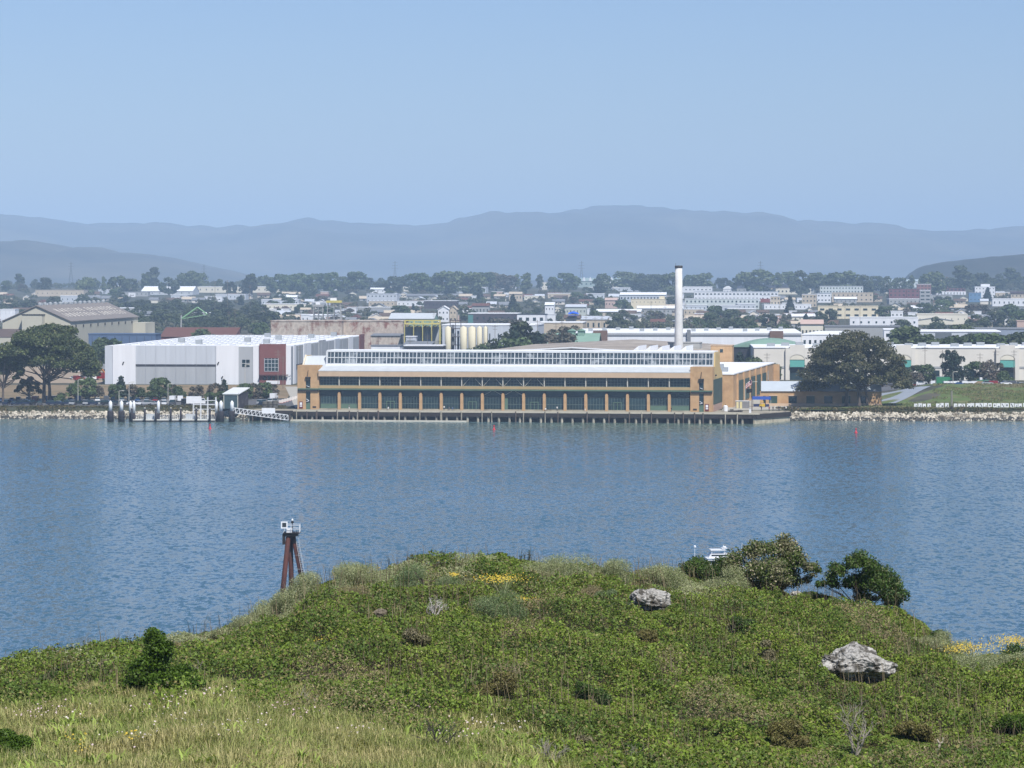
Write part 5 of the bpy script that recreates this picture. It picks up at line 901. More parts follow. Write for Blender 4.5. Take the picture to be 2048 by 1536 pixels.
# generic buildings given by the photo columns of the front wall, the row of the top and the height in metres
wins = {}
def bld(label, x0, x1, ytop, h=None, wall=wall_w, Y=None, d=22, rot=-5, roof='flat', rmat=None, rise=2.2, win=None, wmat=None, name='building', cat='building', group=None, lmk=None, extra=None, prot=True, ov=.25):
    pc = (x0 + x1) / 2
    if Y is not None and Y > 2080 and h is None:
        h0 = Zr(ytop, Y) - zg1(X(pc, Y), Y); hm = 5.5 + 2.6 * (win[0] if win else 1) + (2.5 if roof != 'flat' else 0)
        if h0 > hm: Y = solveY(pc, ytop, hm)
    elif Y is None: Y = solveY(pc, ytop, h)
    xc = X(pc, Y); z = zg1(xc, Y); H = Zr(ytop, Y) - z; W_ = (x1 - x0) / F * Y
    t = thing(name, label, cat, (xc, Y, z), rot, group); hw = W_ / 2; rmat = rmat or wroof2
    if roof == 'flat':
        MB().box(-hw, hw, 0, d, -2, H - .5).build('wall', wall, t); MB().box(-hw - ov, hw + ov, -ov, d + ov, H - .5, H).build('roof', rmat, t)
    elif roof == 'gx':   # ridge along the front
        he = H - rise; MB().prism([(0, -2), (d, -2), (d, he), (d / 2, H - .2), (0, he)], 'x', -hw, hw).build('wall', wall, t)
        MB().prism([(-.7, he - .1), (d / 2, H - .1), (d + .7, he - .1), (d + .7, he + .2), (d / 2, H + .2), (-.7, he + .2)], 'x', -hw - .4, hw + .4).build('roof', rmat, t)
    elif roof == 'gy':   # gable toward the camera
        he = H - rise; MB().prism([(-hw, -2), (hw, -2), (hw, he), (0, H - .2), (-hw, he)], 'y', 0, d).build('wall', wall, t)
        MB().prism([(-hw - .6, he - .15), (0, H - .1), (hw + .6, he - .15), (hw + .6, he + .2), (0, H + .25), (-hw - .6, he + .2)], 'y', -.6, d + .6).build('roof', rmat, t)
    elif roof == 'curve':
        he = H - rise; n = 10; pr = [(-hw - .5 + (W_ + 1) * k / n, he + rise * math.sin(math.pi * k / n)) for k in range(n + 1)]
        MB().box(-hw, hw, 0, d, -2, he - .02).build('wall', wall, t); MB().prism(pr, 'y', -.5, d).build('roof', rmat, t)
    elif roof == 'mono':
        MB().prism([(0, -2), (d, -2), (d, H - .3), (0, H - rise)], 'x', -hw, hw).build('wall', wall, t); MB().prism([(-.5, H - rise), (d + .3, H - .2), (d + .3, H + .1), (-.5, H - rise + .3)], 'x', -hw - .3, hw + .3).build('roof', rmat, t)
    he = H - (rise if roof in ('gx', 'gy', 'curve', 'mono') else .6)
    if win:
        nr, nc, fw, fh = win
        if Y > 2500: fw *= .75; fh *= .7
        cw = W_ / nc; chh = he / nr; key = (round(cw * fw, 2), round(chh * fh, 2))
        if key not in wins: wins[key] = mk(MB().box(-key[0] / 2, key[0] / 2, -.12, -.02, 0, key[1]), 'window', wmat or glassd)
        for r_ in range(nr):
            for c_ in range(nc): sub('window', wins[key], t, (-hw + cw * (c_ + .5), 0, r_ * chh + chh * (1 - fh) * .55))
    if extra: extra(t, W_, H, d)
    if lmk: lm(pc, ytop, lmk)
    if prot: PROT.append((x0, ytop - 1, x1, min(HOR + (EYE - z) / Y * F, ytop + 40), Y))
    return t
c = lambda key, r, g_, b, k=.72: M(key, sl(r, g_, b, k), .85, .08, .15)
blue = c('blue_sheet', 104, 128, 164, .6); cream = c('cream_wall', 232, 226, 208, .8); rusty = M('rust_streaked_sheet', sl(206, 194, 180, .74), .85, .3, .55, col2=sl(160, 126, 112, .66), split=.56, sharp=.06, streak=.7)
rusty2 = M('rust_red_sheet', sl(156, 108, 96, .66), .85, .3, .7, col2=sl(204, 190, 176, .74), split=.46, sharp=.05, streak=.7)
pinkw = c('pink_wall', 214, 188, 176); tanw = c('tan_stucco', 212, 198, 176); yel = c('pale_yellow_wall', 236, 224, 194, .8); maroonw = c('dark_red_wall', 140, 86, 90, .62); tealr = c('pale_teal_roof', 196, 214, 216, .72); greenr = c('pale_green_roof', 150, 184, 166, .65)
greyr = c('grey_roof', 150, 154, 160, .6); darkr = c('dark_roof', 72, 74, 84, .5); brownr = c('brown_roof', 124, 104, 92, .55); redr = c('red_roof', 132, 92, 82, .58); bwall = c('purple_grey_wall', 96, 84, 90, .5); brownblk = c('brown_block', 140, 112, 100, .62); greyw = c('grey_wall', 176, 178, 178); blueg = c('blue_grey_wall', 160, 172, 190, .7); dkg = c('mid_grey_wall', 124, 132, 140, .6); tealw = c('teal_paint', 92, 152, 148, .6); creamr = c('cream_retail', 230, 225, 214, .8); aqua = c('aqua_wall', 216, 224, 222, .76)
bld('long blue corrugated shed behind the big spreading tree, below the tan hall', 176, 312, 667, Y=1690, d=14, wall=blue, rmat=blue, win=(1, 9, .04, .9), wmat=darkr, name='shed', lmk='the blue shed')
bld('row of rust-red roofs showing just above the white warehouse roof', 320, 470, 656, Y=1905, d=18, wall=redbr, rmat=redr, roof='mono', rise=5, name='shed', win=(1, 10, .1, .5))
bld('tall pale rust-streaked sheet metal building, its whiter half', 541, 684, 641, Y=1830, d=26, wall=rusty, rmat=rusty, name='rusty_shed', lmk='the rust-streaked shed', win=(2, 14, .12, .1), wmat=rusty2)
bld('tall rust-red sheet metal building right of the pale streaked one', 685, 806, 641, Y=1835, d=26, wall=rusty2, rmat=rusty, name='rusty_shed', win=(2, 12, .14, .1), wmat=rusty)
bld('pale streaked lower shed front beneath the rust-red building', 742, 802, 668, Y=1765, d=14, wall=rusty, rmat=greyr, roof='mono', rise=1, name='rusty_shed', win=(1, 3, .3, .2))
bld('green gabled metal shed behind the yellow gantry', 778, 868, 627, Y=2150, d=30, wall=greenr, rmat=wroof, roof='gx', rise=4, name='shed', win=(1, 5, .1, .4), lmk='the green gabled shed')
# yellow gantry with grey silos
gy = thing('gantry', 'yellow steel gantry frame standing over grey silos', 'gantry', (X(845, 1760), 1760, 5.7)); u = 1760 / F; m_y = M('gantry_yellow', sl(214, 202, 120, .72), .6, .12, .4)
zt_ = Zr(641, 1760) - 5.7; fr = MB()
for px_ in (810, 828, 846, 864, 880):
    for yy in (-7, 7): MB().bar(((px_ - 845) * u, yy, 0), ((px_ - 845) * u, yy, zt_), .28).build('post', m_y, gy)
gb = MB()
for yy in (-7, 7): gb.box(-36 * u, 36 * u, yy - .3, yy + .3, zt_ - 1.9, zt_ - 1.5).box(-36 * u, 36 * u, yy - .2, yy + .2, zt_ - .2, zt_ + .2)
for k in range(18): gb.bar((-36 * u + k * 4 * u, -7, zt_ - 2.8), (-36 * u + (k + 1) * 4 * u, -7, zt_ if k % 2 == 0 else zt_ - 2.8), .15)
gb.build('beam', m_y, gy); MB().box(-36 * u, 36 * u, -7.2, 7.2, zt_ - 1.5, zt_ - 1.3).build('walkway', m_y, gy)
silo_g = M('grey_silo', sl(176, 178, 174, .68), .7, .12, .2, streak=.3); silo_c = M('cream_silo', sl(230, 222, 194, .8), .75, .08, .2, streak=.3)
for i, px_ in enumerate((819, 836, 853, 870)):
    t = thing('silo', f'grey concrete silo under the yellow gantry, {ORD[i]} from the rust-red shed', 'silo', (X(px_, 1762), 1762, 5.7), 0, 'grey silos under the gantry'); MB().lathe(0, 0, [(2.05, -1), (2.05, zt_ - 3.4), (1.2, zt_ - 2.6), (.3, zt_ - 2.5)], 18).build('shell', silo_g, t, True); MB().lathe(0, 0, [(2.12, zt_ - 13), (2.12, zt_ - 12.6)], 18).build('band', greyr, t)
for i, (px_, r_) in enumerate(((896, 1.5), (927, 1.7), (944, 1.8), (959, 1.3), (971, 1.0))):
    t = thing('silo', f'cream cylindrical silo right of the gantry, {ORD[i]} from the gantry', 'silo', (X(px_, 1700), 1700, 5.5), 0, 'cream silos right of the gantry'); z_ = Zr(652, 1700) - 5.5; MB().lathe(0, 0, [(r_, -1), (r_, z_ - .8), (.2, z_)], 16).build('shell', silo_c, t, True); MB().bar((r_ + .1, -.5, 0), (r_ + .1, -.5, z_ - .5), .12).build('ladder', MATS['dark_bronze'], t)
pr = thing('pipe_rack', 'dark pipe rack with platforms between the cream silos', 'pipe rack', (X(911, 1705), 1705, 5.5)); fr = MB()
for xx in (-2.6, 0, 2.6):
    for yy in (0, 4): fr.bar((xx, yy, 0), (xx, yy, 23), .18)
for zz in (6, 10, 14, 18, 22): fr.box(-2.8, 2.8, -.2, 4.2, zz, zz + .3)
fr.build('frame', bwall, pr); MB().lathe(-1.3, 2, [(.7, 0), (.7, 20)], 10).lathe(1.3, 2, [(.5, 0), (.5, 17)], 10).build('pipes', greyr, pr)
lm(845, 650, 'the yellow gantry'); lm(940, 660, 'the cream silos'); PROT.append((805, 640, 980, 700, 1700))
for nm, px0, px1, yt_, mt, lb in (('conveyor_tower', 626, 648, 612, greyw, 'grey steel conveyor tower above the rust-streaked shed'), ('conveyor_tower', 653, 684, 604, m_y, 'yellow-topped steel conveyor tower above the rust-streaked shed')):
    Y_ = 1880.; t = thing(nm, lb, 'tower', (X((px0 + px1) / 2, Y_), Y_, 6)); hw = (px1 - px0) / 2 / F * Y_; z_ = Zr(yt_, Y_) - 6; fr = MB()
    for xx in (-hw, 0, hw):
        for yy in (-3, 3): fr.bar((xx, yy, 0), (xx * .8, yy, z_), .3)
    for k in range(9):
        zz = z_ * (.45 + .06 * k); fr.bar((-hw, -3, zz), (hw, -3, zz + (2 if k % 2 else -1)), .18); fr.bar((-hw, 3, zz), (hw, 3, zz), .18)
    fr.build('frame', greyw if mt is m_y else mt, t); MB().box(-hw, hw, -3.4, 3.4, z_ - .4, z_ + .8).build('top_platform', mt, t); MB().box(-hw * .5, hw * .3, -2, 2, z_ + .8, z_ + 2.2).build('hood', wall_w, t)
lm(655, 610, 'the steel conveyor towers')
bld('grey open-sided loading shed in front of the gantry silos', 806, 862, 684, Y=1700, d=16, wall=dkg, rmat=greyr, roof='mono', rise=1.6, name='shed', win=(1, 4, .7, .6))
bld('small pale blue control cabin beside the gantry silos', 812, 832, 672, Y=1735, d=5, wall=wall_lg, rmat=wall_w, name='cabin', win=(2, 1, .8, .45))
bld('low dark shed front behind the white ridge skylight', 808, 886, 690, Y=1560, d=12, wall=darkr, rmat=wall_w, name='shed', win=(1, 6, .1, .5), wmat=wall_w)
bld('white low wall building behind the brick hall near the rusty sheds', 742, 800, 690, Y=1580, d=10, wall=wall_w, rmat=greyr, name='shed', win=(1, 3, .2, .5))
bld('long white flat roof behind the cream silos', 884, 1075, 649, Y=1905, d=46, wall=wall_lg, rmat=wroof2, name='warehouse', win=(1, 11, .12, .4), lmk='the long white flat roof')
bld('dark low building with white roof and teal corner above the silos', 936, 1036, 626, Y=2420, d=30, wall=bwall, rmat=wroof2, name='building', win=(1, 8, .4, .4), extra=lambda t, W_, H, d: MB().box(-W_ / 2, -W_ / 2 + 4, -.4, -.02, 0, H - 1.5).build('corner_panel', tealw, t), lmk='the teal-cornered building')
bld('white-fronted building with black roof band left of the blue tarp', 1034, 1090, 628, Y=2380, d=24, wall=wall_w, rmat=darkr, name='building', win=(1, 4, .6, .5), lmk='the black-roofed building')
bld('white low warehouse roof below the blue tarp', 1076, 1166, 644, Y=1990, d=30, wall=tanw, rmat=wroof2, name='warehouse', win=(1, 6, .2, .4))
bld('pale building with grey-white sheet roof, poles in front, right of blue tarp', 1160, 1214, 633, Y=2120, d=26, wall=tanw, rmat=wall_lg, roof='mono', rise=2.2, name='building', win=(1, 5, .3, .4))
t = thing('tarp', 'bright blue tarp draped over a roof among the trees', 'tarp', (X(1147, 2440), 2440, Zr(630, 2440)), 0); V_ = []; g4 = np.random.default_rng(2)
nx_, ny_ = 12, 8; P_ = [[((i / nx_ - .5) * 7.6 * (1 - .25 * j / ny_), j * .9, 2.6 * math.sin(math.pi * min(1, .15 + .8 * j / ny_)) * (1 - abs(i / nx_ - .5) * .9) + .15 * g4.normal()) for i in range(nx_ + 1)] for j in range(ny_ + 1)]
mb = MB().add([p for r_ in P_ for p in r_], [(j * (nx_ + 1) + i, j * (nx_ + 1) + i + 1, (j + 1) * (nx_ + 1) + i + 1, (j + 1) * (nx_ + 1) + i) for j in range(ny_) for i in range(nx_)]); mb.build('sheet', M('bright_blue_tarp', sl(36, 100, 226, .85), .5, .08, .5), t, True); MB().bar((-3.6, 0, -.3), (3.6, 0, -.3), .15).build('edge_rope', MATS['bright_blue_tarp'], t)
bld('brown roofed house under the blue tarp', 1128, 1160, 630, 5.0, Y=2445, wall=tanw, rmat=brownr, roof='gx', d=10, name='house', win=(1, 4, .3, .4)); lm(1147, 626, 'the blue tarp')
def cupolas(t, W_, H, d):
    for xx in (-W_ * .02, W_ * .16): MB().box(xx - 1.6, xx + 1.6, d * .35, d * .65, H - 1.5, H + 1.3).build('cupola', greenr, t); MB().prism([(xx - 2.1, H + 1.3), (xx, H + 2.3), (xx + 2.1, H + 1.3)], 'y', d * .33, d * .67).build('cupola_roof', greenr, t)
bld('green roofed hall with two small cupolas behind the skylight', 1088, 1196, 668, Y=1680, d=26, wall=darkr, rmat=greenr, roof='gx', rise=5, name='hall', win=(1, 8, .2, .4), extra=cupolas, lmk='the green cupola roof')
# very long white warehouse
def lw(t, W_, H, d):
    for k in range(7): MB().box(-W_ / 2 + W_ * (k + .05) / 7, -W_ / 2 + W_ * (k + .9) / 7, -.15, -.02, .5, H * .55).build('panel', wall_lg if k % 2 else wall_w, t)
    MB().box(-W_ / 2, W_ / 2, -.3, -.02, H - 1.7, H - 1.0).build('gutter', greyr, t)
    for (a, b, hh) in ((-.42, -.356, 1.0), (.36, .42, .8)): MB().box(W_ * a, W_ * b, -1.2, -.31, -1, H + hh).build('stair_block', brownblk, t)
    MB().box(-W_ * .005, W_ * .012, -1.2, -.31, -1, H + 1.4).build('pilaster', greyr, t)
    for k in range(16): MB().box(-W_ * .45 + k * W_ * .058, -W_ * .45 + k * W_ * .058 + 2.2, d * (.25 + .17 * (k % 4)), d * (.25 + .17 * (k % 4)) + 2.5, H, H + 1.5).build('roof_unit', MATS['roof_unit'], t)
bld('very long white warehouse with brown stair blocks behind the chimney', 1150, 1602, 665, Y=1700, d=120, wall=wall_w, rmat=wroof2, rot=-3, name='warehouse', extra=lw, lmk='the long white warehouse')
bld('white warehouse extension with a row of small windows receding right', 1604, 1690, 668, Y=1712, d=90, wall=wall_w, rmat=wroof2, rot=-10, name='warehouse', win=(2, 8, .4, .28))
bld('low curved pale green roof over dark open front, behind the factory wing', 1466, 1612, 679, Y=1560, d=40, wall=darkr, rmat=greenr, roof='curve', rise=3.4, name='shed', win=(1, 12, .15, .5))
# retail row
def arch(cx):
    def f(t, W_, H, d): pass
    return f
Yr_ = 1500.; rt = thing('retail_row', 'long cream flat-roofed retail row with arched portals and teal awnings', 'building', (X(1508, Yr_), Yr_, 4.9), -2.5); RW = X(2150, Yr_) - X(1508, Yr_); RH = Zr(694, Yr_) - 4.9
def rp(px): return X(px, Yr_) - X(1508, Yr_)
MB().box(0, RW, 0, 60, -1, RH - .4).build('wall', creamr, rt); MB().box(-.3, RW + .3, -.3, 60.3, RH - .4, RH).build('roof', wroof2, rt); MB().box(0, RW, -.2, -.02, RH * .36, RH * .42).build('belt_course', greyw, rt)
for a in (1594, 1806, 2012):
    po = MB().box(rp(a) - 5, rp(a) - 3.2, -1.2, -.02, -1, RH - .6).box(rp(a) + 3.2, rp(a) + 5, -1.2, -.02, -1, RH - .6).prism([(rp(a) - 3.2, RH * .62)] + [(rp(a) + 3.2 * math.cos(k * math.pi / 8) * -1, RH * .62 + 2.2 * math.sin(k * math.pi / 8)) for k in range(9)] + [(rp(a) + 3.2, RH * .62), (rp(a) + 3.2, RH + .9), (rp(a) - 3.2, RH + .9)], 'y', -1.1, -.03).build('portal', creamr, rt)
    MB().prism([(rp(a) - 3.1, RH * .62)] + [(rp(a) - 3.1 * math.cos(k * math.pi / 8), RH * .62 + 2.0 * math.sin(k * math.pi / 8)) for k in range(9)], 'y', -.95, -.04).build('arch_panel', cream, po); aw = MB(); n_a = 10
    aw.add([(rp(a) - 3.1, -2.2, RH * .40), (rp(a) + 3.1, -2.2, RH * .40), (rp(a) + 3.1, -1.0, RH * .60), (rp(a) - 3.1, -1.0, RH * .60)], [(0, 1, 2, 3)]).build('awning', M('teal_awning', sl(80, 156, 146, .7), .7, .06, .5), po, False, False); MB().box(rp(a) - 3.1, rp(a) + 3.1, -.4, -.03, -.5, RH * .38).build('doorway', glassd, po)
for k in range(26):
    if k % 3: MB().box(3 + k * 5.2, 6.4 + k * 5.2, -.1, -.02, .3, RH * .3).build('window', glassd, rt)
for k in range(20): MB().box(6 + k * 6.6, 9.4 + k * 6.6, 14 + (k % 3) * 12, 17 + (k % 3) * 12, RH, RH + 1.4).build('roof_unit', MATS['roof_unit'], rt)
lm(1900, 715, 'the cream retail row'); PROT.append((1508, 690, 2048, 740, Yr_))
bld('white block with shutters left of the blue-grey industrial row', 1768, 1804, 658, Y=1760, d=24, wall=wall_w, rmat=wroof2, win=(3, 2, .5, .3))
def stripes(t, W_, H, d):
    for k, mt in enumerate((blueg, wall_lg, dkg, wall_lg, dkg, blueg)): MB().box(-W_ / 2 + W_ * k / 6 + .05, -W_ / 2 + W_ * (k + 1) / 6 - .05, -.2, -.02, -.5, H - 1).build('panel', mt, t)
bld('blue-grey banded industrial building with white roof edge', 1806, 2000, 662, Y=1740, d=50, wall=blueg, rmat=wroof2, extra=stripes, lmk='the blue-grey industrial row')
bld('low grey roof strip behind the big broad tree', 1650, 1800, 652, Y=1860, d=30, wall=greyw, rmat=greyr, win=(1, 12, .3, .3))
bld('grey flat roof at the frame edge with white vents', 1948, 2080, 657, Y=1850, d=40, wall=blueg, rmat=greyr, win=(1, 9, .4, .4))
def twin(t, W_, H, d): MB().prism([(-W_ * .55, -1), (W_ * .2, -1), (W_ * .2, H * .35), (-W_ * .16, H * .62), (-W_ * .55, H * .35)], 'y', -9, -.1).build('front_wing', tanw if False else cream, t); MB().prism([(-W_ * .57, H * .34), (-W_ * .16, H * .62), (W_ * .22, H * .34), (W_ * .22, H * .38), (-W_ * .16, H * .67), (-W_ * .57, H * .38)], 'y', -9.4, -.1).build('front_roof', greyr, t)
bld('cream hall with lower gabled front wing among trees', 1834, 1935, 628, Y=2200, d=40, wall=cream, rmat=cream, win=(1, 8, .15, .2), extra=twin, lmk='the cream gabled hall')
bld('small white two-storey block beside the cream hall', 1782, 1806, 622, Y=2350, d=12, wall=wall_w, rmat=wroof2, win=(2, 3, .4, .4))
bld('two-storey cream school block with rows of dark windows', 1636, 1756, 612, Y=2450, d=24, wall=yel, rmat=yel, win=(2, 7, .66, .5), lmk='the cream school block')
bld('white low extension below the cream school block', 1700, 1836, 634, Y=2180, d=18, wall=wall_w, rmat=wroof2, win=(1, 9, .3, .3))
bld('pink-roofed low house row in front of the cream school block', 1602, 1646, 640, Y=2080, d=12, wall=cream, rmat=pinkw, roof='gx', rise=2.4, name='house', win=(1, 6, .4, .4), lmk='the pink roof')
# dark red office complex
def arcade(t, W_, H, d):
    for k in range(9): MB().prism([(-W_ / 2 + W_ * (k + .2) / 9, H * .68)] + [(-W_ / 2 + W_ * (k + .5) / 9 - math.cos(q * math.pi / 6) * W_ * .3 / 9, H * .78 + math.sin(q * math.pi / 6) * W_ * .03) for q in range(7)] + [(-W_ / 2 + W_ * (k + .8) / 9, H * .68)], 'y', -.2, -.02).build('arch_window', glassd, t)
    MB().box(-W_ / 2 - 1, W_ / 2 + 1, -2, -.25, -1, H * .56).build('podium', wall_w, t)
    for k in range(11): MB().box(-W_ / 2 + W_ * (k + .3) / 11, -W_ / 2 + W_ * (k + .6) / 11, -2.1, -2.02, H * .08, H * .42).build('window', greyr, t)
bld('dark red office block with round-arched windows over a white podium', 1862, 1930, 577, Y=3000, d=30, wall=maroonw, rmat=maroonw, extra=arcade, lmk='the dark red arcade office')
bld('dark red three-storey office block, further from the tower', 1778, 1812, 578, Y=3010, d=24, wall=maroonw, rmat=maroonw, win=(3, 4, .5, .5), lmk='the dark red office')
bld('dark red three-storey office block beside the glass stair', 1813, 1839, 578, Y=3005, d=24, wall=maroonw, rmat=maroonw, win=(3, 3, .5, .5))
bld('grey glass stair hall between the dark red offices', 1840, 1861, 580, Y=3012, d=18, wall=greyw, rmat=wall_w, win=(4, 2, .9, .5))
def ruin(t, W_, H, d):
    for xx in (-W_ * .30, W_ * .34): MB().prism([(xx - W_ * .15, H), (xx + W_ * .15, H), (xx + W_ * .1, H + 3.2), (xx - W_ * .02, H + 4.6)], 'y', 2, 8).build('pinnacle', brownblk, t)
bld('stepped brick tower block with two pinnacles above dark red offices', 1863, 1900, 560, Y=3080, d=22, wall=c('tower_brick', 168, 118, 104, .66), rmat=cream, win=(4, 6, .5, .45), extra=ruin, lmk='the stepped brick tower')
bld('lower brick wing left of the stepped tower with white bands', 1834, 1862, 568, Y=3070, d=20, wall=c('tower_brick2', 160, 112, 106, .66), rmat=wall_w, win=(4, 4, .8, .4))
bld('long pale teal roof on the horizon beside the brick tower', 1776, 1866, 559, Y=3700, d=40, wall=aqua, rmat=tealr, roof='mono', rise=3, win=(1, 12, .3, .3), lmk='the teal roof')
bld('white stepped block left of the dark red offices', 1726, 1784, 566, Y=3350, d=26, wall=wall_w, rmat=wroof2, win=(2, 8, .4, .4), extra=lambda t, W_, H, d: MB().box(-W_ / 2, W_ * .62, -8, -.2, -1, H * .55).build('lower_wing', wall_w, t))
bld('long aqua and white apartment row with many bays', 1640, 1726, 572, Y=3380, d=18, wall=aqua, rmat=wall_lg, win=(3, 14, .5, .55), lmk='the aqua apartment row')
bld('long orange-tan low apartment row', 1664, 1746, 585, Y=3080, d=18, wall=tanw, rmat=tanw, win=(2, 9, .4, .4), lmk='the orange-tan row')
bld('white apartment block with grey-blue top left of the orange-tan row', 1634, 1662, 586, Y=3060, d=16, wall=wall_w, rmat=blueg, win=(2, 4, .6, .4))
bld('brown and white three-storey flats beside the orange-tan row', 1604, 1633, 588, Y=3020, d=16, wall=tanw, rmat=wall_w, win=(3, 4, .5, .5))
bld('white cube house with red lower storey on the terrace row end', 1521, 1540, 590, Y=2960, d=14, wall=wall_w, rmat=wall_w, win=(1, 2, .4, .4), extra=lambda t, W_, H, d: MB().box(-W_ / 2, W_ / 2, -.4, -.02, -1, H * .5).build('lower_storey', c('brick_red', 160, 84, 74, .65), t), lmk='the red-based white cube')
bld('brown three-storey flats right of the red-based white cube', 1541, 1560, 592, Y=2970, d=14, wall=tanw, rmat=wall_w, win=(3, 3, .5, .5))
bld('long white terrace with dark window band, upper row by the chimney', 1388, 1556, 583, Y=3150, d=16, wall=wall_w, rmat=wall_lg, win=(2, 22, .7, .45), lmk='the white terrace')
bld('long aqua-white terrace, lower row by the chimney', 1370, 1518, 597, Y=2880, d=14, wall=aqua, rmat=wall_w, win=(2, 18, .5, .5))
bld('black solar-panelled long roof behind the terraces', 1474, 1628, 570, Y=3500, d=36, wall=greyw, rmat=darkr, roof='mono', rise=4, win=(1, 16, .3, .3), lmk='the black solar roof')
bld('white block with two stacks on the black solar roof', 1533, 1567, 563, Y=3560, d=20, wall=wall_w, rmat=wroof2, win=(2, 5, .3, .3), extra=lambda t, W_, H, d: MB().bar((-2, 8, H), (-2, 8, H + 2.6), .4, None, 8).bar((1.5, 8, H), (1.5, 8, H + 2.6), .4, None, 8).build('stack', wall_w, t))
bld('small white block at the left end of the black solar roof', 1508, 1521, 563, Y=3580, d=10, wall=wall_w, rmat=wroof2, win=(1, 3, .3, .3))
bld('white block at the right end of the black solar roof', 1622, 1632, 564, Y=3520, d=14, wall=wall_w, rmat=wroof2, win=(2, 2, .3, .3))
bld('blue-grey long low roof left of the solar roof', 1418, 1508, 565, Y=3720, d=30, wall=blueg, rmat=blueg, win=(1, 12, .5, .4))
bld('white low row in front of the treeline left of the terraces', 1344, 1424, 573, Y=3350, d=20, wall=wall_w, rmat=wroof2, win=(1, 10, .4, .3))
bld('white arched hall roof before the solar roof', 1446, 1464, 572, Y=3380, d=26, wall=wall_w, rmat=wroof2, roof='curve', rise=4, win=(1, 3, .3, .3))
bld('cream shops row with brown band beneath the solar roof', 1516, 1622, 576, Y=3260, d=18, wall=cream, rmat=tanw, win=(1, 14, .5, .4))
bld('tan cube tower block with flat roof left of the chimney', 1270, 1301, 562, Y=3300, d=26, wall=tanw, rmat=tanw, win=(3, 4, .2, .2), extra=lambda t, W_, H, d: [MB().box(-W_ / 2 + W_ * k / 5 + .5, -W_ / 2 + W_ * k / 5 + 1.8, 4, 6, H, H + 1.2).build('roof_unit', MATS['roof_unit'], t) for k in range(5)], lmk='the tan cube block')
bld('pale yellow school hall left of the chimney', 1262, 1330, 598, Y=2720, d=24, wall=yel, rmat=yel, win=(2, 9, .2, .25), extra=lambda t, W_, H, d: MB().box(W_ * .33, W_ * .48, 3, 10, H, H + 2.8).build('stair_head', yel, t), lmk='the pale yellow hall')
bld('white greenhouse-like roof row above the pale yellow hall', 1240, 1332, 585, Y=3040, d=18, wall=wall_lg, rmat=wroof2, roof='gx', rise=2.6, win=(1, 14, .6, .4))
bld('grey-green school with four white dormers on the horizon', 1150, 1276, 556, Y=3900, d=30, wall=c('grey_green_wall', 172, 190, 184, .7), rmat=c('grey_green_roof', 158, 180, 178, .66), roof='gx', rise=5, win=(1, 14, .4, .4), extra=lambda t, W_, H, d: [MB().prism([(-W_ / 2 + W_ * f_ - 2.5, H - 4.5), (-W_ / 2 + W_ * f_ + 2.5, H - 4.5), (-W_ / 2 + W_ * f_, H + 1.5)], 'y', -.5, 8).build('dormer', wall_w, t) for f_ in (.14, .24, .48, .58, .78)], lmk='the dormered school')
bld('tiny white block on the horizon left of the dormered school', 1076, 1086, 557, Y=3900, d=8, wall=wall_w, rmat=wall_w, win=(1, 2, .3, .3))
bld('cream tall house below the tiny white block', 1084, 1094, 564, Y=3650, d=8, wall=cream, rmat=wall_w, win=(2, 2, .3, .3))
bld('white hall before the dormered school, yellow-tinged walls', 1206, 1250, 563, Y=3620, d=16, wall=cream, rmat=wroof2, roof='gx', rise=3, win=(1, 7, .3, .3))
bld('white shed roof with cream wall left of the pale yellow hall', 1090, 1108, 605, Y=2750, d=14, wall=wall_w, rmat=wroof2, roof='gx', win=(1, 3, .3, .3))
bld('pale long building with sheet roof above the blue tarp', 1131, 1172, 609, Y=2620, d=16, wall=c('pale_green_wall', 206, 212, 204), rmat=wall_lg, roof='gx', win=(1, 6, .3, .3))
bld('pink low house row above the blue tarp, among trees', 1210, 1234, 596, Y=2850, d=12, wall=pinkw, rmat=pinkw, roof='gx', win=(1, 4, .3, .3))
# left part of the town
bld('large white warehouse with grey front on the horizon, left of centre', 545, 688, 563, Y=3650, d=60, wall=wall_lg, rmat=wroof2, roof='gy', rise=2.5, win=(1, 9, .1, .4), lmk='the horizon warehouse')
bld('long white warehouse roof above the conveyor towers', 394, 560, 573, Y=3200, d=50, wall=cream, rmat=wroof2, win=(1, 14, .2, .4), lmk='the long white horizon roof')
bld('white gabled warehouse with long bright roof behind the tan hall', 282, 386, 573, Y=3150, d=46, wall=wall_lg, rmat=wroof2, roof='gx', rise=6, win=(1, 7, .2, .3), lmk='the bright gabled warehouse')
bld('long tan warehouse far behind the tan hall', 70, 168, 580, Y=3050, d=30, wall=tanw, rmat=tanw, win=(1, 10, .15, .3), lmk='the long tan warehouse')
bld('white low roof behind the tan hall ridge', 120, 160, 591, Y=2850, d=20, wall=wall_lg, rmat=wroof2, win=(1, 4, .2, .3))
bld('white storage tanks row at the frame edge behind the tan hall', 0, 30, 618, Y=2350, d=14, wall=wall_w, rmat=wroof2, name='tank_row', win=(2, 4, .1, .6), wmat=wall_lg)
bld('long white low roof on the centre horizon', 870, 972, 574, Y=3450, d=34, wall=wall_lg, rmat=wroof2, win=(1, 12, .3, .4), lmk='the long white centre roof')
bld('grey-white two-part block in the left-centre trees', 733, 794, 587, Y=3000, d=22, wall=wall_lg, rmat=wall_lg, win=(2, 8, .4, .4), lmk='the grey-white block')
bld('long white flat apartment with dark front in the centre', 848, 914, 601, Y=2700, d=18, wall=bwall, rmat=wall_w, win=(1, 9, .3, .4), lmk='the dark-fronted apartment')
bld('white gabled house with dark windows in the centre trees', 876, 898, 612, Y=2500, d=12, wall=wall_w, rmat=wall_w, roof='gy', rise=3, name='house', win=(2, 3, .4, .4))
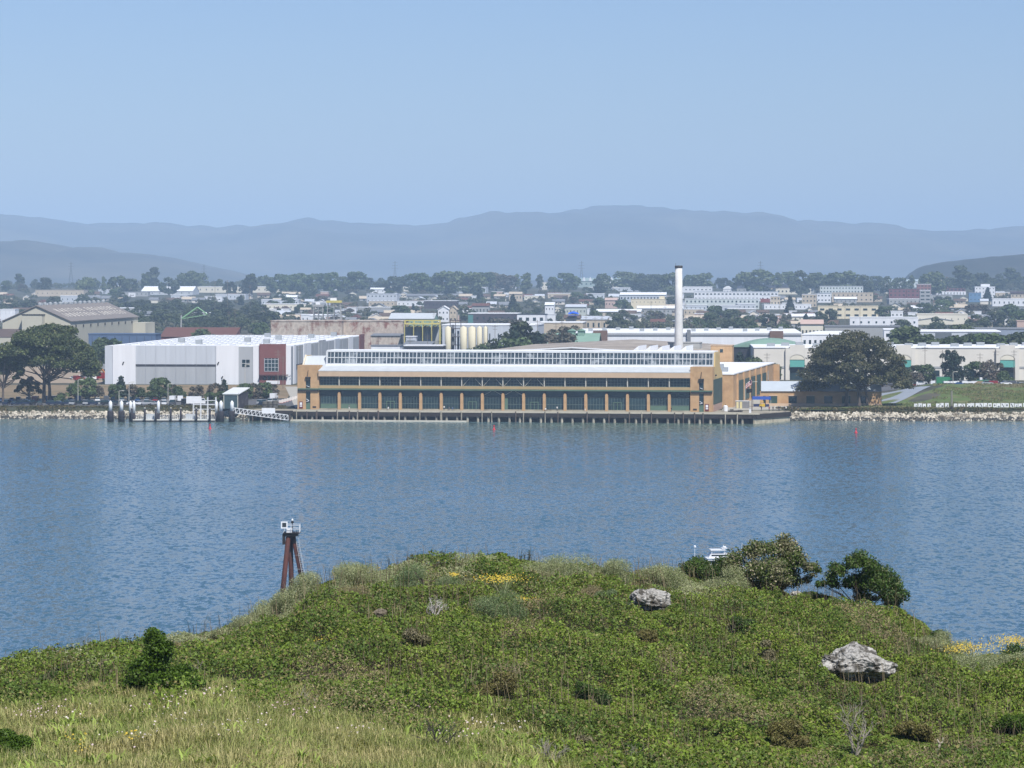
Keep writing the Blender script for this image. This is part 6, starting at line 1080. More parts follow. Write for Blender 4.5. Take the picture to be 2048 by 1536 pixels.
bld('tan gabled house beside the white gabled house', 899, 913, 612, Y=2490, d=12, wall=tanw, rmat=tanw, roof='gy', rise=3, name='house', win=(2, 2, .4, .4))
bld('long red-roofed house row in the centre trees', 944, 978, 607, Y=2600, d=12, wall=greyw, rmat=redr, roof='gx', name='house', win=(1, 5, .4, .4))
bld('tan house with hipped look and tan roof at the centre', 1018, 1044, 584, Y=3050, d=12, wall=tanw, rmat=tanw, roof='gx', name='house', win=(1, 4, .4, .4))
bld('white house with blue gable front by the dark wooded hill', 1938, 1962, 585, Y=2950, d=14, wall=c('bright_blue_wall', 110, 150, 190, .7), rmat=blueg, roof='flat', name='house', win=(2, 3, .3, .3), lmk='the blue-fronted house')
bld('white stepped apartment cluster right of the blue-fronted house', 1950, 1990, 573, Y=3250, d=18, wall=wall_w, rmat=wall_w, win=(3, 6, .4, .4), extra=lambda t, W_, H, d: MB().box(-W_ * .2, W_ * .25, 3, 12, H, H + 3).build('upper_storey', wall_w, t))
bld('long white low roofs at the frame edge among trees', 1985, 2070, 597, Y=2750, d=20, wall=wall_w, rmat=wroof2, win=(1, 9, .3, .4))
bld('pink cube house at the frame edge', 2034, 2056, 641, Y=2050, d=12, wall=pinkw, rmat=pinkw, win=(1, 3, .4, .4), name='house')
bld('grey-roofed house with dark gables at the frame edge', 2022, 2060, 583, Y=3000, d=14, wall=tanw, rmat=bwall, roof='gx', name='house', win=(2, 5, .4, .4))

gm = random.Random(31); nlow = 0
LOWS = []
for k in range(400):
    if nlow >= 46: break
    px = gm.uniform(560, 2048) if gm.random() < .75 else gm.uniform(0, 560); yt = gm.uniform(566, 632); h = gm.uniform(5, 7.5); Y = solveY(px, yt, h); wpx = gm.uniform(26, 90) * 3600 / max(Y, 2600)
    if any(abs(px - a) < (wpx + b) * .45 and abs(yt - q) < 6 for a, q, b in LOWS): continue
    if any(px + wpx / 2 > a and px - wpx / 2 < c_ and yt + 9 > b and yt < b + 10 for (a, b, c_, d_, Yb_) in PROT): continue
    LOWS.append((px, yt, wpx)); nlow += 1; wl, rm, nm = gm.choice([(wall_w, wroof2, 'white'), (wall_lg, wall_w, 'pale grey'), (cream, wroof2, 'cream'), (greyw, greyr, 'grey'), (tanw, wroof2, 'tan'), (wall_lg, wroof2, 'pale grey'), (greyw, wroof2, 'grey')])
    t = bld('', px - wpx / 2, px + wpx / 2, yt, Y=Y, h=h, d=gm.uniform(14, 34), rot=gm.uniform(-8, 2), wall=wl, rmat=rm, roof=gm.choice(['flat', 'flat', 'gx']), rise=2, win=(1, max(2, int(wpx / 8)), .3, .35), prot=False, group='low buildings of the town'); t['label'] = nm
    LOWS[-1] = (px, yt, wpx); t['px'] = px; t['py'] = yt
low_things = [o for o in COL.objects if o.get('group') == 'low buildings of the town']
# ---------------------------------------------------------------- trees
bark = M('tree_bark', sl(112, 98, 88, .5), .9, .25, .6)
lf_dark = LEAF('dark_tree_leaf', sl(76, 88, 60, .66), sl(88, 98, 66, .66), big=.25, isl=.35, objrand=.28, trans=.12)
lf_mid = LEAF('mid_tree_leaf', sl(100, 116, 72, .68), sl(84, 104, 64, .68), big=.25, isl=.35, objrand=.28, trans=.15)
lf_pale = LEAF('pale_tree_leaf', sl(124, 136, 94, .62), sl(106, 122, 80, .6), big=.25, isl=.3, objrand=.22, trans=.15)
lf_brown = LEAF('brown_tree_leaf', sl(120, 108, 96, .66), sl(100, 100, 82, .64), big=.25, isl=.35, objrand=.25, trans=.1)
lf_con = LEAF('conifer_leaf', sl(48, 66, 52, .55), sl(56, 74, 56, .52), big=.3, isl=.3, objrand=.2, trans=.05)
def proto(kind, mat, seed, n=1500):
    """unit tree: 10 m tall"""
    g5 = np.random.default_rng(seed); t = thing(kind, '', 'tree', (0, 0, 0)); C5, R5 = [], []
    if kind == 'round_tree':
        for i in range(26): d = unit(g5.normal(size=3)); C5.append(np.array([d[0] * 3.3, d[1] * 3.3, 4.9 + d[2] * 3.6])); R5.append(g5.uniform(1.1, 1.9))
    elif kind == 'broad_tree':
        for i in range(26): a = g5.uniform(0, 6.28); q = g5.random() ** .5; C5.append(np.array([math.cos(a) * q * 5.2, math.sin(a) * q * 4.4, 3.6 + (1 - q * q) * 4.4 + g5.normal() * .7 - g5.random() * 1.2])); R5.append(g5.uniform(1.1, 1.8))
    elif kind == 'tall_tree':
        for i in range(24): zz = g5.uniform(2.6, 9.2); q = 2.1 * math.sin(math.pi * min(1, max(.12, (zz - 1.2) / 8.8))) ** .7; a = g5.uniform(0, 6.28); C5.append(np.array([math.cos(a) * q * g5.random(), math.sin(a) * q * g5.random(), zz])); R5.append(g5.uniform(.8, 1.35))
    elif kind == 'conifer_tree':
        for i in range(30): zz = 1.4 + 8.3 * (i / 30); q = 2.5 * (1 - i / 32) + .15; a = i * 2.4; C5.append(np.array([math.cos(a) * q * .55, math.sin(a) * q * .55, zz])); R5.append(.35 + q * .42)
    elif kind == 'shrub_tree':
        for i in range(14): d = unit(g5.normal(size=3)); d[2] = abs(d[2]); C5.append(np.array([d[0] * 3.6, d[1] * 3.6, 2.2 + d[2] * 5])); R5.append(g5.uniform(1.6, 2.6))
    R5 = np.array(R5); V, Q = cloud(np.array(C5), np.stack([R5, R5, R5 * .85], -1), n, .5 if kind != 'conifer_tree' else .42, g5, .75, -.6, .7)
    npmesh('crown', V, Q, mat, t); mb = MB(); h0 = 4.5 if kind not in ('conifer_tree', 'tall_tree') else 8.5
    mb.path([(0, 0, -1.2), (.1, 0, h0 * .5), (0, .1, h0)], [.42, .32, .16], 7)
    for i in range(5): e = C5[int(g5.integers(len(C5)))]; mb.bar((0, 0, min(h0 * .55, e[2] * .6)), tuple(e), .18, .06, 5)
    mb.build('trunk', bark, t); return register(t)
PR = {}
KD = {'rd': ('round_tree', lf_dark, 'dark rounded tree'), 'rm': ('round_tree', lf_mid, 'mid-green rounded tree'), 'rp': ('round_tree', lf_pale, 'pale grey-green rounded tree'), 'rb': ('round_tree', lf_brown, 'brownish bare-looking tree'), 'bd': ('broad_tree', lf_dark, 'broad dark spreading tree'), 'bm': ('broad_tree', lf_mid, 'broad green spreading tree'), 'td': ('tall_tree', lf_dark, 'tall dark upright tree'), 'tp': ('tall_tree', lf_pale, 'tall pale upright tree'), 'cn': ('conifer_tree', lf_con, 'dark pointed conifer'), 'sm': ('shrub_tree', lf_mid, 'low bushy green tree'), 'sb': ('shrub_tree', lf_brown, 'low brownish scrubby tree')}
for i, (k, (kd, mt, ds)) in enumerate(KD.items()): PR[k] = [proto(kd, mt, 50 + i * 3 + j, 1700) for j in range(2)]
TR = []     # (kind, px, ytop, Y, height, given label or None, group)
def tree_at(k, px, ytop, Y=None, h=None, label=None, group='trees of the town', wide=1):
    if Y is None: Y = solveY(px, ytop, h)
    elif 1850 < Y < 4000:
        hm = {'td': 19, 'cn': 17, 'tp': 15}.get(k, 12.5)
        if Zr(ytop, Y) - zg1(X(px, Y), Y) > hm: Y = solveY(px, ytop, hm)
    x = X(px, Y); z = zg1(x, Y); hh = Zr(ytop, Y) - z
    TR.append([k, px, ytop, Y, x, z, hh, label, group, wide])
# the treeline on the horizon
for k, px, yt, h, w_ in (('td', 38, 547, 22, 1.3), ('rm', 12, 560, 12, 1), ('rd', 88, 552, 15, 1), ('rd', 70, 558, 13, 1), ('rp', 172, 553, 15, 1.2), ('rd', 190, 556, 13, 1), ('tp', 208, 553, 16, .6), ('rp', 238, 550, 17, 1.2), ('rd', 262, 554, 14, 1), ('td', 290, 545, 19, .9), ('td', 307, 534, 26, 1.2), ('rd', 338, 554, 14, 1.2), ('rp', 380, 540, 22, 1.3), ('rp', 400, 544, 19, 1.1), ('rd', 372, 556, 15, 1), ('rd', 438, 558, 11, 1.1), ('rd', 460, 560, 11, 1), ('td', 503, 545, 19, 1.3), ('rd', 492, 556, 12, 1), ('rp', 528, 549, 15, 1), ('rd', 545, 551, 14, 1), ('rm', 562, 547, 16, 1), ('rm', 578, 546, 16, 1.1), ('rm', 596, 545, 17, 1.1), ('rm', 612, 546, 16, 1.1), ('rm', 630, 546, 16, 1.1), ('rm', 648, 543, 18, 1), ('rm', 663, 543, 17, .9), ('rd', 684, 550, 14, 1), ('rm', 713, 542, 18, 1.4), ('rd', 738, 553, 13, 1.1), ('rd', 762, 556, 13, 1.2), ('rd', 790, 549, 16, 1.4), ('rd', 812, 549, 15, 1), ('rm', 836, 542, 18, 1.1), ('rd', 852, 552, 12, .9), ('rd', 866, 550, 14, 1), ('rp', 893, 540, 20, 1.4), ('rp', 920, 541, 19, 1.3), ('rp', 945, 542, 18, 1.2), ('rm', 968, 541, 19, 1.3), ('rb', 992, 543, 18, 1.5), ('rb', 1012, 546, 17, 1.3), ('tp', 1034, 548, 16, .9), ('tp', 1052, 546, 18, 1.1), ('td', 1080, 547, 15, .8), ('rm', 1107, 551, 14, 1), ('rm', 1134, 545, 18, 1.5), ('rp', 1206, 546, 17, 1.1), ('rp', 1248, 541, 20, 1.6), ('rp', 1262, 543, 18, 1.1), ('rd', 1284, 547, 17, 1.3), ('rd', 1306, 545, 18, 1.4), ('rp', 1343, 543, 18, 1), ('rm', 1384, 547, 17, 1.1), ('rp', 1409, 544, 18, 1.4), ('rd', 1446, 553, 13, 1.4), ('rd', 1470, 556, 12, 1.2), ('rp', 1512, 537, 23, 1.7), ('tp', 1556, 545, 17, .9), ('rp', 1578, 542, 18, 1.3), ('rd', 1602, 541, 18, 1.1), ('rp', 1634, 544, 17, 1.4), ('rp', 1688, 540, 20, 1.8), ('rd', 1662, 552, 14, 1.2), ('rd', 1726, 550, 14, 1.2), ('rd', 1752, 549, 15, 1.2), ('rd', 1775, 553, 13, 1), ('rd', 1800, 552, 13, 1), ('tp', 1822, 550, 14, .8), ('rm', 1850, 551, 14, 1.1), ('rp', 1868, 541, 19, 1.2), ('td', 1922, 531, 24, 1.6), ('bd', 1955, 537, 22, 1.2), ('td', 2022, 535, 24, 1.6), ('rd', 2000, 548, 17, 1.2), ('rd', 2046, 550, 16, 1.2), ('rd', 1985, 556, 15, 1.2), ('rd', 1900, 552, 15, 1.1)):
    tree_at(k, px, yt, Y=random.uniform(4300, 5000), label=None, group='trees on the horizon', wide=w_)
# named trees of the town
for k, px, yt, Y, w_, lb in (('cn', 378, 558, 2750, 1.7, 'dark layered cypress standing before the long white horizon roof'), ('rd', 410, 597, 2050, 1.6, None), ('rd', 352, 597, 2080, 1.8, None), ('rd', 300, 604, 2080, 1.6, None), ('rd', 240, 583, 2250, 1.7, None), ('rd', 445, 603, 2060, 1.5, None), ('rd', 505, 600, 2100, 1.3, None), ('rd', 108, 590, 2350, 1.4, None), ('rd', 165, 588, 2350, 1.5, None), ('rd', 60, 596, 2250, 1.5, None), ('rd', 20, 598, 2250, 1.5, None), ('rd', 325, 615, 2050, 1.5, None), ('rd', 275, 612, 2060, 1.3, None), ('rd', 385, 615, 2030, 1.5, None), ('rd', 470, 622, 2040, 1.3, None), ('rd', 575, 567, 2900, 1.4, None), ('rd', 622, 573, 2750, 1.5, None), ('cn', 692, 558, 3000, 1.5, None), ('rd', 560, 583, 2700, 1.2, None), ('rm', 575, 592, 2500, 1.3, None), ('cn', 960, 572, 2800, 1.0, 'dark narrow conifer standing in the centre trees below the white centre roof'), ('cn', 945, 567, 3100, 1.1, None), ('cn', 1026, 588, 2600, 1.2, None), ('td', 1198, 563, 2650, 1.7, 'massive dark tall tree left of the pale yellow hall'), ('bd', 1175, 570, 2800, 1.2, None), ('rm', 1153, 582, 2900, 1.4, None), ('bm', 1245, 597, 2350, 1.4, 'broad green tree before the pale yellow hall'), ('rd', 1345, 590, 2500, 1.1, None), ('rd', 930, 612, 2400, 1.5, None), ('rm', 800, 608, 2500, 1.5, 'bright green tree above the green gabled shed'), ('cn', 1580, 590, 2450, 1.1, 'tall thin dark conifer left of the cream school block'), ('rd', 1660, 616, 2150, 1.2, None), ('rd', 1640, 622, 2100, 1.1, None), ('rd', 1465, 615, 2250, 1.3, None), ('rm', 1430, 610, 2350, 1.5, None), ('sm', 1420, 640, 2020, 1.2, None), ('rd', 1235, 630, 2000, 1.6, 'dark bushy tree at the left end of the long white warehouse'), ('cn', 1975, 574, 2800, 1.2, 'dark conifer right of the blue-fronted house'), ('rm', 1885, 598, 2350, 1.8, None), ('rm', 1850, 604, 2300, 1.6, None), ('rd', 1894, 592, 2600, 1.4, None), ('rb', 1955, 605, 2250, 1.7, None), ('rd', 1955, 628, 1980, 1.6, None), ('rd', 1990, 620, 2050, 1.6, None), ('bm', 2020, 606, 2200, 1.6, None), ('rm', 2035, 620, 2000, 1.5, None), ('rd', 1873, 633, 1900, 1.1, 'egg-shaped dark tree in front of the cream gabled hall'), ('rd', 1920, 642, 1850, .9, None), ('rm', 1770, 612, 2300, 1.4, None), ('rd', 1800, 635, 1950, 1.2, None), ('tp', 1808, 652, 1640, 1.6, 'pale tall tree at the left end of the blue-grey industrial row'), ('rd', 1960, 660, 1640, 1.5, None), ('rm', 1975, 664, 1620, 1.4, None), ('rd', 2020, 660, 1640, 1.7, None), ('rd', 2040, 665, 1620, 1.5, None), ('rp', 1850, 666, 1640, 1.5, None), ('rp', 1900, 668, 1640, 1.2, None), ('rm', 1925, 664, 1640, 1.2, None), ('cn', 1028, 650, 1560, 1.0, None), ('td', 1045, 643, 1580, 1.5, 'dark tall windblown tree behind the hall skylight'), ('rd', 1010, 664, 1570, 1.0, None), ('rm', 1030, 668, 1560, 1.0, None), ('cn', 1075, 662, 1570, 1.2, None), ('rb', 1110, 655, 1650, 1.4, None), ('rb', 1135, 648, 1750, 1.3, None), ('sm', 965, 678, 1570, 1.0, None), ('sm', 950, 684, 1560, .8, None), ('rb', 1000, 632, 2250, 1.6, None), ('rb', 1030, 636, 2250, 1.4, None)):
    tree_at(k, px, yt, Y=Y, label=lb, wide=w_)
for px_, yt_ in ((150, 602), (200, 600), (225, 606), (255, 598), (285, 596), (310, 608), (330, 600), (365, 606), (395, 604), (425, 600), (345, 622), (375, 626), (400, 628), (430, 618), (455, 612), (490, 612), (520, 606), (300, 624), (270, 620), (440, 632), (480, 630), (515, 622), (540, 618)): tree_at('rd' if px_ % 3 else 'bd', px_, yt_, h=12.5, wide=1.5)
# fill the town with trees and houses between the named buildings
gf_ = np.random.default_rng(77); cells = []
def dens(px, yt):
    if yt < 566: return .55
    if px > 1350 and 566 < yt < 600: return .42
    return 1.0
HS = []
def blocked(px, yt, Y, hwpx, hpx):
    for (a, b, c_, d_, Yb_) in PROT:
        if px + hwpx > a and px - hwpx < c_ and yt + hpx > b and yt < d_ and Y < Yb_: return True
    return False
tries = 0
while len(TR) < 300 and tries < 9000:
    tries += 1; px = gf_.uniform(-10, 2058); yt = gf_.uniform(560, 640) if gf_.random() < .85 else gf_.uniform(640, 660)
    if gf_.random() > dens(px, yt): continue
    h = gf_.uniform(6.5, 12.5); Y = solveY(px, yt, h); pp = h / Y * F; hw = pp * .42
    if Y > 4700 or blocked(px, yt, Y, hw * .8, pp * .8): continue
    if any(abs(t_[1] - px) < 11 and abs(t_[2] - yt) < 6 for t_ in TR[-260:]): continue
    k = gf_.choice(['rd', 'rm', 'rb', 'bd', 'bm', 'sm', 'sb', 'cn', 'rp', 'td'], p=[.2, .2, .12, .1, .1, .07, .07, .05, .06, .03]); tree_at(k, px, yt, Y=Y, wide=gf_.uniform(.95, 1.45))
def relation(px, yt, Y=None):
    b = min(LM, key=lambda q: abs(q[0] - px) * .55 + abs(q[1] - yt) * 1.6)
    dx = px - b[0]; dy = yt - b[1]
    r_ = 'above' if dy < -9 and abs(dx) < 55 else 'below' if dy > 12 and abs(dx) < 55 else 'left of' if dx < 0 else 'right of'
    return f'{r_} {b[2]}'
def finish_labels(items):
    """items: [label without order, px, setter]; add the order from the left where a label repeats"""
    by = {}
    for it in items: by.setdefault(it[0], []).append(it)
    for lb, v in by.items():
        v.sort(key=lambda q: q[1])
        for i, it in enumerate(v): it[2]['label'] = lb if len(v) == 1 else f'{lb}, {ORD[min(i, len(ORD) - 1)]} from the left'
items = []
for i, (k, px, yt, Y, x, z, hh, lb, grp, wd) in enumerate(TR):
    pr_ = PR[k][i % 2]; o = place(pr_, (x, Y, z - .2), random.uniform(0, 360), (hh / 9.9 * wd * random.uniform(.92, 1.08), hh / 9.9 * wd, hh / 9.9), None, 'tree', grp); o.name = KD[k][0]
    if lb: o['label'] = lb
    else: items.append([(KD[k][2] + (' on horizon ' if grp.endswith('horizon') else ' ') + relation(px, yt)), px, o])
finish_labels(items)
# ---------------------------------------------------------------- houses among the trees
def house(name, wall, roof, kind):
    t = thing(name, '', 'house', (0, 0, 0))
    if kind == 0: MB().prism([(-5, -1.5), (5, -1.5), (5, 3.2), (0, 5.8), (-5, 3.2)], 'y', 0, 11).build('wall', wall, t); MB().prism([(-5.6, 3.0), (0, 5.9), (5.6, 3.0), (5.6, 3.3), (0, 6.25), (-5.6, 3.3)], 'y', -.6, 11.6).build('roof', roof, t)
    elif kind == 1: MB().box(-7, 7, 0, 9, -1.5, 3.2).build('wall', wall, t); MB().prism([(-.7, 3.1), (4.5, 5.9), (9.7, 3.1)], 'x', -7.6, 7.6).build('roof', roof, t)
    else: MB().box(-6, 6, 0, 9, -1.5, 5.6).build('wall', wall, t); MB().box(-6.3, 6.3, -.3, 9.3, 5.6, 6.0).build('roof', roof, t)
    MB().box(-3.4, -1.4, -.12, -.02, 1, 2.4).build('window', glassd, t); MB().box(1.2, 3.4, -.12, -.02, 1, 2.4).build('window', glassd, t); MB().box(-.6, .5, -.1, -.02, 0, 2.1).build('door', brownr, t)
    return register(t)
warm = c('warm_white_wall', 236, 228, 214, .78)
HP_ = [('white gabled house', house('house', warm, wall_lg, 0)), ('white flat-roofed house', house('house', wall_w, wroof2, 2)), ('tan house with brown roof', house('house', tanw, brownr, 1)), ('cream gabled house', house('house', cream, greyr, 0)), ('grey-roofed white bungalow', house('house', warm, greyr, 1)), ('red-roofed house', house('house', cream, redr, 1)), ('pink flat-roofed house', house('house', pinkw, wall_w, 2)), ('tan-roofed grey bungalow', house('house', greyw, tanw, 1))]
items = []; n = 0; tries = 0; placed = []
while n < 280 and tries < 16000:
    tries += 1; px = gf_.uniform(-5, 2053); yt = gf_.uniform(570, 642); h = 5.9; Y = solveY(px, yt, h); pp = h / Y * F; hw = 6.5 / Y * F
    if Y > 4400 or blocked(px, yt, Y, hw, pp) or any(abs(a - px) < 13 and abs(b - yt) < 5 for a, b in placed): continue
    if (150 < px < 540 and yt > 596): continue
    i = int(gf_.choice(len(HP_), p=[.17, .12, .16, .13, .15, .09, .04, .14])); x = X(px, Y); s = gf_.uniform(.65, 1.15); o = place(HP_[i][1], (x, Y, Zr(yt, Y) - 6.0 * s), gf_.choice([-5, -5, 85, -12, 4]), s, None, 'house', 'houses of the town'); o.name = 'house'
    placed.append((px, yt)); items.append([HP_[i][0] + ' ' + relation(px, yt), px, o]); n += 1
items_low = [[f"long low {o['label']} building {relation(o['px'], o['py'])}", o['px'], o] for o in low_things]; finish_labels(items_low)
for o in low_things: del o['px']; del o['py']
finish_labels(items)
for v in PR.values():
    for q in v: drop(q)
for _, q in HP_: drop(q)
# ---------------------------------------------------------------- the two great shore trees
def great(name, label, px, ybase, Y, W_, H, seed, mat, lumps, n, trunk, shape, leaf=.42):
    g5 = np.random.default_rng(seed); x = X(px, Y); z = zg1(x, Y); t = thing(name, label, 'tree', (x, Y, z - .1)); C5, R5 = [], []
    for i in range(lumps): a, b, c_, r_ = shape(g5); C5.append([a * W_ / 2, b * W_ / 2, c_ * H]); R5.append(r_ * W_)
    C5 = np.array(C5); R5 = np.array(R5); V, Q = cloud(C5, np.stack([R5 * 1.25, R5 * 1.25, R5 * .75], -1), n, leaf, g5, .8, -.35, .7, .6); npmesh('crown', V, Q, mat, t); mb = MB()
    for tx, tw in trunk: mb.path([(tx, 0, -.6), (tx * .9, .2, H * .18), (tx * .6, 0, H * .36)], [tw * 1.25, tw, tw * .8], 10)
    for i in range(34):
        e = C5[int(g5.integers(lumps))]; tx, tw = trunk[int(g5.integers(len(trunk)))]; s0 = np.array([tx * .8, 0, H * g5.uniform(.2, .36)]); m = s0 * .45 + e * .55 + np.array([0, 0, -.04 * H]) + g5.normal(size=3) * .3
        mb.path([tuple(s0), tuple(m), tuple(e)], [tw * .42, tw * .25, tw * .1], 6)
    mb.build('trunk', M('grey_bark', sl(128, 116, 108, .5), .9, .25, .5), t); return t
def shL(g5):
    a = g5.uniform(-1, 1); top = math.sqrt(max(0, 1 - (a * .98) ** 2)); q = g5.random() ** .6
    return a * .9, g5.uniform(-.75, .75) * math.sqrt(max(0.1, 1 - a * a)), .40 + .52 * top * q - .10 * (1 - top), g5.uniform(.055, .085)
lf_shore = LEAF('shore_tree_leaf', sl(92, 104, 58, .75), sl(72, 86, 50, .7), sl(112, 116, 76, .75), big=.22, isl=.4, trans=.15)
lf_shore2 = LEAF('brown_shore_tree_leaf', sl(100, 98, 66, .7), sl(80, 86, 54, .66), sl(112, 108, 82, .7), big=.25, isl=.4, trans=.12)
great('shore_tree', 'great domed spreading tree with pale trunks on the shore left of the white warehouse', 92, 800, 1268, 37.5, 29.5, 31, lf_shore, 190, 42000, [(-.8, .62), (1.4, .55)], shL)
great('shore_tree', 'great broad brownish tree rising over the brick annex', 1706, 812, 1236, 38.5, 27.5, 32, lf_shore2, 170, 32000, [(-2.4, .6), (2.2, .55), (5.2, .35)], lambda g5: (lambda a: (a * .92 + .03, g5.uniform(-.7, .7) * math.sqrt(max(.1, 1 - a * a)), .20 + .02 * g5.random() + .70 * math.sqrt(max(0, 1 - a * a)) * g5.random() ** .55, g5.uniform(.05, .08)))(g5.uniform(-1, 1)))
great('shore_tree', 'thin tall tree at the frame edge beside the great domed tree', 6, 800, 1262, 17, 22, 33, lf_shore, 46, 8500, [(0, .4)], shL)
great('shore_tree', 'smaller brownish tree under the domed tree, toward the frame edge', 58, 800, 1272, 10, 9.5, 34, lf_shore2, 26, 4200, [(0, .25)], shL)
# dark cypress in front of the retail row
g5 = np.random.default_rng(5); Yc = 1440.; t = thing('cypress_tree', 'big dark blue-green cypress in front of the cream retail row', 'tree', (X(1911, Yc), Yc, zg1(X(1911, Yc), Yc))); hc = Zr(690, Yc) - 5
C5 = [[g5.normal() * 2.6, g5.normal() * 2.0, g5.uniform(1.5, hc * .88)] for _ in range(34)]; R5 = [max(.8, 2.1 - abs(c_[2] - 5) * .12) for c_ in C5]; V, Q = cloud(C5, np.array(R5), 5200, .4, g5, .7, -.6); npmesh('crown', V, Q, lf_con, t); MB().path([(0, 0, -.5), (.2, 0, hc * .4), (0, 0, hc * .8)], [.5, .35, .1], 8).build('trunk', bark, t)
# smaller trees and shrubs along the shore
SMALL = [('sm', 120, 782, 1262, 'dark shrub tree at the foot of the great domed tree, over parked cars'), ('rm', 172, 752, 1300, 'rounded green tree between the domed tree and the white warehouse'), ('sm', 150, 762, 1296, 'low green tree right beside the domed tree trunk'), ('sb', 190, 766, 1302, 'brownish scrub tree before the corner of the white warehouse'), ('cn', 242, 750, 1296, 'pointed green tree before the white bay of the warehouse'), ('rm', 232, 766, 1290, 'rounded dark green tree in front of the first white warehouse bay'), ('rb', 268, 766, 1300, 'brown thin tree beside the rounded tree at the white bay'), ('sm', 284, 772, 1298, 'small dark bush before the dark warehouse band'), ('rm', 320, 752, 1300, 'upright green tree below the dark band of the warehouse'), ('rm', 310, 766, 1292, 'lower companion of the upright green tree below the band'), ('rb', 342, 764, 1310, 'thin olive tree before the grey warehouse wall'), ('sm', 358, 768, 1300, 'small dark green tree before the grey warehouse wall'), ('rb', 392, 768, 1290, 'dull olive tree behind the pale mooring frame'), ('rb', 432, 764, 1285, 'olive tree left of the ferry shelter'), ('cn', 448, 757, 1290, 'small dark pointed tree just left of the ferry shelter'), ('rm', 420, 782, 1262, 'small green tree beside the mooring frame'), ('rm', 442, 780, 1264, 'small green tree touching the ferry shelter'), ('rm', 490, 764, 1296, 'grey-green tree above the ferry shelter roof'), ('rb', 507, 764, 1300, 'olive tree right of the ferry shelter'), ('rm', 528, 762, 1304, 'olive-green tree before the dark red warehouse bay'), ('rb', 543, 764, 1308, 'thinner olive tree before the dark red warehouse bay'), ('sm', 470, 782, 1275, 'low bush behind the ferry shelter roof'), ('rm', 1540, 722, 1440, 'small dark tree before the first teal awning'), ('cn', 1480, 702, 1480, 'windblown dark conifer at the open shed behind the factory wing'), ('sm', 1504, 708, 1470, 'low dark bush behind the factory wing roof'), ('rm', 1850, 726, 1450, 'small green tree left of the big dark cypress'), ('rm', 1950, 720, 1450, 'pale green small tree right of the big dark cypress'), ('rb', 1985, 718, 1440, 'brown leaning tree before the retail row'), ('rd', 1832, 728, 1460, 'dark small tree before the retail row arch'), ('sb', 1828, 738, 1430, 'brown scrub beside the yard before the retail row'), ('sm', 2010, 738, 1420, 'grey-brown scrub in the storage yard'), ('sm', 1790, 728, 1440, 'dark green scrub at the edge of the broad brownish tree'), ('sm', 200, 690, 1640, 'green tree between the blue shed and the white warehouse'), ('rm', 214, 672, 1660, 'green tree in front of the blue shed'), ('sm', 408, 652, 1890, 'green bushy tree among the rust-red roofs')]
PS = {k: proto(KD[k][0], KD[k][1], 90 + i, 1500) for i, k in enumerate(('sm', 'rm', 'rb', 'cn', 'sb', 'rd'))}
for i, (k, px, yt, Y, lb) in enumerate(SMALL):
    x = X(px, Y); z = zg1(x, Y); hh = Zr(yt, Y) - z; o = place(PS[k], (x, Y, z - .2), random.uniform(0, 360), (hh / 9.9 * 1.15, hh / 9.9 * 1.15, hh / 9.9), lb, 'tree', 'small trees along the shore'); o.name = KD[k][0]
for q in PS.values(): drop(q)
# ---------------------------------------------------------------- pylons, poles
steel = M('pylon_steel', sl(120, 126, 134, .6), .6, .1, .5)
for px_, yt_, Y_, lb in ((142, 524, 6000, 'lattice power pylon on the horizon above the long tan warehouse'), (408, 529, 6600, 'lattice power pylon right of the pale horizon trees'), (790, 522, 6000, 'lattice power pylon on the horizon near the centre left'), (1163, 522, 6000, 'lattice power pylon on the horizon above the dormered school'), (1521, 522, 6000, 'lattice power pylon behind the tall rounded horizon tree')):
    x = X(px_, Y_); z = zg1(x, Y_); H = Zr(yt_, Y_) - z; t = thing('pylon', lb, 'pylon', (x, Y_, z), 0, 'power pylons on the horizon'); mb = MB(); b_ = 4.2
    for sx in (-1, 1):
        for sy_ in (-1, 1): mb.bar((sx * b_, sy_ * b_, 0), (sx * .9, sy_ * .9, H * .72), .35, .28); mb.bar((sx * .9, sy_ * .9, H * .72), (sx * .3, sy_ * .3, H), .28, .2)
    for k in range(7): a, b2 = H * .1 * k, H * .1 * (k + 1); r0, r1 = b_ - (b_ - .9) * k / 7.2, b_ - (b_ - .9) * (k + 1) / 7.2; mb.bar((-r0, -r0, a), (r1, -r1, b2), .2); mb.bar((r0, -r0, a), (-r1, -r1, b2), .2)
    mb.build('lattice', steel, t); ar = MB(); [ar.bar((-6 + k, 0, H * f_), (6 - k, 0, H * f_), .3) for k, f_ in ((0, .74), (.8, .84), (1.8, .94))]; ar.build('crossarm', steel, t)
items = []; wood = M('pole_wood', sl(148, 138, 126, .6), .9, .1, 1)
def pole(px, ytop, Y, lb=None, arm=True, lamp=False, H=None):
    x = X(px, Y); z = zg1(x, Y); H = Zr(ytop, Y) - z; t = thing('lamp_post' if lamp else 'utility_pole', lb or '', 'lamp post' if lamp else 'pole', (x, Y, z), random.uniform(-20, 20), 'lamp posts' if lamp else 'utility poles'); k = max(.13, Y / F * .42)
    MB().bar((0, 0, 0), (0, 0, H), k, k * .8, 6).build('post', postm if lamp else wood, t)
    if lamp: MB().bar((0, 0, H), (1.4, 0, H + .2), .12).box(1.0, 1.9, -.25, .25, H, H + .25).build('lamp_head', postm, t)
    elif arm: MB().bar((-1.4, 0, H - .8), (1.4, 0, H - .8), k * .8).bar((-1.1, 0, H - 2), (1.1, 0, H - 2), k * .8).build('crossarm', wood, t)
    if not lb: items.append([('pale lamp post ' if lamp else 'slim utility pole ') + relation(px, ytop), px, t])
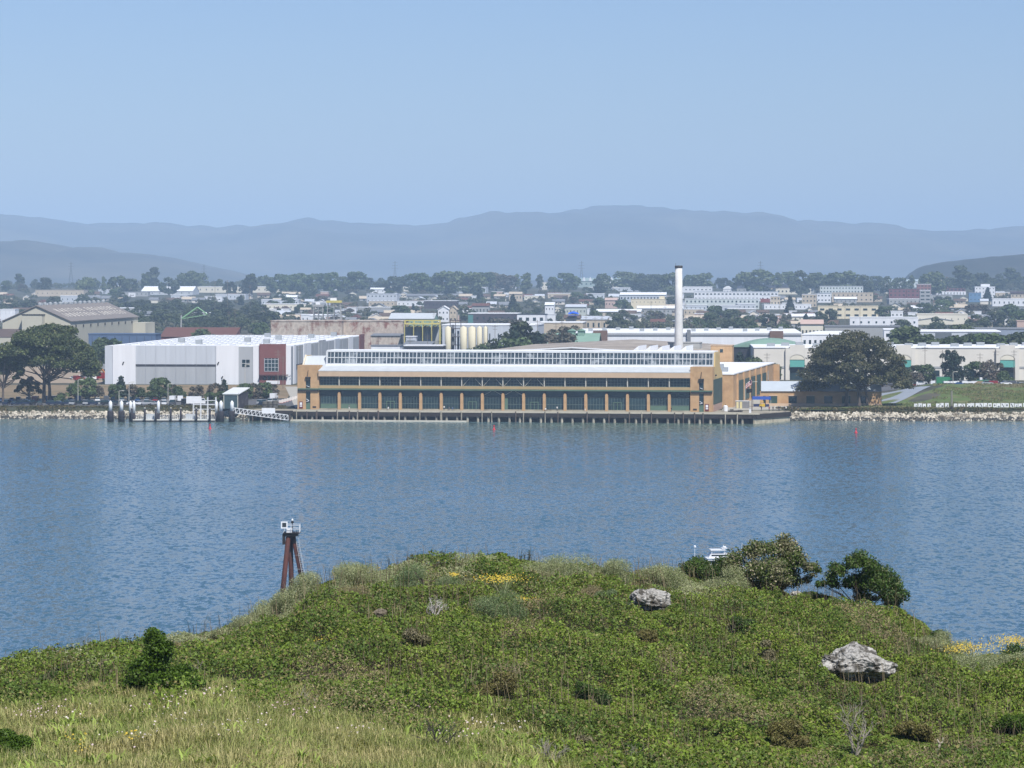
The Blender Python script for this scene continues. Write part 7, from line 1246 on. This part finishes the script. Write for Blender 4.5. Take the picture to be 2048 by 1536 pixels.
for px_, yt_, Y_ in ((1020, 642, 1600), (1075, 640, 1620), (1124, 636, 1640), (1172, 628, 1980), (1190, 634, 1990), (1204, 630, 1990), (1302, 602, 2400), (1330, 612, 2300), (1370, 606, 2300), (1400, 618, 2200), (1628, 590, 2420), (1676, 604, 2380), (1690, 602, 2380), (1720, 608, 2380), (1560, 604, 2400), (455, 560, 3100), (430, 562, 3100), (500, 570, 3000), (458, 622, 2000), (470, 618, 2000), (600, 600, 2300), (730, 622, 2200), (868, 626, 2300), (906, 630, 2280), (1112, 645, 1600), (990, 650, 1640), (1258, 606, 2350), (1290, 618, 2250), (1885, 700, 1440), (1960, 706, 1440), (1992, 700, 1440), (2028, 700, 1440), (1534, 706, 1440), (757, 674, 1640), (600, 690, 1435), (556, 700, 1420), (566, 712, 1400), (876, 680, 1600), (820, 674, 1640), (1850, 692, 1460), (855, 668, 1640)): pole(px_, yt_, Y_)
for px_, yt_, Y_ in ((156, 760, 1256), (258, 765, 1250), (238, 782, 1244), (336, 768, 1262), (490, 730, 1410), (1504, 764, 1262), (1490, 772, 1240), (1906, 744, 1362)): pole(px_, yt_, Y_, lamp=True)
finish_labels(items)
x = X(1903, 1212); simple('broken_post', 'weathered thick wooden post standing before the white panel row', 'post', (x, 1212, 3.5), [('post', MB().path([(0, 0, -.5), (.1, 0, 3.6), (.05, 0, 6.6)], [.42, .38, .34], 8), M('old_timber', sl(152, 150, 134, .65), .9, .3, 1)), ('base', MB().lathe(0, -.6, [(.7, -.3), (.65, .6), (.3, 1.3)], 10), dark)])
# white panels along the shore path
m_mk = M('panel_mark', sl(70, 74, 80, .6), .8); gp_ = np.random.default_rng(12)
def panel(seed):
    r_ = random.Random(seed); t = thing('trail_sign', '', 'panel', (0, 0, 0)); MB().box(-.62, .62, -.06, .06, .35, 1.75).build('board', m_wp, t); MB().box(-.5, -.4, -.04, .04, -.2, .35).box(.4, .5, -.04, .04, -.2, .35).build('leg', postm, t)
    mk_ = MB(); kind = seed % 5
    if kind == 0: mk_.prism([(-.4, .5), (.1, 1.0), (.4, .5)], 'y', -.1, -.065)
    elif kind == 1: mk_.prism([(.25 * math.cos(k * .63), 1.05 + .35 * math.sin(k * .63)) for k in range(10)], 'y', -.1, -.065)
    elif kind == 2: mk_.box(-.1, .45, -.1, -.065, .55, .95).box(-.45, -.25, -.1, -.065, 1.2, 1.6)
    elif kind == 3: mk_.prism([(-.45, 1.6), (-.2, 1.6), (.4, .5), (.1, .5)], 'y', -.1, -.065)
    else: mk_.box(-.4, .4, -.1, -.065, .5, .6).box(.1, .3, -.1, -.065, .7, 1.2)
    mk_.build('mark', m_mk, t); return register(t)
PP = [panel(k) for k in range(5)]; items = []
for k in range(26):
    px = 1832 + k * 8.7 + gp_.uniform(-1, 1)
    if k in (4, 8): continue
    Y = 1222.; x = X(px, Y); o = place(PP[int(gp_.integers(5))], (x, Y, zg1(x, Y)), gp_.uniform(-14, 14), gp_.uniform(.92, 1.08), None, 'sign', 'white signs along the shore path'); o.name = 'trail_sign'; items.append(['white marked sign in the row along the grassy bank', px, o])
finish_labels(items)
for q in PP: drop(q)
# ---------------------------------------------------------------- vehicles
def wheel(mb, x, y, r, w_): mb.prism([(x + r * math.cos(k * .5236), r + r * math.sin(k * .5236)) for k in range(12)], 'y', y - w_ / 2, y + w_ / 2)
def vehicle(kind, paint):
    t = thing({'van': 'parked_van', 'suv': 'parked_car', 'car': 'parked_car', 'pickup': 'parked_pickup', 'truck': 'box_truck', 'boat': 'boat_trailer'}[kind], '', 'van' if kind == 'van' else 'truck' if kind in ('truck', 'pickup') else 'boat' if kind == 'boat' else 'car', (0, 0, 0))
    P = {'car': ([(-2.2, .35), (2.15, .35), (2.2, .7), (1.3, .92), (-1.9, .95), (-2.25, .8)], [(-1.75, .93), (1.0, .9), (.35, 1.42), (-1.0, 1.44)], 1.75), 'suv': ([(-2.3, .4), (2.25, .4), (2.3, .9), (1.3, 1.08), (-2.3, 1.1)], [(-2.2, 1.08), (1.1, 1.06), (.5, 1.72), (-2.0, 1.75)], 1.85), 'pickup': ([(-2.7, .45), (2.6, .45), (2.65, .95), (1.5, 1.12), (-2.7, 1.12)], [(-.8, 1.1), (1.3, 1.1), (.8, 1.78), (-.6, 1.8)], 1.9), 'van': ([(-2.7, .4), (2.5, .4), (2.6, 1.0), (1.9, 1.2), (1.5, 2.1), (-2.7, 2.15)], [(.2, 1.25), (1.8, 1.22), (1.4, 1.95), (.2, 1.98)], 1.95), 'truck': ([(-3.4, .6), (3.4, .6), (3.4, 1.5), (3.0, 2.4), (1.9, 2.45), (1.9, 3.1), (-3.4, 3.1)], [(2.1, 1.5), (3.32, 1.5), (2.95, 2.3), (2.1, 2.3)], 2.3), 'boat': ([(-2.8, .6), (1.8, .55), (3.2, 1.3), (-2.8, 1.3)], [(-.6, 1.3), (.9, 1.3), (.6, 1.8), (-.5, 1.8)], 2.0)}[kind]
    hw = P[2] / 2; MB().prism(P[0], 'y', -hw, hw).build('body', paint, t); MB().prism(P[1], 'y', -hw + (.12 if kind in ('car', 'suv', 'pickup') else -.02), hw - (.12 if kind in ('car', 'suv', 'pickup') else -.02)).build('window', glassd, t)
    if kind in ('car', 'suv', 'pickup'): a, b = P[1][2], P[1][3]; MB().box(b[0], a[0], -hw + .14, hw - .14, b[1] - .02, b[1] + .05).build('roof', paint, t)
    for wx in (P[0][0][0] * .62, P[0][1][0] * .62):
        mb = MB(); wheel(mb, wx, -hw + .08, .34, .24); wheel(mb, wx, hw - .08, .34, .24); mb.build('wheel_pair', MATS['black_rubber'], t)
    return register(t)
pt_ = {k: M('car_' + k, c_, .25, .04, 1, spec=.6) for k, c_ in dict(white=sl(238, 240, 242, .85), silver=sl(176, 180, 184, .75), black=sl(34, 36, 40, .6), grey=sl(96, 100, 106, .6), navy=sl(40, 54, 84, .6), red=sl(150, 40, 40, .7), blue=sl(60, 92, 140, .7), green=sl(60, 140, 96, .7), tan=sl(170, 150, 120, .7)).items()}
VP = {}
def vp(kind, col):
    if (kind, col) not in VP: VP[(kind, col)] = vehicle(kind, pt_[col])
    return VP[(kind, col)]
items = []
def park(kind, col, px, Y, rot, where, grp):
    x = X(px, Y); o = place(vp(kind, col), (x, Y, zg1(x, Y) + .08), rot, 1, None, None, grp); o.name = vp(kind, col).name.split('.')[0]
    nm = {'car': 'car', 'suv': 'hatchback', 'pickup': 'pickup', 'van': 'van', 'truck': 'box truck', 'boat': 'trailer boat'}[kind]; items.append([f'{col} {nm} {where}', px, o])
gv = random.Random(8); in_front, in_rear = 'in the shore car park front row', 'in the shore car park rear row'
for k in range(26):
    px = 14 + k * 13.2 + gv.uniform(-2, 2)
    if 84 < px < 104: continue
    park(gv.choice(['car', 'suv', 'suv', 'pickup', 'car']), gv.choice(['white', 'silver', 'black', 'navy', 'grey', 'white'] if px > 165 else ['black', 'navy', 'grey', 'silver', 'navy']), px, 1248 + gv.uniform(-1, 1), 90 + gv.uniform(-6, 6) if gv.random() < .6 else gv.uniform(-6, 6), in_front, 'cars in the shore car park')
for k in range(22):
    px = 6 + k * 17 + gv.uniform(-3, 3); park(gv.choice(['car', 'suv', 'van', 'car']), gv.choice(['white', 'silver', 'black', 'red', 'grey', 'blue']), px, 1276 + gv.uniform(-2, 2), 90 + gv.uniform(-8, 8), in_rear, 'cars in the shore car park')
park('van', 'black', 371, 1252, 82, 'standing apart near the mooring frame', 'cars in the shore car park'); park('truck', 'white', 392, 1247, 2, 'behind the mooring frame', 'cars in the shore car park')
for k, (kd, cl_, px, Y) in enumerate((('suv', 'silver', 521, 1252), ('suv', 'black', 530, 1250), ('car', 'navy', 524, 1244), ('suv', 'white', 542, 1262), ('car', 'silver', 552, 1266), ('van', 'white', 548, 1300))): park(kd, cl_, px, Y, 80, 'beside the service road', 'cars by the service road')
for k in range(12): park(gv.choice(['van', 'truck', 'car', 'pickup']), gv.choice(['white', 'white', 'silver', 'tan', 'red']), 150 + (k % 6) * 10 + gv.uniform(-3, 3), 1480 + (k // 6) * 90 + gv.uniform(0, 60), gv.uniform(0, 180), 'in the dusty yard by the white warehouse', 'vehicles in the dusty yard')
for kd, cl_, px, Y, r_ in (('truck', 'green', 1889, 1368, 5), ('boat', 'white', 1900, 1365, 10), ('truck', 'white', 1868, 1400, 80), ('boat', 'blue', 1922, 1372, 5), ('boat', 'white', 1938, 1366, 0), ('truck', 'white', 1932, 1400, 4), ('truck', 'tan', 1955, 1392, 8), ('truck', 'white', 1975, 1440, 4), ('van', 'white', 1990, 1420, 0), ('car', 'white', 2012, 1368, 10), ('pickup', 'grey', 2004, 1398, 4), ('van', 'white', 2024, 1430, 0), ('car', 'white', 2042, 1375, 20), ('truck', 'red', 1985, 1390, 3), ('truck', 'grey', 2022, 1402, 3), ('truck', 'green', 1968, 1410, 12), ('car', 'silver', 1975, 1366, 0), ('van', 'white', 1846, 1380, 0), ('car', 'red', 1836, 1420, 0), ('truck', 'white', 1890, 1450, 4), ('truck', 'white', 1910, 1455, 2), ('suv', 'white', 1815, 1440, 0), ('suv', 'black', 1822, 1395, 10), ('boat', 'white', 1842, 1372, 70)): park(kd, cl_, px, Y, r_, 'in the yard behind the grassy bank', 'vehicles in the storage yard')
finish_labels(items)
for q in VP.values(): drop(q)
# excavator in the dusty yard, green crane over the rust-red roofs
simple('excavator', 'orange excavator in the dusty yard by the white warehouse', 'excavator', (X(186, 1500), 1500, 5.0), [('body', MB().box(-1.6, 1.6, -1.2, 1.2, 1.0, 2.2).box(-.2, 1.0, -1.1, .1, 2.2, 3.3), M('machine_orange', sl(222, 140, 54, .8), .6)), ('boom', MB().path([(1.2, .4, 1.8), (4, .4, 4.6), (6, .4, 2.2), (5.6, .4, .6)], [.3, .28, .22, .3], 6), MATS['machine_orange']), ('track', MB().box(-2, 2, -1.5, -.8, 0, .9).box(-2, 2, .8, 1.5, 0, .9), dark)], 20, None)
simple('mobile_crane', 'pale green crane boom above the rust-red roofs', 'crane', (X(386, 1960), 1960, 6), [('mast', MB().bar((-7, 0, 0), (-6.5, 0, 21), .5), greyw), ('boom', MB().path([(-6.5, 0, 19), (2.5, 0, 25.5), (8, 0, 21.5)], [.5, .45, .35], 5).bar((-6.5, 0, 19), (8, 0, 21.5), .25), M('crane_green', sl(150, 196, 150, .7), .6)), ('cab', MB().box(-8, -5, -1.5, 1.5, 0, 3), greyw)])

# the rest of the town's greenery, beyond the trees one can tell apart, as one mass
def greenery(name, label, n, seed, mat, rows, hh):
    g6 = np.random.default_rng(seed); CC, RR = [], []; k = 0
    while len(CC) < n * 4 and k < n * 14:
        k += 1; px = g6.uniform(-60, 2110); yt = g6.uniform(*rows); h = g6.uniform(*hh); Y = solveY(px, yt, h)
        if Y > 5300: continue
        pp = h / Y * F
        if blocked(px, yt, Y, pp * .5, pp * .6): continue
        x = X(px, Y); z = zg1(x, Y)
        for q in range(4): CC.append((x + g6.normal() * h * .32, Y + g6.normal() * h * .3, z + h * g6.uniform(.35, .72))); RR.append(h * g6.uniform(.2, .32))
    V, Q = cloud(CC, np.array(RR), len(CC) * 60, .75, g6, .75, -.5, .7)
    tag(npmesh(name, V, Q, mat), label, 'vegetation', None, 'stuff')
lf_town = LEAF('town_green', sl(84, 96, 68, .68), sl(114, 112, 92, .7), sl(122, 126, 92, .7), big=.018, isl=.35, trans=.1)
greenery('town_greenery', 'mixed dark shrubs and small trees filling the gaps between the town houses', 1150, 41, lf_town, (566, 652), (3.5, 8))
greenery('treeline', 'continuous dark treeline behind the town along the horizon', 240, 42, lf_town, (556, 566), (7, 12))
